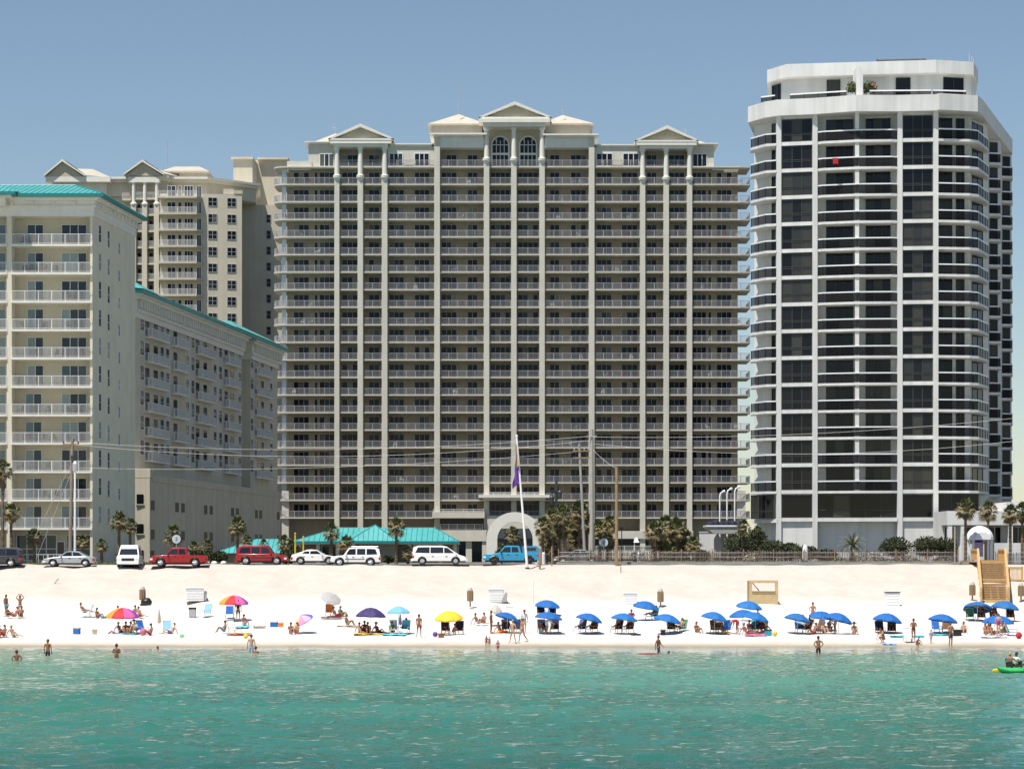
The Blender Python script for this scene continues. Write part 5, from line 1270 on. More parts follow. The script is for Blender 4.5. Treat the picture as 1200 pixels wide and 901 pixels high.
def palm(px, py, r, Y, label, kind=0, group=None, base=None):
    x, z = wx(px, Y), wz(py, Y); g = G0 if base is None else base
    t = thing('palm_tree', label, 'palm tree', (x, Y, g), random.uniform(0, 6.28), group)
    rr = r * Y / F
    h = max(.3, z - g - .1 * rr)
    inst('trunk', TR[kind % 3], t, (0, 0, -.05), 0, (1.6, 1.6, h + .05))
    o = inst('crown', CR[kind % 5], t, (0, 0, h), random.uniform(0, 6.28), rr * 1.12)
    return t
gA, gB, gC = 'palms before the left tower', 'fan palms in the dense central clump', 'fan palms in the clump left of the canopy'
palms = [
 (3, 548, 14, 240, 'tallest palm tree, cut by the left edge of the picture', 1), (13, 598, 13, 244, 'mid height palm tree behind the dark car at the left edge', 0),
 (40, 627, 12, 243, 'short palm tree behind the silver sedan', 0), (97, 633, 9, 243, 'short bushy palm tree right of the wooden utility pole', 3), (119, 637, 9, 242, 'small palm tree against the shaded side wall left of the white van', 2),
 (139.5, 608, 13, 243, 'tall palm tree directly behind the white van', 1), (152.5, 614, 11, 246, 'slightly lower palm tree beside the one behind the white van', 0),
 (203, 624, 14, 252, 'dark palm tree above the round sign by the red pickup', 2), (228, 640, 9, 246, 'low palm tree behind the bed of the red pickup', 3), (243, 638, 9, 248, 'low palm tree between the red pickup and the red sport utility car', 0),
 (278.5, 614, 13, 246, 'tall palm tree behind the tail of the red sport utility car', 1), (289, 632, 9, 244, 'short palm tree above the roof of the red sport utility car', 0), (309, 637, 8, 250, 'tiny palm tree in front of the small turquoise roof', 2),
 (333, 634, 11, 246, 'palm tree right of the small turquoise roof', 0), (341, 640, 10, 244, 'bushy palm tree left of the yellow posts', 3),
 (388.5, 621, 12, 245, 'palm tree in front of the pavilion above the white coupe', 1), (406, 635, 12, 244, 'short palm tree behind the hood of the white sport utility car', 3),
 (464.5, 615, 13, 243, 'tallest palm tree in front of the pavilion roof', 4), (478, 646, 9, 243, 'low fan palm behind the rear of the white minivan', 3),
 (601, 624, 11, 280, 'palm tree inside the white arch', 0), (588, 643, 8, 281, 'small palm tree at the left foot of the white arch', 2),
]
for i, (px, py, r, Y, lab, k) in enumerate(palms): palm(px, py, r, Y, lab, k, gA if px < 350 else None)
for i, (px, py, r) in enumerate(((636, 614, 13), (648, 604, 14), (660, 601, 14), (640, 628, 12), (655, 620, 13), (668, 616, 13), (679, 598, 16), (687, 612, 13), (674, 630, 12), (703, 618, 13), (715, 612, 13), (712, 632, 12), (647, 640, 11))):
    palm(px, py, r, 243 + (i * 5) % 9, 'brown and green fan palm in the dense clump around the concrete pole', (4, 3, 1, 4, 3)[i % 5], gB)
for i, (px, py, r) in enumerate(((768, 620, 15), (780, 614, 15), (793, 617, 15), (774, 634, 14), (789, 634, 15), (803, 630, 14), (813, 636, 12), (783, 645, 12), (800, 646, 12))):
    palm(px, py, r, 240 + (i * 5) % 7, 'brown and green fan palm in the round clump left of the flat canopy', (3, 4, 1, 4, 3)[i % 5], gC)
for px, py, r, Y, lab, k in ((871.5, 616, 11, 249, 'small palm tree at the right end of the flat canopy', 2), (888, 622, 9, 250, 'smaller palm tree beside the base of the white tower', 2),
    (1131.5, 594, 14, 245, 'palm tree left of the kiosk awning', 1), (1158, 596, 14, 250, 'palm tree behind the right side of the kiosk awning', 4), (1184, 600, 13, 248, 'palm tree in front of the clubhouse right of the kiosk', 1), (1198, 597, 13, 251, 'palm tree cut by the right edge of the picture', 0)):
    palm(px, py, r, Y, lab, k)
def bush(px, py, rx, ry, Y, label, n=900, group='round shrubs along the picket fence', leaf=.13):
    x, z = wx(px, Y), wz(py, Y); a, b = rx * Y / F, ry * Y / F
    t = thing('shrub', label, 'shrub', (x, Y, G0), 0, group)
    zc = max(z, G0 + b * .6)
    m = MB(); m.ball((x, Y, zc), (a * .78, a * .6, b * .78), 10, 6); m.tube([(x, Y, G0 - .1), (x, Y, zc)], .08, 5); m.build('core_and_stem', M['leafcore'], t)
    m = MB(); rd = random.Random(int(px))
    lob = [(rd.uniform(-.8, .8), rd.uniform(-.8, .8), rd.uniform(-.3, .8)) for _ in range(9)]
    for i in range(n):
        d = Vector((rd.gauss(0, 1), rd.gauss(0, 1), rd.gauss(0, 1))).normalized()
        q = rd.uniform(.74, 1.02) + .13 * max(d.dot(Vector(l).normalized()) for l in lob) ** 6
        p = Vector((x + d.x * a * q, Y + d.y * a * .8 * q, zc + d.z * b * q))
        if p.z < G0: continue
        u = Vector((rd.gauss(0, 1), rd.gauss(0, 1), rd.gauss(0, 1))).normalized(); v = u.cross(d).normalized(); s = leaf * rd.uniform(.6, 1.3)
        u = (u * .6 + v.cross(d) * .6).normalized()
        m.add([p - u * s, p + v * s * .5, p + u * s, p - v * s * .5], [(0, 1, 2, 3)])
    m.build('foliage', M['leaf'], t)
for a in ((866, 640, 17, 15, 240, 'round dark shrub just right of the pointed pillar'), (886, 634, 13, 14, 244, 'taller dark shrub at the left corner of the white tower'), (905, 644, 16, 11, 240, 'dark shrub below the left balconies of the white tower'), (925, 646, 15, 10, 241, 'dark shrub third from the pillar along the fence'),
          (945, 648, 14, 8, 240, 'low dark shrub beside the white figure post'), (968, 650, 13, 6, 240, 'lowest dark shrub left of the drooping sago palm'), (1049, 641, 18, 12, 240, 'clipped round shrub under the right glass bays'), (1086, 641, 17, 12, 240, 'left half of the clipped hedge by the clubhouse'), (1108, 642, 14, 12, 240, 'right half of the clipped hedge by the clubhouse'),
          (862 - 40, 651, 10, 6, 240, 'light low shrub left of the pointed pillar')): bush(*a)
for a in ((226, 651, 9, 6, 240, 'low dark shrub behind the red pickup bed'), (243, 652, 11, 8, 240, 'dark shrub between the two red vehicles'), (258, 652, 9, 6, 240, 'small dark shrub left of the red sport utility car'), (336, 652, 9, 8, 240, 'dark shrub in front of the red sport utility car hood'), (346, 648, 10, 8, 243, 'leafy shrub behind the yellow posts'), (455, 655, 7, 4, 240, 'tiny flowering shrub behind the white sport utility car'), (588, 650, 8, 6, 250, 'low shrub in front of the blue pickup hood')):
    bush(*a, n=500, group='shrubs between the parked cars')
sc = MB(); rd = random.Random(5)
for i in range(5200):
    px = rd.uniform(738, 1122); Y = rd.uniform(234.0, 236.5); x = wx(px, Y); z = G0 + rd.random() ** 1.2 * (.75 + .3 * math.sin(x * 1.7) + .25 * math.sin(x * .6)); s = rd.uniform(.07, .17); a = rd.uniform(0, 6.28)
    u = Vector((math.cos(a), math.sin(a) * .5, rd.uniform(-.4, .8))).normalized(); v = Vector((-.3 * u.z, .5, 1)).cross(u).normalized()
    p = Vector((x, Y, z)); sc.add([p - u * s, p + v * s * .4, p + u * s, p - v * s * .4], [(0, 1, 2, 3)], 1 if rd.random() < .35 else 0)
tag(sc.build('dune_scrub', [M['leaf'], M['frondtan']]), 'low tangled scrub growing behind the picket fence', 'scrub', kind='stuff')
def sago():
    Y = 240; x = wx(999, Y); t = thing('sago_palm', 'drooping grey green sago palm in front of the white tower', 'palm tree', (x, Y, G0))
    m = MB(); m.lathe([(.22, -.1), (.26, .5), (.2, 1.7)], (x, Y, G0), 9); m.build('trunk', M['trunk'], t)
    m = MB()
    for i in range(40):
        az = i * 2.4; el = R(75 - 1.9 * i + random.uniform(-8, 8)); L = random.uniform(1.3, 1.7); p = Vector((x, Y, G0 + 1.75)); d = Vector((math.cos(el) * math.cos(az), math.cos(el) * math.sin(az), math.sin(el)))
        side = Vector((-math.sin(az), math.cos(az), 0)); prev = p
        for j in range(12):
            d = (d + Vector((0, 0, -.085))).normalized(); q = prev + d * L / 12
            w = .2 * math.sin(math.pi * (j + 1.5) / 14) + .02
            for s in (-1, 1): m.add([prev, q, q + side * s * w + d * .06 - Vector((0, 0, .05))], [(0, 1, 2)])
            prev = q
    m.build('crown', mat('sago_frond', (.15, .17, .09), .6, island=.45), t)
sago()
for px, py, lab in ((943.5, 641, 'white figure shaped post behind the fence right of the shrubs'), (1030, 700, None)):
    if lab:
        Y = 238; x = wx(px, Y); m = MB(); m.lathe([(.26, G0), (.26, wz(643, Y)), (.2, wz(640, Y)), (.1, wz(638, Y))], (x, Y, 0), 10); tag(m.build('bollard', M['whitepaint'], smooth=True), lab, 'bollard')
x, Y = wx(877, 236), 236; m = MB(); m.tube([(x - .35, Y, G0), (x - .35, Y, G0 + .75), (x + .35, Y, G0 + 1.0), (x + .3, Y, G0 + .3)], .09, 6); m.box(x - .35, x + .4, Y - .2, Y + .2, G0 + .4, G0 + .48); tag(m.build('lounge_chair', M['whitepaint']), 'white plastic chair behind the picket fence near the round shrub', 'chair')
# planter on the white tower terrace
bx_, by_ = wx(1012, 269.6), 269.8
for px, r, lab in ((998, 6, 'small green potted bush on the white tower roof terrace'), (1019, 9, 'larger flowering bush on the white tower roof terrace')):
    Yt = 270.3; x = wx(px, Yt); t = thing('potted_bush', lab, 'plant', (x, Yt, 57.0), 0, 'bushes on the roof terrace')
    m = MB(); m.lathe([(.3, 0), (.42, .6)], (x, Yt, 57.02), 10); m.build('pot', M['whitepaint'], t)
    m = MB()
    for i in range(420):
        d = Vector((random.gauss(0, 1), random.gauss(0, 1), random.gauss(0, 1))).normalized(); q = random.uniform(.4, 1.05); s = .16
        p = Vector((x, Yt, 57.9 + r * .03)) + Vector((d.x * r * .1 * q, d.y * .6 * q, d.z * .8 * q)); u = Vector((random.gauss(0, 1), random.gauss(0, 1), random.gauss(0, 1))).normalized(); v = u.cross(d).normalized()
        m.add([p - u * s, p + v * s * .5, p + u * s, p - v * s * .5], [(0, 1, 2, 3)], 1 if px > 1010 and d.x > .5 and random.random() < .25 else 0)
    m.build('foliage', [M['frond'], colmat('pink_blossom', (.5, .12, .15))], t)
# ================================================================== CARS
def car(name, label, cat, px0, px1, py, paint, heading, Hh, belt, cab, wins, wheels, W=1.85, wr=.34, Yf=None, topper=False, extras=(), clear=.28, tumble=.16):
    Yb = gY(py) if Yf is None else Yf
    g = gz(Yb); x0, x1 = wx(px0, Yb), wx(px1, Yb); L = x1 - x0
    t = thing(name, label, cat, ((x0 + x1) / 2, Yb, g), math.pi if heading == 'L' else 0, 'parked vehicles along the dune edge')
    S = lambda p: ((p[0] - .5) * L, p[1] * Hh)             # 0 rear ... 1 front, z as a share of the height
    c0 = clear
    xr, xf = (wheels[0] - .5) * L, (wheels[1] - .5) * L
    def arch(xc, r):
        return [(xc + r * math.cos(math.pi * i / 10), max(c0, wr + r * math.sin(math.pi * i / 10))) for i in range(11)]
    top = [S(p) for p in belt]                               # from front bottom over the bonnet to rear bottom
    poly = top + [p for p in arch(xr, wr + .09)[::-1]] + [p for p in arch(xf, wr + .09)[::-1]]
    # order: rear bottom -> rear arch (left to right) -> front arch
    bm = bmesh.new(); n = len(poly)
    va = [bm.verts.new((p[0], -W / 2, p[1])) for p in poly]; vb = [bm.verts.new((p[0], W / 2, p[1])) for p in poly]
    fa = bm.faces.new(va); fb = bm.faces.new(vb[::-1])
    for i in range(n): bm.faces.new((va[i], vb[i], vb[(i + 1) % n], va[(i + 1) % n]))
    bm.normal_update()
    ed = [e for e in bm.edges if abs(e.verts[0].co.y - e.verts[1].co.y) < 1e-6 and max(e.verts[0].co.z, e.verts[1].co.z) > wr * 2 + .12]
    bmesh.ops.bevel(bm, geom=ed, offset=.09, segments=3, affect='EDGES', profile=.55)
    bmesh.ops.recalc_face_normals(bm, faces=bm.faces)
    me = bpy.data.meshes.new('body'); bm.to_mesh(me); bm.free(); me.materials.append(paint)
    me.polygons.foreach_set('use_smooth', [True] * len(me.polygons)); me.set_sharp_from_angle(angle=R(35))
    inst('body', me, t)
    # cabin
    pc = [S(p) for p in cab]; zb = min(p[1] for p in pc)
    hw = lambda z: W / 2 - .05 - tumble * (z - zb) / max(.2, Hh - zb) * 1.2
    bm = bmesh.new()
    va = [bm.verts.new((p[0], -hw(p[1]), p[1])) for p in pc]; vb = [bm.verts.new((p[0], hw(p[1]), p[1])) for p in pc]; n = len(pc)
    bm.faces.new(va); bm.faces.new(vb[::-1])
    for i in range(n): bm.faces.new((va[i], vb[i], vb[(i + 1) % n], va[(i + 1) % n]))
    ed = [e for e in bm.edges if min(e.verts[0].co.z, e.verts[1].co.z) > zb + .1]
    bmesh.ops.bevel(bm, geom=ed, offset=.07, segments=2, affect='EDGES', profile=.6)
    bmesh.ops.recalc_face_normals(bm, faces=bm.faces)
    me = bpy.data.meshes.new('cabin'); bm.to_mesh(me); bm.free(); me.materials.append(paint)
    me.polygons.foreach_set('use_smooth', [True] * len(me.polygons)); me.set_sharp_from_angle(angle=R(35))
    inst('cabin', me, t)
    for w in wins:
        q = [S(p) for p in w]
        for s in (-1, 1):
            m = MB(); pts = [(p[0], s * (hw(p[1]) + .006), p[1]) for p in q]
            m.add(pts + [(p[0], s * (hw(p[1]) - .03), p[1]) for p in q], [tuple(range(len(q)))] + [(i, (i + 1) % len(q), len(q) + (i + 1) % len(q), len(q) + i) for i in range(len(q))]); m.build('side_window', M['carglass'], t, loc=(0, 0, 0))
    def screen(nm, p, q):                                    # p lower, q upper
        p, q = Vector((*p,)), Vector((*q,)); a, b = p.lerp(q, .1), p.lerp(q, .9); d = (q - p).normalized(); nn = Vector((-d.y, d.x))
        if nn.x * (1 if p.x > 0 else -1) < 0: nn = -nn
        m = MB(); o = nn * .012
        ha, hb = hw(a.y) - .1, hw(b.y) - .1
        m.add([(a.x + o.x, -ha, a.y + o.y), (a.x + o.x, ha, a.y + o.y), (b.x + o.x, hb, b.y + o.y), (b.x + o.x, -hb, b.y + o.y), (a.x - o.x, -ha, a.y - o.y), (a.x - o.x, ha, a.y - o.y), (b.x - o.x, hb, b.y - o.y), (b.x - o.x, -hb, b.y - o.y)],
              [(0, 1, 2, 3), (0, 4, 5, 1), (1, 5, 6, 2), (2, 6, 7, 3), (3, 7, 4, 0)]); m.build(nm, M['carglass'], t, loc=(0, 0, 0))
    screen('windscreen', pc[0], pc[1]); screen('rear_window', pc[-1], pc[-2])
    for xc in (xr, xf):
        for s in (-1, 1):
            m = MB(); y = s * (W / 2 - .11)
            prof = [(wr * .62, -.1), (wr * .95, -.11), (wr, -.07), (wr, .07), (wr * .95, .11), (wr * .62, .1)]
            vs, fs = [], []; n = 18
            for r, o in prof:
                for k in range(n): a = 6.2832 * k / n; vs.append((xc + r * math.cos(a), y + o, wr + r * math.sin(a)))
            for i in range(len(prof) - 1):
                for k in range(n): fs.append((i * n + k, i * n + (k + 1) % n, (i + 1) * n + (k + 1) % n, (i + 1) * n + k))
            m.add(vs, fs); wh = m.build('wheel', M['rubber'], t, loc=(0, 0, 0), smooth=True)
            m = MB(); vs = [(xc, y + s * .07, wr)]; fs = []
            for k in range(20): a = 6.2832 * k / 20; r = wr * .63; vs.append((xc + r * math.cos(a), y + s * .085, wr + r * math.sin(a)))
            fs = [(0, 1 + k, 1 + (k + 1) % 20) for k in range(20)]; m.add(vs, fs)
            for k in range(5):
                a = 6.2832 * k / 5; m.tube([(xc, y + s * .1, wr), (xc + wr * .58 * math.cos(a), y + s * .1, wr + wr * .58 * math.sin(a))], [.05, .035], 4)
            m.build('rim', M['rim'] if not ('dark_rim' in extras) else M['plastic'], wh, loc=(0, 0, 0))
    m = MB(); m.box(-.46 * L, .46 * L, -W / 2 + .25, W / 2 - .25, c0 - .06, wr + .25); m.build('underbody', M['plastic'], t, loc=(0, 0, 0))
    zl = [p[1] for p in top]; fz = top[1][1]; rz = top[-2][1]
    for s in (-1, 1):
        m = MB(); m.box(top[1][0] - .28, top[1][0] + .015, s * (W / 2 - .3) - .17, s * (W / 2 - .3) + .26 if s > 0 else s * (W / 2 - .3) + .17, fz - .2, fz - .04) if False else m.box(top[1][0] - .22, top[1][0] + .02, min(s * (W / 2 - .38), s * (W / 2 + .008)), max(s * (W / 2 - .38), s * (W / 2 + .008)), fz - .24, fz - .08)
        m.build('headlight', M['lamp'], t, loc=(0, 0, 0))
        m = MB(); m.box(top[-2][0] - .02, top[-2][0] + .16, min(s * (W / 2 - .2), s * (W / 2 + .008)), max(s * (W / 2 - .2), s * (W / 2 + .008)), rz - .30, rz - .06); m.build('tail_light', M['redlamp'], t, loc=(0, 0, 0))
        xm = pc[0][0] - .25; m = MB(); m.box(xm - .1, xm + .06, min(s * (W / 2 - .02), s * (W / 2 + .2)), max(s * (W / 2 - .02), s * (W / 2 + .2)), zb + .02, zb + .18); m.build('wing_mirror', M['plastic'] if 'dark_mirror' in extras else paint, t, loc=(0, 0, 0))
    bmat_ = M['plastic'] if 'dark_bumper' in extras else (M['chrome'] if 'chrome' in extras else paint)
    m = MB(); m.box(top[0][0] - .15, top[0][0] + .10, -W / 2 + .04, W / 2 - .04, c0 + .04, c0 + .24); m.build('bumper', bmat_, t, loc=(0, 0, 0))
    m = MB(); m.box(top[-1][0] - .10, top[-1][0] + .15, -W / 2 + .04, W / 2 - .04, c0 + .04, c0 + .26); m.build('bumper', bmat_, t, loc=(0, 0, 0))
    m = MB(); m.box(top[1][0] - .05, top[1][0] + .025, -W / 2 + .45, W / 2 - .45, fz - .3, fz - .06); 
    for i in range(4): m.box(top[1][0] + .025, top[1][0] + .035, -W / 2 + .47, W / 2 - .47, fz - .28 + i * .055, fz - .25 + i * .055)
    m.build('grille', M['plastic'], t, loc=(0, 0, 0))
    for s in (-1, 1):                                        # handles and a side moulding
        m = MB()
        for w in wins[:2]:
            q = [S(p) for p in w]; xm = min(p[0] for p in q) + .12; m.box(xm, xm + .2, min(s * W / 2, s * (W / 2 + .03)), max(s * W / 2, s * (W / 2 + .03)), zb - .16, zb - .12)
        m.build('door_handle', M['plastic'], t, loc=(0, 0, 0))
        if 'moulding' in extras: m = MB(); m.box(xr + wr + .15, xf - wr - .15, min(s * W / 2, s * (W / 2 + .02)), max(s * W / 2, s * (W / 2 + .02)), .62, .68); m.build('side_moulding', M['plastic'], t, loc=(0, 0, 0))
    if 'rack' in extras:
        for s in (-1, 1): m = MB(); m.tube([(pc[1][0] - .2, s * (hw(Hh) - .12), Hh + .06), (pc[-2][0] + .15, s * (hw(Hh) - .12), Hh + .06)], .025, 5); m.build('roof_rail', M['steel'], t, loc=(0, 0, 0))
    return t, L
def paint(name, c, rough=.25, metal=0):
    m = mat(name, c, rough, metal, var=.03); m.node_tree.nodes['Principled BSDF'].inputs['Coat Weight'].default_value = .6; m.node_tree.nodes['Principled BSDF'].inputs['Coat Roughness'].default_value = .05; return m
red, red2, white, white2, silver, dgrey, blue, greysed = paint('red_truck_paint', (.30, .008, .012)), paint('crimson_paint', (.29, .007, .014)), paint('white_car_paint', (.78, .78, .77)), paint('pearl_white_paint', (.74, .74, .73)), paint('silver_car_paint', (.42, .44, .46), .3, .4), paint('charcoal_car_paint', (.05, .052, .06), .25, .3), paint('turquoise_blue_paint', (.025, .26, .45)), paint('faded_grey_paint', (.20, .21, .20), .4)
belt_suv = [(1, .22), (.995, .42), (.97, .50), (.80, .56), (.72, .575), (.05, .575), (.012, .5), (.0, .22)]
cab_suv = [(.745, .565), (.635, .985), (.12, 1.0), (.04, .9), (.012, .565)]
win_suv = [[(.70, .60), (.64, .60), (.625, .93), (.61, .93), (.60, .93), (.49, .93), (.49, .60)][0:1] + [(.625, .90), (.50, .92), (.50, .60)], [(.475, .60), (.475, .92), (.31, .92), (.31, .60)], [(.285, .60), (.285, .92), (.11, .90), (.07, .62)]]
belt_sed = [(1, .24), (.995, .42), (.965, .50), (.75, .62), (.66, .64), (.20, .66), (.03, .64), (.0, .55), (.008, .24)]
cab_sed = [(.70, .62), (.54, .97), (.40, 1.0), (.30, .97), (.12, .65)]
win_sed = [[(.645, .66), (.535, .92), (.44, .94), (.43, .66)], [(.41, .66), (.42, .94), (.31, .92), (.22, .68)]]
belt_coupe = [(1, .24), (.995, .40), (.95, .50), (.72, .64), (.15, .70), (.03, .66), (.0, .52), (.008, .24)]
cab_coupe = [(.72, .62), (.55, .96), (.42, 1.0), (.32, .97), (.08, .69)]
win_coupe = [[(.655, .67), (.545, .91), (.41, .93), (.40, .68)], [(.385, .69), (.39, .93), (.31, .90), (.22, .72)]]
belt_van = [(1, .20), (.995, .36), (.95, .44), (.80, .56), (.05, .58), (.01, .52), (.0, .2)]
cab_van = [(.86, .52), (.64, .95), (.55, 1.0), (.12, 1.0), (.03, .92), (.008, .565)]
win_van = [[(.78, .60), (.65, .88), (.59, .90), (.59, .60)], [(.575, .60), (.575, .91), (.34, .92), (.34, .60)], [(.325, .60), (.325, .92), (.11, .91), (.06, .62)]]
belt_pick = [(1, .24), (.99, .48), (.96, .56), (.745, .61), (.66, .62), (.33, .62), (.32, .60), (.008, .585), (.0, .28)]
cab_pick = [(.725, .60), (.62, .97), (.57, 1.0), (.36, .99), (.325, .605)]
win_pick = [[(.68, .64), (.615, .91), (.51, .93), (.51, .64)], [(.49, .64), (.49, .93), (.385, .92), (.36, .64)]]
car('sport_utility_car', 'dark charcoal sport utility car cut by the left edge', 'car', -34, 27, 664, dgrey, 'L', 1.78, belt_suv, cab_suv, win_suv, (.20, .81), 1.85, .37, extras=('dark_bumper',))
car('sedan', 'silver sedan parked in front of the cream tower', 'car', 52, 112, 663.6, silver, 'L', 1.45, belt_sed, cab_sed, win_sed, (.17, .80), 1.8, .33)
car('pickup_truck', 'red four door pickup truck with an open bed', 'truck', 177, 243, 663.6, red, 'L', 1.76, belt_pick, cab_pick, win_pick, (.20, .81), 1.85, .38, extras=('dark_mirror',))
car('sport_utility_car', 'red sport utility car in front of the small turquoise roof', 'car', 277, 337, 661.5, red2, 'R', 1.78, belt_suv, cab_suv, win_suv, (.20, .80), 1.85, .37, extras=('rack', 'moulding'))
car('coupe', 'low white coupe behind the yellow posts', 'car', 342, 397, 660.8, white, 'R', 1.40, belt_coupe, cab_coupe, win_coupe, (.20, .80), 1.8, .33)
car('sport_utility_car', 'white sport utility car with a dark side moulding', 'car', 388, 447, 661.8, white2, 'L', 1.75, belt_suv, cab_suv, win_suv, (.21, .82), 1.85, .37, Yf=229.6, extras=('rack', 'moulding', 'dark_bumper'))
car('minivan', 'long white minivan in front of the pavilion', 'car', 483, 547, 661.3, white, 'R', 1.78, belt_van, cab_van, win_van, (.19, .80), 1.9, .34)
t, L = car('pickup_truck', 'bright blue pickup truck with a matching canopy over its bed', 'truck', 566, 632, 661.2, blue, 'L', 1.78, belt_pick, cab_pick, win_pick, (.18, .80), 1.85, .39, extras=('dark_rim', 'dark_mirror', 'chrome'))
m = MB(); a, b = (.005 - .5) * L, (.30 - .5) * L
m.xz([(a, 1.05), (b, 1.05), (b, 1.74), (a + .25, 1.74), (a + .05, 1.6)], -.82, .82); m.build('bed_canopy', blue, t, loc=(0, 0, 0))
for s in (-1, 1):
    m = MB(); m.box(a + .3, b - .2, min(s * .815, s * .83), max(s * .815, s * .83), 1.28, 1.58); m.build('canopy_window', M['carglass'], t, loc=(0, 0, 0))
car('sedan', 'faded grey sedan parked behind the picket fence', 'car', 649, 702, 659, greysed, 'L', 1.42, belt_sed, cab_sed, win_sed, (.17, .80), 1.75, .33, Yf=236.5)
# van seen from the front
def front_van():
    tv, L = car('passenger_van', 'white high roof van parked facing the sea', 'van', 0, 61, 666.5, paint('white_van_paint', (.80, .80, .79)), 'R', 2.1, [(1, .17), (.995, .44), (.97, .49), (.82, .545), (.05, .55), (.01, .5), (.0, .17)], [(.83, .53), (.70, .86), (.62, 1.0), (.08, 1.0), (.02, .9), (.008, .54)], [[(.78, .58), (.70, .82), (.60, .84), (.60, .58)], [(.57, .58), (.57, .86), (.34, .86), (.34, .58)]], (.2, .8), 2.05, .36, Yf=None, extras=('dark_mirror',))
    g = gp(147.5, 667); tv.location = (g.x, g.y + L / 2, 5.62); tv.rotation_euler = (R(1.0), 0, R(-90)); tv.rotation_euler = (0, 0, R(-86))
front_van()

# ================================================================== PEOPLE
def V(*a): return Vector(a)
def pose(name):
    J = {}
    def trunk(pel, sp, ch, nk, h0, h1, h2): J.update(pelvis=pel, spine=sp, chest=ch, neck=nk, h0=h0, h1=h1, h2=h2)
    def limbs(sh, el, wr, hip, kn, an, to):
        for s, k in ((-1, 'L'), (1, 'R')):
            for n_, v in (('sh', sh), ('el', el), ('wr', wr), ('hip', hip), ('kn', kn), ('an', an), ('to', to)):
                v = v[0 if s < 0 else 1] if isinstance(v, list) else v
                J[n_ + k] = (s * v[0], v[1], v[2])
    st = ((0, 0, .95), (0, .01, 1.13), (0, 0, 1.33), (0, .015, 1.49), (0, -.005, 1.56), (0, -.02, 1.65), (0, -.005, 1.735))
    leg = dict(hip=(.09, 0, .91), kn=(.10, -.015, .5), an=(.105, .025, .08), to=(.13, -.13, .035))
    if name == 'stand': trunk(*st); limbs((.185, .01, 1.42), (.245, .03, 1.14), (.25, -.05, .90), **leg)
    if name == 'walk': trunk(*st); limbs((.185, .01, 1.42), [(.24, .10, 1.15), (.24, -.06, 1.15)], [(.23, .10, .90), (.23, -.26, .98)], (.09, 0, .91), [(.10, -.20, .52), (.10, .08, .50)], [(.10, -.20, .10), (.10, .36, .16)], [(.12, -.36, .05), (.12, .28, .03)])
    if name == 'stride': trunk(*st); limbs((.185, .01, 1.42), [(.27, -.02, 1.16), (.28, .02, 1.16)], [(.33, -.05, .93), (.34, .0, .95)], (.09, 0, .91), [(.20, 0, .5), (.17, .0, .5)], [(.30, .0, .08), (.24, .05, .08)], [(.33, -.15, .035), (.27, -.1, .035)])
    if name == 'armsup': trunk(*st); limbs((.185, .01, 1.43), (.33, -.02, 1.58), (.14, -.03, 1.78), **leg)
    if name == 'crossed': trunk(*st); limbs((.185, .01, 1.42), (.25, -.03, 1.17), [(.02, -.19, 1.20), (-.02, -.17, 1.22)], **leg)
    if name == 'hips': trunk(*st); limbs((.185, .01, 1.42), (.33, .06, 1.2), (.17, -.04, 1.03), **leg)
    if name == 'sit': trunk((0, 0, .13), (0, .05, .31), (0, .08, .51), (0, .09, .67), (0, .06, .74), (0, .03, .83), (0, .04, .915)); limbs((.185, .08, .60), (.25, -.06, .38), (.12, -.34, .40), (.10, -.02, .12), (.13, -.42, .46), (.13, -.62, .08), (.14, -.76, .05))
    if name == 'lean': trunk((0, 0, .13), (0, .10, .29), (0, .19, .47), (0, .25, .62), (0, .24, .70), (0, .22, .79), (0, .23, .87)); limbs((.185, .2, .55), (.25, .38, .33), (.27, .46, .06), (.10, -.02, .12), [(.13, -.42, .40), (.13, -.45, .17)], [(.13, -.66, .08), (.15, -.9, .07)], [(.14, -.80, .05), (.17, -.97, .16)])
    if name == 'recline': trunk((0, 0, .42), (0, .14, .56), (0, .27, .75), (0, .36, .90), (0, .36, .98), (0, .34, 1.07), (0, .36, 1.15)); limbs((.185, .29, .83), (.26, .12, .63), (.22, -.14, .60), (.10, -.02, .42), (.12, -.44, .56), (.12, -.80, .40), (.13, -.88, .50))
    if name == 'bend': trunk((0, .12, .93), (0, -.04, 1.02), (0, -.24, 1.0), (0, -.38, .92), (0, -.44, .86), (0, -.50, .79), (0, -.54, .71)); limbs((.185, -.29, .96), (.2, -.34, .68), (.16, -.42, .44), (.09, .11, .9), (.12, .05, .5), (.13, .12, .08), (.15, -.03, .035))
    if name == 'crouch': trunk((0, .16, .36), (0, .08, .54), (0, -.03, .72), (0, -.09, .87), (0, -.13, .94), (0, -.17, 1.03), (0, -.16, 1.11)); limbs((.185, -.03, .80), (.23, -.28, .58), (.14, -.42, .34), (.10, .14, .35), (.15, -.22, .50), (.13, .08, .09), (.15, -.10, .04))
    if name == 'prone': trunk((0, 0, .14), (0, .16, .16), (0, .34, .22), (0, .47, .34), (0, .52, .41), (0, .54, .50), (0, .56, .58)); limbs((.18, .40, .24), (.26, .52, .07), (.14, .72, .06), (.09, -.04, .12), (.11, -.44, .10), (.12, -.84, .10), (.13, -.98, .05))
    if name == 'paddle': trunk((0, 0, .13), (0, .03, .31), (0, .04, .51), (0, .03, .67), (0, .0, .74), (0, -.03, .83), (0, -.02, .915)); limbs((.185, .03, .60), (.30, -.14, .42), (.34, -.38, .50), (.10, -.02, .12), (.13, -.42, .28), (.12, -.80, .12), (.13, -.88, .22))
    return J
RAD = dict(pelvis=.135, spine=.118, chest=.145, neck=.055, h0=.066, h1=.098, h2=.062, sh=.062, el=.041, wr=.027, hip=.088, kn=.056, an=.036, to=.028)
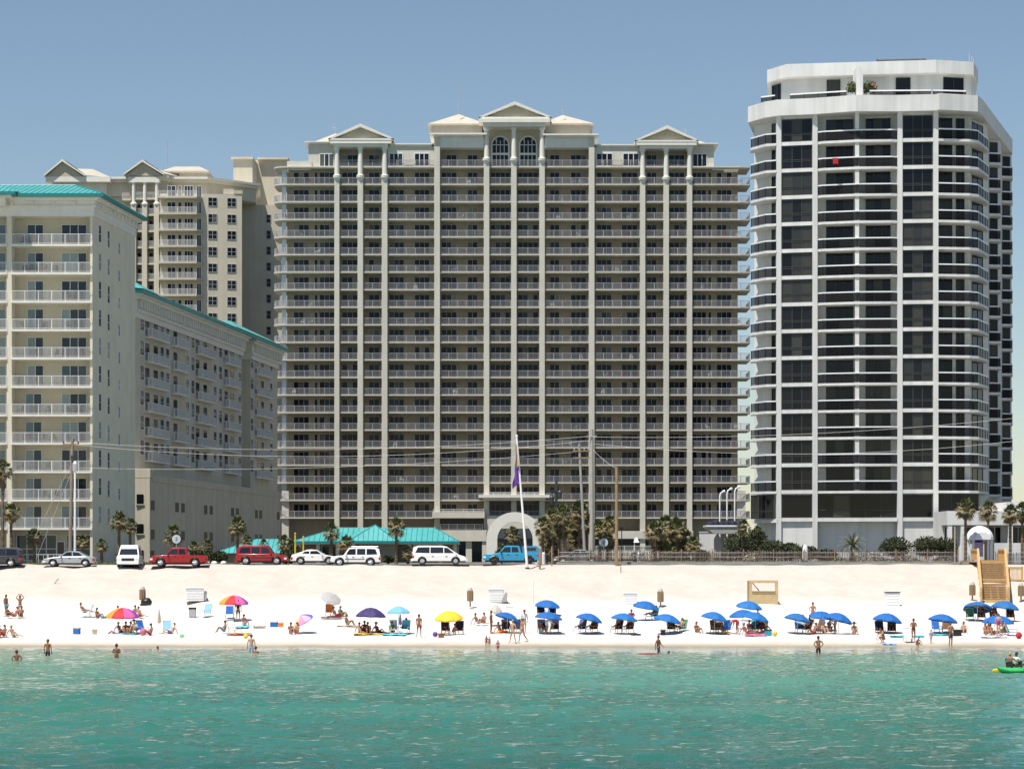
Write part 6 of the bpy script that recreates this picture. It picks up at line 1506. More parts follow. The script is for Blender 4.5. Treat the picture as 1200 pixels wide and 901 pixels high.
ORDER = ['pelvis', 'spine', 'chest', 'neck', 'h0', 'h1', 'h2']
EDG = [('pelvis', 'spine'), ('spine', 'chest'), ('chest', 'neck'), ('neck', 'h0'), ('h0', 'h1'), ('h1', 'h2')]
for k in 'LR': EDG += [('chest', 'sh' + k), ('sh' + k, 'el' + k), ('el' + k, 'wr' + k), ('pelvis', 'hip' + k), ('hip' + k, 'kn' + k), ('kn' + k, 'an' + k), ('an' + k, 'to' + k)]
pending = []
def skin(key, pts, edges, rads, root=0, sub=1):
    me = bpy.data.meshes.new('skin'); me.from_pydata([tuple(p) for p in pts], edges, []); me.update()
    o = bpy.data.objects.new('skin', me); COL.objects.link(o)
    s = o.modifiers.new('s', 'SKIN'); s.use_smooth_shade = True
    if not me.skin_vertices:
        with bpy.context.temp_override(object=o, active_object=o): pass
    for i, r in enumerate(rads):
        me.skin_vertices[0].data[i].radius = (r, r * .9); me.skin_vertices[0].data[i].use_root = (i == root)
    u = o.modifiers.new('u', 'SUBSURF'); u.levels = sub; u.render_levels = sub
    pending.append((key, o))
MESH = {}
def flush():
    dg = bpy.context.evaluated_depsgraph_get(); dg.update()
    for key, o in pending:
        me = bpy.data.meshes.new_from_object(o.evaluated_get(dg)); me.name = str(key[-1]); MESH[key] = me
        me.polygons.foreach_set('use_smooth', [True] * len(me.polygons))
    for key, o in pending:
        d = o.data; bpy.data.objects.remove(o); bpy.data.meshes.remove(d)
    pending.clear()
POSES = ['stand', 'walk', 'stride', 'armsup', 'crossed', 'hips', 'sit', 'lean', 'recline', 'bend', 'crouch', 'prone', 'paddle']
PJ = {p: pose(p) for p in POSES}
def lerp(a, b, f): return tuple(Vector(a).lerp(Vector(b), f))
rk = lambda n: RAD.get(n, RAD.get(n[:-1], .05))
for p in POSES:
    J = PJ[p]; names = list(J)
    names = ['pelvis'] + [n for n in names if n != 'pelvis']
    skin((p, 'person'), [J[n] for n in names], [(names.index(a), names.index(b)) for a, b in EDG], [rk(n) for n in names], 0, 2)
    # garments follow the same joints
    def garment(nm, chains, extra):
        pts, ed, rd = [], [], []; ids = {}
        def pid(n):
            if n not in ids:
                if isinstance(n, tuple): ids[n] = len(pts); pts.append(lerp(J[n[0]], J[n[1]], n[2])); rd.append(rk(n[0]) * (1 - n[2]) + rk(n[1]) * n[2] + extra)
                else: ids[n] = len(pts); pts.append(J[n]); rd.append(rk(n) + extra)
            return ids[n]
        for ch in chains:
            for a, b in zip(ch, ch[1:]): ed.append((pid(a), pid(b)))
        skin((p, nm), pts, ed, rd, 0, 1)
    garment('trunks', [('pelvis', ('pelvis', 'spine', .45)), ('pelvis', 'hipL', ('hipL', 'knL', .3), ('hipL', 'knL', .72)), ('pelvis', 'hipR', ('hipR', 'knR', .3), ('hipR', 'knR', .72))], .016)
    garment('bikini_bottom', [('pelvis', ('pelvis', 'spine', .12)), ('pelvis', 'hipL', ('hipL', 'knL', .06)), ('pelvis', 'hipR', ('hipR', 'knR', .06))], .010)
    garment('bikini_top', [(('spine', 'chest', .55), ('spine', 'chest', .95))], .012)
    garment('swimsuit', [('pelvis', 'spine', ('spine', 'chest', .98)), ('pelvis', 'hipL', ('hipL', 'knL', .06)), ('pelvis', 'hipR', ('hipR', 'knR', .06))], .010)
    garment('shirt', [('chest', 'spine', ('spine', 'pelvis', .8)), ('chest', 'shL', ('shL', 'elL', .75)), ('chest', 'shR', ('shR', 'elR', .75)), ('chest', ('chest', 'neck', .55))], .018)
flush()
def head_frame(J):
    up = (Vector(J['h2']) - Vector(J['h0'])).normalized(); c = Vector(J['h1'])
    f = Vector((0, -1, 0)); f = (f - up * f.dot(up))
    if f.length < .2: f = Vector((0, 0, -1)); f = f - up * f.dot(up)
    f.normalize(); return c, up, f, up.cross(f)
def build_extras(p):
    """nose, ears, eyes and hands joined into the pose's body; hair and hats as separate meshes"""
    J = PJ[p]; c, up, f, sd = head_frame(J)
    m = MB()
    nose = c + f * .098 - up * .012; m.add([nose + up * .03, nose - up * .012 + sd * .016, nose - up * .012 - sd * .016, nose + f * .024 - up * .008], [(0, 1, 3), (0, 3, 2), (1, 2, 3)])
    for s in (-1, 1):
        m.ball(tuple(c + sd * s * .086 - up * .005), (.018, .022, .032), 6, 4)
        m.ball(tuple(c + sd * s * .034 + f * .091 + up * .016), .011, 6, 4, 1)
        e, w = Vector(J['el' + 'LR'[s > 0]]), Vector(J['wr' + 'LR'[s > 0]]); d = (w - e).normalized(); a = d.cross(Vector((0, 1, .3))).normalized(); b = d.cross(a)
        q = w - d * .01; palm = [q + a * .026 + b * .013, q - a * .026 + b * .013, q - a * .026 - b * .013, q + a * .026 - b * .013]; e2 = w + d * .085
        palm += [e2 + a * .040 + b * .011, e2 - a * .040 + b * .011, e2 - a * .040 - b * .011, e2 + a * .040 - b * .011]
        m.add(palm, [(0, 1, 2, 3), (4, 5, 6, 7), (0, 1, 5, 4), (1, 2, 6, 5), (2, 3, 7, 6), (3, 0, 4, 7)])
        for i, L in enumerate((.066, .078, .072, .056)):
            r = e2 + a * (.030 - .020 * i) - d * .006; k = r + d * L * .55 + b * .006; t_ = k + d * L * .45 + b * .022
            m.tube([r, k, t_], [.0092, .0085, .006], 5)
        r = w + d * .03 + a * .036; m.tube([r - a * .01, r + d * .035 + a * .022, r + d * .06 + a * .022 + b * .012], [.011, .010, .007], 5)
    base = MESH[(p, 'person')]
    vs = [v.co.copy() for v in base.vertices]; fs = [list(q.vertices) for q in base.polygons]
    mm = MB(); mm.add(vs, fs, 0); mm.add(m.v, m.f, 0); mm.m = [0] * len(fs) + list(m.m)
    MESH[(p, 'person')] = mm.mesh('person', [M['skin1'], M['plastic']], smooth=True)
    h = MB(); 
    vs, fs = [], []; n = 12
    for i in range(6):
        a = math.pi * .5 * i / 5
        for k in range(n):
            t_ = 6.2832 * k / n; dirv = sd * math.cos(t_) + f * math.sin(t_) * (.95)
            ex = 1.0 if math.sin(t_) < .35 else .90
            low = -.055 * (1 if math.sin(t_) < .2 else -.6)
            vs.append(c - f * .008 + up * (.125 * math.cos(a) + low * math.sin(a) * (i / 5) + .0) + dirv * (.107 * math.sin(a) * ex))
    for i in range(5):
        for k in range(n): fs.append((i * n + k, i * n + (k + 1) % n, (i + 1) * n + (k + 1) % n, (i + 1) * n + k))
    h.add(vs, fs); MESH[(p, 'hair')] = h.mesh('hair', M['hair1'], smooth=True)
    h2 = MB(); h2.add(vs, fs)
    bk = c - f * .085 - up * .02; nk = Vector(J['neck']) - f * .09 - up * .03; h2.tube([bk + up * .05, bk, (bk + nk) / 2 - f * .015, nk - up * .08], [.07, .085, .08, .035], 8)
    MESH[(p, 'long_hair')] = h2.mesh('hair', M['hair1'], smooth=True)
    for nm, br in (('cap', .14), ('sunhat', .24)):
        q = MB(); vs2 = []
        prof = [(br, .035), (.115, .055), (.108, .11), (.07, .15), (.01, .158)]
        for r, z in prof:
            for k in range(n):
                t_ = 6.2832 * k / n; off = f * (.06 if nm == 'cap' and r == br else 0)
                vs2.append(c + off + up * z + (sd * math.cos(t_) + f * math.sin(t_)) * r)
        fs2 = [(i * n + k, i * n + (k + 1) % n, (i + 1) * n + (k + 1) % n, (i + 1) * n + k) for i in range(len(prof) - 1) for k in range(n)]
        q.add(vs2, fs2); MESH[(p, nm)] = q.mesh('hat', M['hair1'], smooth=True)
skins = {'a': (.38, .20, .12), 'b': (.27, .125, .07), 'c': (.16, .068, .038), 'd': (.48, .29, .20)}
for i, (k, c) in enumerate(skins.items()): M['skin' + k] = mat('skin_tone_' + k, c, .55, var=.06, scale=6, spec=.35)
M['skin1'] = M['skina']
hairs = {'k': (.02, .014, .01), 'n': (.07, .04, .02), 'y': (.38, .26, .11), 'r': (.22, .07, .03), 'g': (.4, .38, .36)}
for k, c in hairs.items(): M['hair_' + k] = mat('hair_' + k, c, .7, var=.15, scale=20)
M['hair1'] = M['hair_k']
CL = dict(navy=(.015, .02, .06), black=(.012, .012, .014), white=(.75, .74, .72), red=(.45, .02, .03), blue=(.02, .12, .42), turq=(.03, .32, .42), pink=(.65, .12, .28), purple=(.14, .05, .25), green=(.06, .22, .10), orange=(.75, .20, .03), yellow=(.72, .50, .06), plaid=(.22, .06, .07), lilac=(.52, .45, .62), maroon=(.26, .02, .05), brown=(.16, .08, .04), lime=(.20, .62, .20), aqua=(.10, .50, .60), grey=(.35, .35, .36), skyblue=(.25, .47, .72), tan=(.45, .36, .25))
for k, c in CL.items(): M['c_' + k] = mat(k + '_cloth', c, .8, var=.10, scale=8)
for p in POSES: build_extras(p)
GP = 'people on the beach and in the shallows'
def person(loc, ps, rz, sk, hair, wear, label, sc=1.0, dz=0.0, group=GP):
    o = inst('person', MESH[(ps, 'person')], None, Vector(loc) + Vector((0, 0, dz)), R(rz), sc, [M['skin' + sk]])
    tag(o, label, 'person', group)
    for w in wear:
        nm, col = w.split(':')
        g = MESH[(ps, nm)]; inst({'sunhat': 'hat', 'cap': 'hat'}.get(nm, nm), g, o, (0, 0, 0), 0, None, [M['c_' + col]]) if g.materials else None
        if not g.materials:
            g.materials.append(M['c_' + col]); inst({'sunhat': 'hat', 'cap': 'hat'}.get(nm, nm), g, o, (0, 0, 0), 0, None, [M['c_' + col]])
    if hair:
        lg = hair.endswith('+'); inst('hair', MESH[(ps, 'long_hair' if lg else 'hair')], o, (0, 0, 0), 0, None, [M['hair_' + hair[0]]])
    return o
# ================================================================== BEACH THINGS
def canopy_mesh(n=8):
    m = MB(); rings = [(0.02, .40), (.35, .355), (.68, .22), (.90, .085), (1.0, 0.0)]
    vs, fs, mi = [], [], []
    sub = 4; N = n * sub
    for j, (r, z) in enumerate(rings):
        for k in range(N):
            t = 6.2832 * k / N; f = abs(((k % sub) / sub) - .5) * 2           # 1 on the ribs, 0 mid panel
            rr = r * (.955 + .045 * f) if j else r
            vs.append((rr * math.cos(t), rr * math.sin(t), z - (.065 * (1 - f) * r)))
    for k in range(N):                                                         # valance
        t = 6.2832 * k / N; f = abs(((k % sub) / sub) - .5) * 2; rr = (.955 + .045 * f) * 1.0
        vs.append((rr * math.cos(t), rr * math.sin(t), -.09 - .02 * (1 - f)))
    for j in range(len(rings)):
        for k in range(N): fs.append((j * N + k, j * N + (k + 1) % N, (j + 1) * N + (k + 1) % N, (j + 1) * N + k)); mi.append((k // sub) % n)
    m.add(vs, fs); m.m = mi
    return m
cm = canopy_mesh()
me_plain = MB(); me_plain.add(cm.v, cm.f); ME_CAN = me_plain.mesh('canopy', colmat('umbrella_base_cloth', (.3, .3, .3)), smooth=True)
rb = [colmat('umbrella_' + n_, c, .7, .05) for n_, c in (('blue', (.02, .16, .50)), ('teal', (.02, .45, .50)), ('green', (.10, .45, .15)), ('yellow', (.80, .55, .05)), ('orange', (.80, .25, .03)), ('red', (.60, .02, .03)), ('pink', (.70, .10, .30)), ('purple', (.22, .06, .35)))]
rp = [colmat('pastel_' + n_, c, .7, .05) for n_, c in (('blue', (.06, .25, .60)), ('cyan', (.10, .60, .68)), ('green', (.40, .65, .35)), ('yellow', (.80, .68, .25)), ('peach', (.80, .50, .25)), ('pink', (.75, .25, .40)), ('lilac', (.55, .35, .60)), ('indigo', (.12, .12, .45)))]
def multi(mats, name):
    q = MB(); q.add(cm.v, cm.f); q.m = cm.m; return q.mesh(name, mats, smooth=True)
ME_RB, ME_RP = multi(rb, 'canopy'), multi(rp, 'canopy')
rm = MB()
for k in range(8):
    t = 6.2832 * k / 8; rm.tube([(0, 0, .36), (.97 * math.cos(t), .97 * math.sin(t), -.01)], .011, 4)
    rm.tube([(0, 0, .05), (.5 * math.cos(t), .5 * math.sin(t), .25)], .009, 4)
ME_RIB = rm.mesh('rib_frame', M['steel'])
um = {}
def umat(k, c):
    if k not in um: um[k] = colmat('umbrella_cloth_' + k, c, .7, .06)
    return um[k]
UC = dict(blue=(.010, .125, .44), purple=(.045, .03, .12), sky=(.16, .40, .68), yellow=(.80, .48, .03), grey=(.38, .37, .36), sand=(.52, .48, .43), deep=(.01, .07, .33))
def umbrella(x0, x1, yt, yb, yf, col, label, tx=0, ty=0, group='beach umbrellas'):
    """x0,x1 edges, yt top, yb rim row, yf row of the pole foot in the photo; tx tilt to the right, ty tilt towards the sea"""
    p = gp((x0 + x1) / 2, yf); k = p.y / F
    r = (x1 - x0) / 2 * k; zr = H + (HY - yb) * k
    t = thing('beach_umbrella', label, 'umbrella', tuple(p), random.uniform(0, .7), group)
    h = zr - p.z
    t.rotation_euler = (0, 0, 0)
    mesh = {'rainbow': ME_RB, 'pastel': ME_RP}.get(col, ME_CAN)
    cz = h + (.0)
    c = inst('canopy', mesh, t, (0, 0, cz + .05), 0, (r * 1.04, r * 1.04, r * 1.3), None if col in ('rainbow', 'pastel') else [umat(*(lambda j: ('blue%d' % j, ((.010, .112, .37), (.012, .135, .40), (.018, .125, .34))[j]))(random.randrange(3))) if col == 'blue' else umat(col, UC[col])])
    if col == 'grey': c.scale = (r * 1.02, r * 1.02, r * .55); ty = 38
    if col == 'blue': c.scale = (r * 1.04, r * 1.04, r * random.uniform(1.0, 1.25))
    c.rotation_euler = (R(ty), R(tx), random.uniform(0, .5) if col not in ('rainbow', 'pastel') else .25)
    f = inst('rib_frame', ME_RIB, c, (0, 0, -.02))
    m = MB(); m.tube([(0, 0, -.3), (0, 0, cz + .05), (math.sin(R(tx)) * .36 * r, -math.sin(R(ty)) * .36 * r, cz + .05 + .48 * r)], .022, 7); m.ball((math.sin(R(tx)) * .40 * r, -math.sin(R(ty)) * .40 * r, cz + .07 + .52 * r), .035)
    m.build('pole', M['whitepaint'], t, loc=(0, 0, 0))
    return p
GR = 'blue rental umbrellas'
umbrella(125, 162, 714, 722, 741, 'rainbow', 'rainbow striped umbrella sheltering a seated group at left', 0, 3)
umbrella(257.5, 290.5, 699, 706.5, 727, 'rainbow', 'rainbow striped umbrella with a man in black standing beneath it', 0, 2)
umbrella(343, 367, 717, 727, 742, 'pastel', 'tilted pastel rainbow umbrella leaning to the left', -28, 10)
umbrella(376, 400, 694, 701.5, 722, 'grey', 'plain grey umbrella tipped face down towards the sea', 5, 55)
umbrella(417, 452, 713, 721.5, 742, 'purple', 'dark purple umbrella over a seated family', 2, 0)
umbrella(454, 480, 710, 717.5, 742, 'sky', 'light blue umbrella above the folded white umbrella', 0, 0)
umbrella(510, 542, 715, 724.5, 743, 'yellow', 'bright yellow umbrella over two navy chairs', -3, 8)
umbrella(568, 590, 709, 714.5, 732, 'sand', 'sand grey umbrella tipped right behind the tilted blue one', 22, 22)
blues = [(580, 609, 717, 724.5, 742, 18, 4, 'blue umbrella tilted right over an orange towel'), (627, 656, 702, 710, 722, 4, 6, 'blue umbrella in the back row directly above another blue one'), (627, 659, 716, 724, 742, 6, 3, 'blue umbrella in the front row under which a person in white bends'),
 (675, 706, 718, 726, 742, 13, 2, 'blue umbrella standing alone over two people left of the middle'), (716, 747, 718, 725.5, 742, 8, 2, 'blue front row umbrella lower left of the one beside the tan bin'), (742, 772, 703, 711.5, 727, 6, 8, 'blue umbrella in the back row just left of the tan bin'),
 (766, 798, 719, 727, 742, 12, 3, 'blue umbrella right of the tan bin over two seated people'), (822, 853, 717, 725, 743, 14, 2, 'blue umbrella with a blue towel hanging from its right rim'), (863, 893, 703, 711.5, 727, 4, 8, 'blue umbrella right below the plywood booth'),
 (855, 885, 714, 721.5, 737, -4, 2, 'blue umbrella above the person bending in red'), (870, 901, 716, 725, 742, 14, 2, 'blue umbrella over the crowded group below the plywood booth'), (919, 950, 718, 726, 742, 12, 2, 'blue umbrella over a man reclining beside a bright blue chair'),
 (948, 978, 715, 723, 737, 2, 8, 'blue umbrella in front of the standing man in the back row'), (966, 999, 718, 726.5, 742, 15, 0, 'blue umbrella over a man in a white shirt bending'), (1023, 1057, 719, 727, 743, 9, 0, 'blue umbrella below the black lidded box'),
 (1088, 1122, 719, 727, 743, 9, 0, 'blue umbrella behind the man in plaid trunks'), (1162, 1194, 704, 712, 727, 8, 0, 'blue umbrella at the foot of the timber railing'), (1151, 1188, 719.5, 729, 741, 2, 2, 'widest blue umbrella behind the woman in the red swimsuit')]
for a, b, c, d, e, tx, ty, lab in blues: umbrella(a, b, c, d, e, 'blue', lab, tx, ty, GR)
umbrella(1129, 1162, 705, 713, 727, 'blue', 'blue umbrella showing its dark underside left of the stairs', 10, -16, GR)
def folded(px, py, h, col, label):
    p = gp(px, py); t = thing('beach_umbrella', label, 'umbrella', tuple(p), 0, 'beach umbrellas')
    m = MB(); m.tube([(0, 0, -.2), (0, 0, h)], .022, 6); m.build('pole', M['whitepaint'], t, loc=(0, 0, 0))
    m = MB(); m.lathe([(.05, h * .42), (.14, h * .45), (.11, h * .7), (.04, h * .98), (.01, h)], (0, 0, 0), 10); m.build('canopy', M['c_' + col], t, smooth=True, loc=(0, 0, 0))
folded(186.5, 742, 1.9, 'tan', 'slim folded tan umbrella standing upright right of the first rainbow umbrella')
folded(469, 741, 1.45, 'lilac', 'folded pale grey umbrella under the light blue one')
# chairs
def lounge(ax=62):
    out = {}
    f = MB(); w = .31
    for s in (-w, w):
        f.tube([(s, -.72, .0), (s, -.66, .30), (s, .12, .30), (s, .42, 1.02)], .026, 5); f.tube([(s, .28, .0), (s, .12, .30)], .026, 5); f.tube([(s, -.55, .50), (s, .22, .52)], .024, 5); f.tube([(s, -.55, .5), (s, -.5, .30)], .02, 5)
    f.tube([(-w, -.66, .30), (w, -.66, .30)], .024, 5); f.tube([(-w, .42, 1.02), (w, .42, 1.02)], .024, 5); f.tube([(-w, .12, .3), (w, .12, .3)], .024, 5)
    s_ = MB(); pts = [(-.66, .31), (-.4, .275), (-.1, .27), (.11, .31)]
    for a, b in zip(pts, pts[1:]): s_.add([(-w + .02, a[0], a[1]), (w - .02, a[0], a[1]), (w - .02, b[0], b[1]), (-w + .02, b[0], b[1]), (-w + .02, a[0], a[1] + .02), (w - .02, a[0], a[1] + .02), (w - .02, b[0], b[1] + .02), (-w + .02, b[0], b[1] + .02)], [(0, 1, 2, 3), (4, 5, 6, 7), (0, 1, 5, 4), (2, 3, 7, 6)])
    b_ = MB(); pts = [(.12, .32), (.27, .66), (.41, 1.0)]
    for a, b in zip(pts, pts[1:]): b_.add([(-w + .02, a[0], a[1]), (w - .02, a[0], a[1]), (w - .02, b[0], b[1]), (-w + .02, b[0], b[1]), (-w + .02, a[0] + .02, a[1]), (w - .02, a[0] + .02, a[1]), (w - .02, b[0] + .02, b[1]), (-w + .02, b[0] + .02, b[1])], [(0, 1, 2, 3), (4, 5, 6, 7), (2, 3, 7, 6), (0, 3, 7, 4), (1, 2, 6, 5)])
    return f.mesh('frame', M['wood']), s_.mesh('seat', M['c_navy']), b_.mesh('backrest', M['c_navy'])
LF, LS, LB = lounge()
def chair(px, py, col, rz, label, frame='wood', sc=1.0, group='beach chairs'):
    p = gp(px, py); t = thing('beach_chair', label, 'chair', tuple(p), R(rz), group); t.scale = (sc, sc, sc)
    inst('frame', LF, t, mats=[M[frame]]); inst('seat', LS, t, mats=[M['c_' + col]]); inst('backrest', LB, t, mats=[M['c_' + col]])
    return p
chairs = [(593, 741, 'navy', 8, 'left navy chair under the tilted blue umbrella with the orange towel'), (605, 741, 'navy', -8, 'right navy chair under the tilted blue umbrella with the orange towel'),
 (634, 722, 'navy', 5, 'left navy chair of the back row pair half hidden by the blue umbrella in front'), (647, 722, 'navy', -5, 'right navy chair of the back row pair half hidden by the blue umbrella in front'), (635, 741, 'navy', 6, 'left navy chair beside the bending person in white'), (650, 741, 'navy', -6, 'right navy chair beside the bending person in white'),
 (681, 741, 'blue', -30, 'blue chair turned left under the lone blue umbrella'), (695, 741, 'brown', -30, 'brown chair turned left under the lone blue umbrella'), (724, 741, 'black', -28, 'left dark chair under the blue umbrella left of the tan bin'), (737, 741, 'brown', -28, 'right brown chair under the blue umbrella left of the tan bin'),
 (787, 741, 'navy', 10, 'dark chair left of the pair right of the tan bin'), (799, 741, 'green', -35, 'green chair turned left right of the tan bin'), (838, 742, 'brown', 10, 'left chair under the umbrella with the hanging towel'), (844, 742, 'tan', -10, 'right chair under the umbrella with the hanging towel'),
 (883, 741, 'turq', -30, 'turquoise chair in the crowded group below the booth'), (892, 741, 'brown', -25, 'brown chair in the crowded group below the booth'), (937, 741, 'skyblue', 6, 'empty bright blue chair left of the reclining man'), (946, 741, 'black', -60, 'black chair of the reclining man'), (959, 741, 'brown', -55, 'brown tipped chair left of the man bending in a white shirt'),
 (1031, 743, 'navy', 3, 'navy chair behind the crouching woman'), (1045, 743, 'black', -8, 'black chair right of the crouching woman'), (1097, 741, 'blue', 3, 'blue chair behind the turquoise air bed'), (1109, 741, 'brown', -10, 'brown chair behind the man in plaid trunks'), (1137, 727, 'green', 0, 'green chair under the umbrella left of the stairs'), (1150, 727, 'navy', -5, 'navy chair under the umbrella left of the stairs'),
 (1165, 727, 'brown', 5, 'left brown chair under the umbrella at the timber railing'), (1184, 727, 'brown', -8, 'right brown chair under the umbrella at the timber railing'), (1184, 745, 'blue', 70, 'blue chair in profile right of the woman in the red swimsuit'),
 (522, 743, 'navy', 5, 'left navy chair under the yellow umbrella'), (538, 743, 'navy', -5, 'right navy chair under the yellow umbrella'), (166, 742, 'blue', 40, 'blue chair right of the group under the first rainbow umbrella'), (196, 742, 'skyblue', 10, 'light blue chair right of the folded tan umbrella'),
 (269, 724, 'blue', 5, 'blue chair left of the man in black'), (242, 722, 'skyblue', -25, 'pale blue chair left of the second rainbow umbrella'), (386, 722, 'orange', 3, 'orange chair under the grey umbrella'), (475, 742, 'aqua', -10, 'aqua chair right of the folded pale umbrella'), (461, 742, 'white', 10, 'white chair left of the folded pale umbrella'), (600, 726, 'white', 30, 'white chair behind the tilted blue umbrella'), (273, 742, 'white', 40, 'white chair behind the orange towel'), (1064, 752, 'white', 5, 'small white chair left of the standing woman'), (950 - 9, 735, 'grey', 20, 'grey chair behind the bright blue chair'), (766, 726, 'turq', -40, 'turquoise chair in the back row near the tan bin'), (103, 723, 'lilac', -70, 'lilac chair of the person reclining left of the rainbow umbrella')]
for px, py, col, rz, lab in chairs: chair(px, py, col, rz, lab, 'wood' if col in ('navy', 'brown', 'black') else 'steel')
def towel(px, py, w, d, col, label, rz=0):
    p = gp(px, py); m = MB(); n = 8
    vs = []
    for j in range(5):
        for i in range(n + 1): 
            X_, Y_ = (i / n - .5) * w, (j / 4 - .5) * d
            vs.append((X_, Y_, (gz(p.y + Y_) - p.z) + .075 + .03 * math.sin(i * 1.7 + j * 2.1)))
    fs = [(j * (n + 1) + i, j * (n + 1) + i + 1, (j + 1) * (n + 1) + i + 1, (j + 1) * (n + 1) + i) for j in range(4) for i in range(n)]
    m.add(vs, fs); m.add([(v[0], v[1], v[2] - .03) for v in vs], [f[::-1] for f in fs]); o = m.build('towel', M['c_' + col]); o.location = p; o.rotation_euler = (0, 0, R(rz)); tag(o, label, 'towel', 'beach towels')
for a in ((280, 743, 1.9, .9, 'orange', 'orange towel in front of the white chair'), (284, 735, 1.0, 1.6, 'aqua', 'aqua towel at the feet of the man in black'), (147, 743, 1.9, 1.2, 'turq', 'turquoise towel under the group beneath the rainbow umbrella'), (125, 723, 1.0, .8, 'turq', 'small turquoise towel left of the rainbow umbrella'), (432, 743, 2.3, 1.2, 'yellow', 'yellow towel under the family at the purple umbrella'), (462, 744, 1.8, 1.0, 'aqua', 'aqua towel under the light blue umbrella'), (388, 724, 1.7, .7, 'maroon', 'maroon towel under the grey umbrella'), (408, 734, 1.8, .8, 'tan', 'tan towel of the lone sunbather left of the purple umbrella'), (585, 742, 1.4, .9, 'orange', 'orange towel under the tilted blue umbrella'), (1106, 744, 2.2, .9, 'aqua', 'aqua air bed behind the man in plaid trunks'), (1063, 746, 2.6, .8, 'turq', 'long turquoise towel behind the standing woman'), (1042, 755, 1.0, .7, 'skyblue', 'sky blue towel beside the crouching woman'), (885, 744, 1.6, .7, 'pink', 'pink towel in front of the crowded group'), (962, 743, 2.4, .8, 'brown', 'brown towel under the blue umbrella with the bending man'), (1165, 747, 2.0, .7, 'lilac', 'lilac towel in front of the seated group at right'), (304, 735, 1.0, .5, 'brown', 'small brown towel between the rainbow umbrellas'), (745, 744, .8, .5, 'black', 'small dark towel by the brown chair'), (225, 745, .8, .5, 'red', 'small red towel near the waterline')): towel(*a)
# hanging towel
p = gp(851, 742); m = MB(); vs = []
for j in range(7):
    for i in range(5): vs.append((p.x - .25 + i * .13, p.y - .9 + .04 * math.sin(i * 2 + j), wz(726 + j * 2, p.y - .9)))
m.add(vs, [(j * 5 + i, j * 5 + i + 1, (j + 1) * 5 + i + 1, (j + 1) * 5 + i) for j in range(6) for i in range(4)]); m.add([(v[0], v[1] + .02, v[2]) for v in vs], [(j * 5 + i, (j + 1) * 5 + i, (j + 1) * 5 + i + 1, j * 5 + i + 1) for j in range(6) for i in range(4)]); tag(m.build('towel', M['c_blue']), 'blue towel hanging from the rim of a blue umbrella', 'towel', 'beach towels')
def ball(px, py, r, col, label):
    p = gp(px, py); m = MB(); m.ball((0, 0, r), r, 12, 8); o = m.build('beach_ball', M['c_' + col], smooth=True); o.location = p; tag(o, label, 'ball')
ball(168, 744, .27, 'pink', 'pink ball beside the seated person with a cap'); ball(510, 746, .2, 'purple', 'small purple ball in front of the yellow umbrella'); ball(908, 745, .2, 'yellow', 'small yellow ball right of the crowded group'); ball(1194, 748, .25, 'red', 'small red ball at the right edge of the beach'); ball(288, 748, .18, 'yellow', 'yellow ball behind the man in the shallows'); ball(213, 747, .16, 'lime', 'little lime ball right of the light blue chair')
def cooler(px, py, w, h, col, lid, label):
    p = gp(px, py); t = thing('cooler', label, 'cooler', tuple(p), random.uniform(-.3, .3), 'cool boxes and crates on the sand')
    m = MB(); m.box(-w / 2, w / 2, -w * .3, w * .3, -.05, h * .8); m.build('chest', M['c_' + col], t, loc=(0, 0, 0)); m = MB(); m.box(-w / 2 - .02, w / 2 + .02, -w * .32, w * .32, h * .8 + .002, h); m.build('lid', M['c_' + lid], t, loc=(0, 0, 0)); m = MB(); m.tube([(-w / 2 - .03, 0, h * .6), (-w / 2 - .03, 0, h * 1.15), (w / 2 + .03, 0, h * 1.15), (w / 2 + .03, 0, h * .6)], .015, 5); m.build('handle', M['c_' + lid], t, loc=(0, 0, 0))
for a in ((225.5, 722, .55, .75, 'grey', 'black', 'tall grey cool box left of the pale blue chair'), (321, 734, .55, .45, 'blue', 'white', 'blue cool box left of the pastel umbrella'), (329, 734, .4, .3, 'orange', 'orange', 'orange crate right of the blue cool box'), (1122, 745, .6, .5, 'black', 'black', 'black cool box right of the man in plaid trunks'), (777, 743, .35, .35, 'black', 'black', 'small black cool box left of the pair by the tan bin'), (90, 742, .5, .45, 'blue', 'tan', 'blue and tan cool box alone at left'), (111, 742, .35, .3, 'tan', 'tan', 'small tan box right of the blue and tan cool box'), (517, 746, .4, .25, 'brown', 'brown', 'small brown box in front of the yellow umbrella'), (860 + 40, 743.5, .5, .4, 'turq', 'black', 'turquoise cool box at the crowded group')): cooler(*a)
p_ = (wx(978, 269), 268.9, 51.9 - 2.95 + 1.06)
m = MB(); m.xz([(-.26, -.62), (.05, -.5), (.28, -.66), (.3, .05), (-.3, .05)], -.75, -.69); m.box(-.3, .3, -.75, -.45, .051, .08); o = m.build('towel', M['c_red']); o.location = (p_[0], p_[1] + .05, p_[2] + .05); tag(o, 'red towel draped over a balcony railing high on the white tower', 'towel')
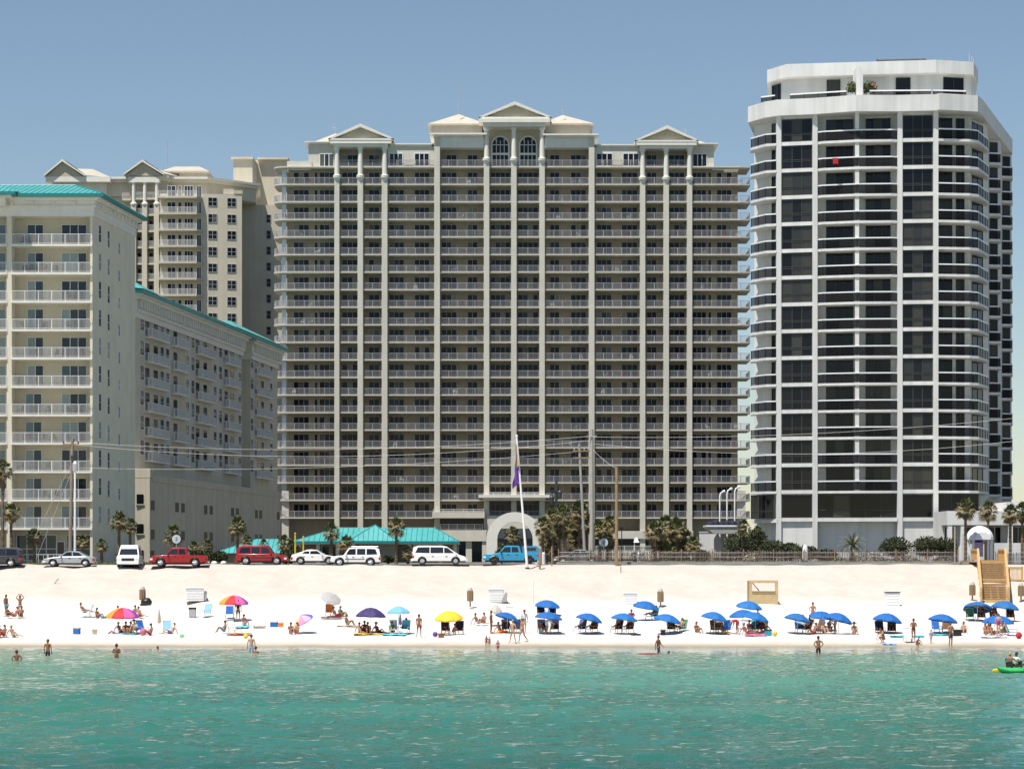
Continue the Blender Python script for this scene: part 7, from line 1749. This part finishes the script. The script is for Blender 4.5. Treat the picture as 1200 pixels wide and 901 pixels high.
# sandals and small clutter along the waterline
# ================================================================== PEOPLE PLACED
G = gp
per = [
 (G(7, 721), 'stand', 140, 'c', 'k', ['trunks:turq'], 'lean dark skinned person in turquoise trunks standing at far left'), (G(23.5, 722), 'armsup', 20, 'b', 'n+', ['bikini_top:white', 'bikini_bottom:white'], 'person in a white bikini raising both arms to the head at left'),
 (G(9, 723), 'sit', 60, 'b', 'k', ['trunks:navy'], 'person in navy trunks sitting below the one in turquoise'), (G(17, 723), 'lean', -60, 'a', 'n', ['trunks:red'], 'person in red trunks sitting at the feet of the raised arms'), (G(25, 723), 'sit', -20, 'b', 'k', ['trunks:brown'], 'person in brown trunks sitting right of the red trunks'),
 (G(5, 746), 'sit', -50, 'b', 'n', ['trunks:red'], 'person sitting near the water at the left edge in red'), (G(15.5, 746), 'lean', 50, 'a', 'y', ['trunks:tan'], 'blond person sitting near the water reaching left'), (G(-1, 746), 'sit', 0, 'b', 'k', ['trunks:orange'], 'person in orange cut by the left edge near the water'),
 (G(99, 722.5), 'recline', 70, 'b', 'k', ['trunks:navy'], 'person reclining in the lilac chair'), (G(114, 725), 'sit', 60, 'b', 'n', ['swimsuit:grey'], 'person in a grey swimsuit sitting left of the rainbow umbrella'), (G(138, 722.5), 'sit', 0, 'a', 'n', ['shirt:tan'], 'person whose head shows above the rainbow umbrella'),
 (G(158, 722), 'sit', -40, 'b', 'k', ['trunks:navy'], 'person sitting behind the right rim of the rainbow umbrella'), (G(164, 723), 'lean', 40, 'a', 'k', ['trunks:red'], 'person leaning back behind the rainbow umbrella at its right'),
 (G(141, 742), 'lean', 50, 'a', 'k', ['trunks:red'], 'leftmost seated person under the rainbow umbrella'), (G(147.5, 742), 'sit', 10, 'b', 'k', ['bikini_top:black', 'bikini_bottom:black'], 'person in black sitting second under the rainbow umbrella'), (G(153, 742), 'sit', -15, 'b', 'n', ['trunks:orange'], 'person in orange trunks sitting third under the rainbow umbrella'), (G(158.5, 743), 'crouch', -30, 'a', None, ['shirt:white', 'trunks:black', 'sunhat:black'], 'crouching person in a wide black hat under the rainbow umbrella'),
 (G(176.5, 745), 'sit', -70, 'b', None, ['trunks:maroon', 'cap:navy'], 'person in a navy cap sitting beside the pink ball'), (G(201, 743), 'lean', -80, 'd', 'n', ['trunks:purple'], 'person in purple trunks lying beside the light blue chair'),
 (wp(19.5, 775), 'hips', 200, 'b', 'k', ['trunks:black'], 'person wading waist deep at left in black trunks'), (wp(56, 768), 'stand', 170, 'b', 'n', ['trunks:navy'], 'slim child in navy trunks wading at left'), (wp(136.5, 771), 'crossed', 180, 'b', 'k', ['bikini_top:black'], 'person wading chest deep with folded arms'),
 (wp(194, 762), 'prone', 90, 'a', 'n', ['trunks:tan'], 'swimmer whose head alone shows in the shallows'), (wp(294.5, 765), 'stand', 180, 'd', 'n', ['trunks:skyblue'], 'person in pale blue trunks standing in the shallows beside a child'), (wp(300, 765), 'sit', 160, 'b', 'k', ['trunks:navy'], 'small child crouched in the shallows beside the pale blue trunks'),
 (G(279, 728), 'stand', 0, 'a', 'k', ['shirt:black', 'trunks:black'], 'person dressed in black standing under the second rainbow umbrella'), (G(263, 741), 'sit', -70, 'b', 'k', ['trunks:turq'], 'person in turquoise trunks sitting left of the orange towel'), (G(286, 733), 'sit', 30, 'b', 'n', ['trunks:lilac'], 'person in lilac trunks sitting at the feet of the person in black'),
 (G(341, 743), 'sit', 20, 'b', 'k', ['trunks:brown'], 'left of the two people sitting under the pastel umbrella'), (G(348, 743), 'sit', -40, 'a', 'k', ['swimsuit:pink'], 'right of the two people sitting under the pastel umbrella'), (G(394, 723), 'lean', 70, 'b', 'k', ['trunks:maroon'], 'person lying on the maroon towel beside the orange chair'), (G(399.5, 723), 'sit', 60, 'b', 'k', ['shirt:green'], 'person in green sitting right of the orange chair'), (G(406.5, 733), 'sit', 75, 'b', 'n', ['trunks:tan'], 'lone person sitting on the tan towel left of the purple umbrella'),
 (G(422, 742.5), 'lean', 20, 'a', 'k', ['swimsuit:pink'], 'person in pink sitting at the left of the purple umbrella'), (G(431, 742.5), 'sit', 10, 'b', 'k', ['trunks:brown'], 'person in brown trunks sitting in the middle under the purple umbrella'), (G(443.5, 742.5), 'lean', 60, 'c', None, ['shirt:maroon', 'trunks:black', 'sunhat:brown'], 'dark skinned person in a maroon shirt sitting right of the purple umbrella pole'), (G(427, 741), 'sit', -10, 'c', 'k', ['trunks:navy'], 'dark skinned child sitting on the yellow towel'),
 (G(475, 741.5), 'recline', -10, 'b', 'k', ['trunks:aqua'], 'person sitting in the aqua chair under the light blue umbrella'), (G(459.5, 742), 'sit', 10, 'a', 'n', ['shirt:green'], 'person in green sitting left of the folded pale umbrella'), (G(491, 746.5), 'walk', 170, 'b', 'k', ['trunks:maroon'], 'tanned person in maroon trunks walking left of the yellow umbrella'), (G(521.5, 742.5), 'recline', 15, 'b', 'k', ['trunks:red'], 'person in red reclining in the left navy chair under the yellow umbrella'), (G(530, 744), 'lean', -60, 'b', 'n', ['trunks:white'], 'person lying between the two navy chairs under the yellow umbrella'),
 (G(575.5, 742), 'stand', 75, 'b', 'k', ['bikini_bottom:brown', 'bikini_top:brown'], 'tanned person in a brown bikini standing left of the tilted blue umbrella'), (wp(570, 758), 'stand', 20, 'b', 'n+', ['swimsuit:maroon'], 'child in a maroon swimsuit at the water edge, left one of a close pair', .5), (wp(573.5, 758), 'stand', -20, 'b', 'k', ['trunks:brown'], 'child in brown trunks at the water edge, right one of a close pair', .45), (wp(583.5, 761), 'stand', 0, 'b', 'n', ['swimsuit:pink', 'trunks:maroon'], 'small child in pink standing in the shallows', .52),
 (G(601, 753.5), 'stride', -40, 'd', 'y', ['bikini_top:white', 'bikini_bottom:white'], 'blond person in a white bikini striding along the waterline'), (G(612.5, 752), 'walk', -60, 'a', 'n', ['bikini_top:black', 'bikini_bottom:black'], 'person in a black bikini walking along the waterline'), (G(614.5, 741), 'stand', 10, 'a', None, ['shirt:white', 'trunks:tan', 'cap:red'], 'person in a red cap standing behind the black bikini'), (G(587, 742), 'lean', 60, 'b', 'k', ['trunks:orange'], 'person lying on the orange towel under the tilted blue umbrella'), (G(594, 741), 'recline', 8, 'c', 'k', ['shirt:brown'], 'dark skinned person reclining in the left navy chair by the orange towel'), (G(642, 742), 'bend', 70, 'd', 'y', ['shirt:white', 'trunks:white'], 'person in white bending forward under a blue umbrella'), (G(634, 742), 'sit', 20, 'b', 'n', ['trunks:turq'], 'person in turquoise trunks sitting beside the person bending in white'),
 (G(682, 741), 'recline', -30, 'b', 'k', ['trunks:navy'], 'person reclining in the blue chair under the lone umbrella'), (G(695, 741), 'recline', -30, 'c', 'k', ['trunks:brown'], 'dark skinned person reclining in the brown chair under the lone umbrella'), (G(725, 741), 'recline', -28, 'b', 'k', ['shirt:black'], 'person in a black shirt reclining left of the tan bin'), (G(738, 741), 'recline', -28, 'c', 'k', ['trunks:black'], 'dark skinned person reclining in the brown chair left of the tan bin'), (G(765, 726), 'recline', -60, 'b', 'k', ['shirt:brown', 'trunks:turq'], 'person in brown reclining in the turquoise chair in the back row'), (G(740, 727), 'sit', 0, 'b', 'n', ['shirt:maroon'], 'person sitting behind the blue umbrella left of the turquoise chair'),
 (wp(771.5, 765.5), 'walk', 60, 'b', 'k', ['trunks:navy'], 'person in navy trunks walking in the shallows below the tan bin'), (wp(784, 766), 'sit', 30, 'b', 'n', ['trunks:red'], 'small child sitting in the shallows right of the navy trunks', .8), (G(787.5, 741), 'recline', 10, 'b', 'k', ['swimsuit:maroon'], 'person in maroon sitting in the dark chair right of the tan bin'), (G(797, 741), 'recline', -35, 'a', 'y', ['swimsuit:green'], 'blond person sitting in the green chair right of the tan bin'), (G(816.5, 742), 'sit', 30, 'b', 'r', ['swimsuit:white'], 'person in white sitting alone between two blue umbrellas'),
 (G(837.5, 742), 'recline', 10, 'b', 'k', ['swimsuit:yellow'], 'left of two people reclining by the hanging blue towel'), (G(843.5, 742), 'recline', -10, 'a', 'r', ['bikini_bottom:yellow', 'bikini_top:white'], 'right of two people reclining by the hanging blue towel'), (G(863, 742), 'bend', -70, 'a', 'n', ['shirt:red', 'trunks:red'], 'person in a red shirt bending under a blue umbrella'), (G(883.5, 741), 'recline', -30, 'b', 'k', ['shirt:turq'], 'person in turquoise reclining in the crowded group'), (G(891.5, 741), 'recline', -25, 'c', 'k', ['trunks:brown'], 'dark skinned person reclining in the crowded group'), (G(875, 743), 'lean', 60, 'b', 'r', ['swimsuit:pink'], 'person in pink lying in front of the crowded group'), (G(878.5, 740), 'sit', 30, 'c', 'k', ['shirt:maroon'], 'dark skinned person sitting left of the turquoise chair'),
 (G(944.5, 741), 'recline', -60, 'c', 'k', ['trunks:black'], 'dark skinned person in black trunks reclining beside the bright blue chair'), (G(952.5, 731), 'hips', 20, 'a', 'k', ['trunks:maroon'], 'person standing behind the umbrellas in the back row'), (G(977.5, 742), 'bend', -75, 'a', 'k', ['shirt:white', 'trunks:tan'], 'person in a white shirt bending beneath a blue umbrella'), (G(966, 742.5), 'sit', 10, 'd', None, ['swimsuit:white', 'cap:blue'], 'person in a blue cap sitting in front of the bending white shirt'), (G(972, 741), 'crouch', 30, 'b', 'n', ['trunks:navy'], 'person in navy trunks crouching left of the bending white shirt'), (wp(959, 766), 'hips', 190, 'b', 'k', ['trunks:black', 'bikini_top:white'], 'tanned person with a white top and black shorts standing in the shallows'), (G(1001, 743), 'sit', 5, 'a', None, ['swimsuit:tan', 'sunhat:navy'], 'person in a wide navy hat sitting alone on the sand'),
 (G(1034, 753.5), 'crouch', -70, 'a', 'n', ['bikini_bottom:brown', 'bikini_top:brown'], 'person crouching near the water by the sky blue towel'), (G(1044.5, 743), 'recline', -8, 'c', 'k', ['swimsuit:black'], 'dark skinned person in the black chair'), (G(1070.5, 752), 'crossed', 10, 'b', 'k', ['swimsuit:brown'], 'tanned tall person standing with crossed arms near the water'), (G(1075.5, 758.5), 'crouch', 50, 'b', 'r', ['swimsuit:red'], 'small child in red crouching at the feet of the crossed arms', .72), (G(1091, 754), 'stand', 30, 'd', 'y', ['shirt:lilac', 'trunks:lilac'], 'toddler in lilac standing near the water', .6), (G(1114, 758.5), 'crossed', 30, 'a', 'n', ['trunks:plaid'], 'bare chested person in plaid trunks standing near the water', 1.08),
 (G(1129.5, 742), 'sit', 0, 'd', 'r+', ['bikini_top:white', 'trunks:brown'], 'red haired person sitting right of the plaid trunks'), (G(1170, 745.5), 'stand', 175, 'd', 'n', ['swimsuit:red'], 'person in a red swimsuit standing before the widest umbrella'), (G(1155, 744), 'sit', 30, 'a', 'n', ['swimsuit:white'], 'person in white sitting left of the red swimsuit'), (G(1163, 744), 'lean', 30, 'b', 'k', ['trunks:brown'], 'person in brown trunks sitting beside the red swimsuit'), (G(1149.5, 727), 'recline', -5, 'b', 'n', ['swimsuit:black'], 'person in the navy chair left of the stairs'), (G(1166, 727), 'recline', 5, 'b', 'r', ['trunks:maroon'], 'person in the left brown chair at the timber railing'), (G(1184, 727), 'recline', -8, 'c', 'k', ['shirt:black'], 'dark skinned person in the right brown chair at the timber railing'),
 (G(560, 731), 'lean', 60, 'b', 'n', ['trunks:skyblue'], 'person in sky blue trunks lying behind the tilted blue umbrella'), (G(567, 731), 'sit', -40, 'a', 'k', ['swimsuit:white'], 'person in white sitting under the sand grey umbrella'), (G(888, 739), 'stand', 40, 'b', 'k', ['trunks:navy'], 'person in navy trunks standing under the umbrella of the crowded group'),
 (G(896, 742), 'lean', -60, 'a', 'y', ['swimsuit:turq'], 'blond person in turquoise lying at the right of the crowded group'), (G(1158, 742), 'sit', -30, 'b', 'k', ['trunks:navy'], 'person in navy trunks sitting under the widest umbrella'), (G(1176, 744), 'crouch', -60, 'a', 'n', ['trunks:green'], 'person in green trunks crouching right of the red swimsuit'), (G(848.5, 743), 'lean', 40, 'b', 'n', ['trunks:yellow'], 'person in yellow trunks lying beneath the hanging blue towel'), (G(954, 743), 'lean', -50, 'b', 'k', ['trunks:red'], 'person in red trunks lying between the black and brown chairs'),
]
for q in per:
    loc, ps, rz, sk, hr, wear, lab = q[:7]; sc = q[7] if len(q) > 7 else 1.0
    person(loc, ps, rz, sk, hr, wear, lab, sc)
# waders' board and tube
p = wp(769, 766); m = MB(); m.ball((0, 0, 0), (.7, .22, .05), 14, 6); o = m.build('body_board', M['c_red'], smooth=True); o.location = (p.x - .6, p.y - .3, .04); tag(o, 'red body board floating beside the navy trunks in the shallows', 'board')
p = wp(131.5, 771); m = MB(); m.tube([(-.25, 0, .95), (-.05, -.05, 1.1), (.2, 0, 1.0)], .06, 7); o = m.build('swim_noodle', M['c_pink'], smooth=True); o.location = (p.x, p.y, -.1 + .75); tag(o, 'pink swim noodle beside the folded arms in the water', 'noodle')
# kayak
def kayak():
    Y = 139.2; x = wx(1187, Y)
    t = thing('kayak', 'bright green kayak cut by the right edge carrying two people', 'kayak', (wx(1191, Y), Y, 0), R(48))
    m = MB(); vs, fs = [], []; n = 22; k = 12
    for i in range(n + 1):
        s = i / n * 2 - 1; w = .40 * (1 - abs(s) ** 2.6) + .015; up = .20 * s ** 4
        for j in range(k):
            a = 6.2832 * j / k; vs.append((s * 2.0, w * math.cos(a), .10 + up + (.20 if math.sin(a) > 0 else .18) * math.sin(a) * (1 - abs(s) ** 4 * .6)))
    for i in range(n):
        for j in range(k): fs.append((i * k + j, i * k + (j + 1) % k, (i + 1) * k + (j + 1) % k, (i + 1) * k + j))
    m.add(vs, fs); m.m = [1 if (q // k) in (14, 15, 16) and (q % k) < 6 else 0 for q in range(len(fs))]
    m.build('hull', [colmat('green_kayak_plastic', (.06, .50, .14), .35), colmat('yellow_kayak_plastic', (.72, .62, .05), .35)], t, smooth=True, loc=(0, 0, 0))
    for sx in (-.45, .55):
        m = MB(); m.xz([(sx - .30, .24), (sx - .36, .62), (sx - .31, .62), (sx - .22, .26), (sx + .2, .26), (sx + .2, .24)], -.22, .22); m.build('seat', M['plastic'], t, loc=(0, 0, 0))
    def pd(px, rz, lab, z, tilt):
        q = thing('paddle', lab, 'paddle', (wx(px, Y), Y - .25, z), R(rz), 'kayak paddles')
        m = MB(); m.tube([(-.95, 0, -tilt), (.95, 0, tilt)], .02, 7); m.build('shaft', M['black'], q, loc=(0, 0, 0))
        for s in (-1, 1):
            m = MB(); m.ball((s * 1.15, 0, s * tilt * 1.2), (.28, .03, .12), 10, 6); m.build('blade', colmat('yellow_paddle', (.80, .55, .02), .4), q, smooth=True, loc=(0, 0, 0))
    pd(1190, 6, 'yellow bladed paddle dipping left of the green kayak', .30, .16)
    pd(1207, -12, 'yellow bladed paddle held by the front paddler at the right edge', .55, .25)
    person((wx(1183.5, Y), Y, .20), 'paddle', 150, 'b', 'y', ['trunks:black'], 'bare backed paddler with fair hair at the back of the green kayak', 1.02, 0, 'people in the kayak')
    person((wx(1192, Y), Y + .25, .20), 'paddle', 120, 'b', 'k', ['shirt:white'], 'dark haired paddler at the front of the green kayak', 1.0, 0, 'people in the kayak')
kayak()

# ================================================================== BALCONY CHAIRS
bc = MB()
for s in (-.24, .24):
    bc.tube([(s, -.24, 0), (s, -.24, .62), (s, .2, .64)], .022, 4); bc.tube([(s, .26, 0), (s, .22, .42), (s * .95, .34, .92)], .022, 4)
bc.box(-.25, .25, -.26, .24, .40, .43)
bk = MB()
for i in range(5): bk.box(-.22 + i * .1, -.17 + i * .1, .25, .27, .44, .90)
bk.box(-.24, .24, .30, .33, .86, .93)
BCF, BCB = bc.mesh('chair_frame', M['c_brown']), bk.mesh('chair_back', M['c_brown'])
def bchair(x, y, z, rz, col, lab, grp):
    t = thing('balcony_chair', lab, 'chair', (x, y, z + .004), R(rz), grp)
    inst('seat_frame', BCF, t, mats=[M['c_' + col]]); inst('backrest', BCB, t, mats=[M['c_' + col]])
rd = random.Random(11)
at_, aP, aQ, aX, aZ = AT
for i, z in enumerate(aZ):
    for px in (24, 38, 52, 63, 80, 92):
        if rd.random() < .62: bchair(aX(px + rd.uniform(-3, 3)), 259 + rd.uniform(.5, 1.2), z, rd.uniform(-60, 60), 'black' if i % 3 == 0 else 'brown', 'dark slatted chair behind a white railing of the turquoise roofed tower', 'balcony chairs of the turquoise roofed tower')
et_, eP, eQ, eX, eZ, eB = ET
for i, z in enumerate(eZ[1:20]):
    for b in ('L1', 'L4', 'L5', 'R5', 'R4', 'R1'):
        a, c = eB[b][0] + 8, eB[b][1] - 8
        for _ in range(2):
            if rd.random() < .5: bchair(eX(rd.uniform(a, c)), 405 + rd.uniform(.5, 1.1), z, rd.uniform(-60, 60), rd.choice(['maroon', 'brown', 'brown', 'grey', 'white']), 'plastic chair behind a white railing of the central tower', 'balcony chairs of the central tower')

# ================================================================== LIGHT, SKY, CAMERA
SUN_EL, SUN_AZ = 68.0, 38.0
d = Vector((-math.sin(R(SUN_AZ)) * math.cos(R(SUN_EL)), -math.cos(R(SUN_AZ)) * math.cos(R(SUN_EL)), math.sin(R(SUN_EL))))
ld = bpy.data.lights.new('sun', 'SUN'); ld.energy = 4.9; ld.angle = R(.53); ld.color = (1, .955, .88)
lo = bpy.data.objects.new('sun', ld); COL.objects.link(lo); lo.rotation_euler = (-d).to_track_quat('-Z', 'Y').to_euler(); lo.location = (-60, -60, 150)
w = bpy.data.worlds.new('World'); scene.world = w; w.use_nodes = True
nt = w.node_tree; bg = nt.nodes['Background']
sk = nt.nodes.new('ShaderNodeTexSky'); sk.sky_type = 'NISHITA'; sk.sun_disc = False
sk.sun_elevation = R(SUN_EL); sk.sun_rotation = math.atan2(d.x, d.y) % (2 * math.pi)
sk.altitude = 0; sk.air_density = SKY[0]; sk.dust_density = SKY[1]; sk.ozone_density = SKY[2]
nt.links.new(sk.outputs['Color'], bg.inputs['Color']); bg.inputs['Strength'].default_value = SKY[3]
cd = bpy.data.cameras.new('camera'); cam = bpy.data.objects.new('camera', cd); COL.objects.link(cam)
cam.location = (0, 0, H); cam.rotation_euler = (R(90), 0, 0); cd.sensor_width = 36; cd.sensor_fit = 'HORIZONTAL'; cd.lens = 36 * F / 1200
cd.shift_y = (HY - 450.5) / 1200; cd.clip_start = .5; cd.clip_end = 12000
scene.camera = cam
scene.view_settings.view_transform = 'Standard'; scene.view_settings.look = 'None'; scene.view_settings.gamma = 1; scene.view_settings.exposure = EXPO
scene.view_settings.use_curve_mapping = False
scene.cycles.max_bounces = 6; scene.cycles.diffuse_bounces = 3; scene.cycles.glossy_bounces = 3; scene.cycles.transmission_bounces = 2
scene.cycles.use_denoising = True
scene.cycles.sample_clamp_indirect = 6
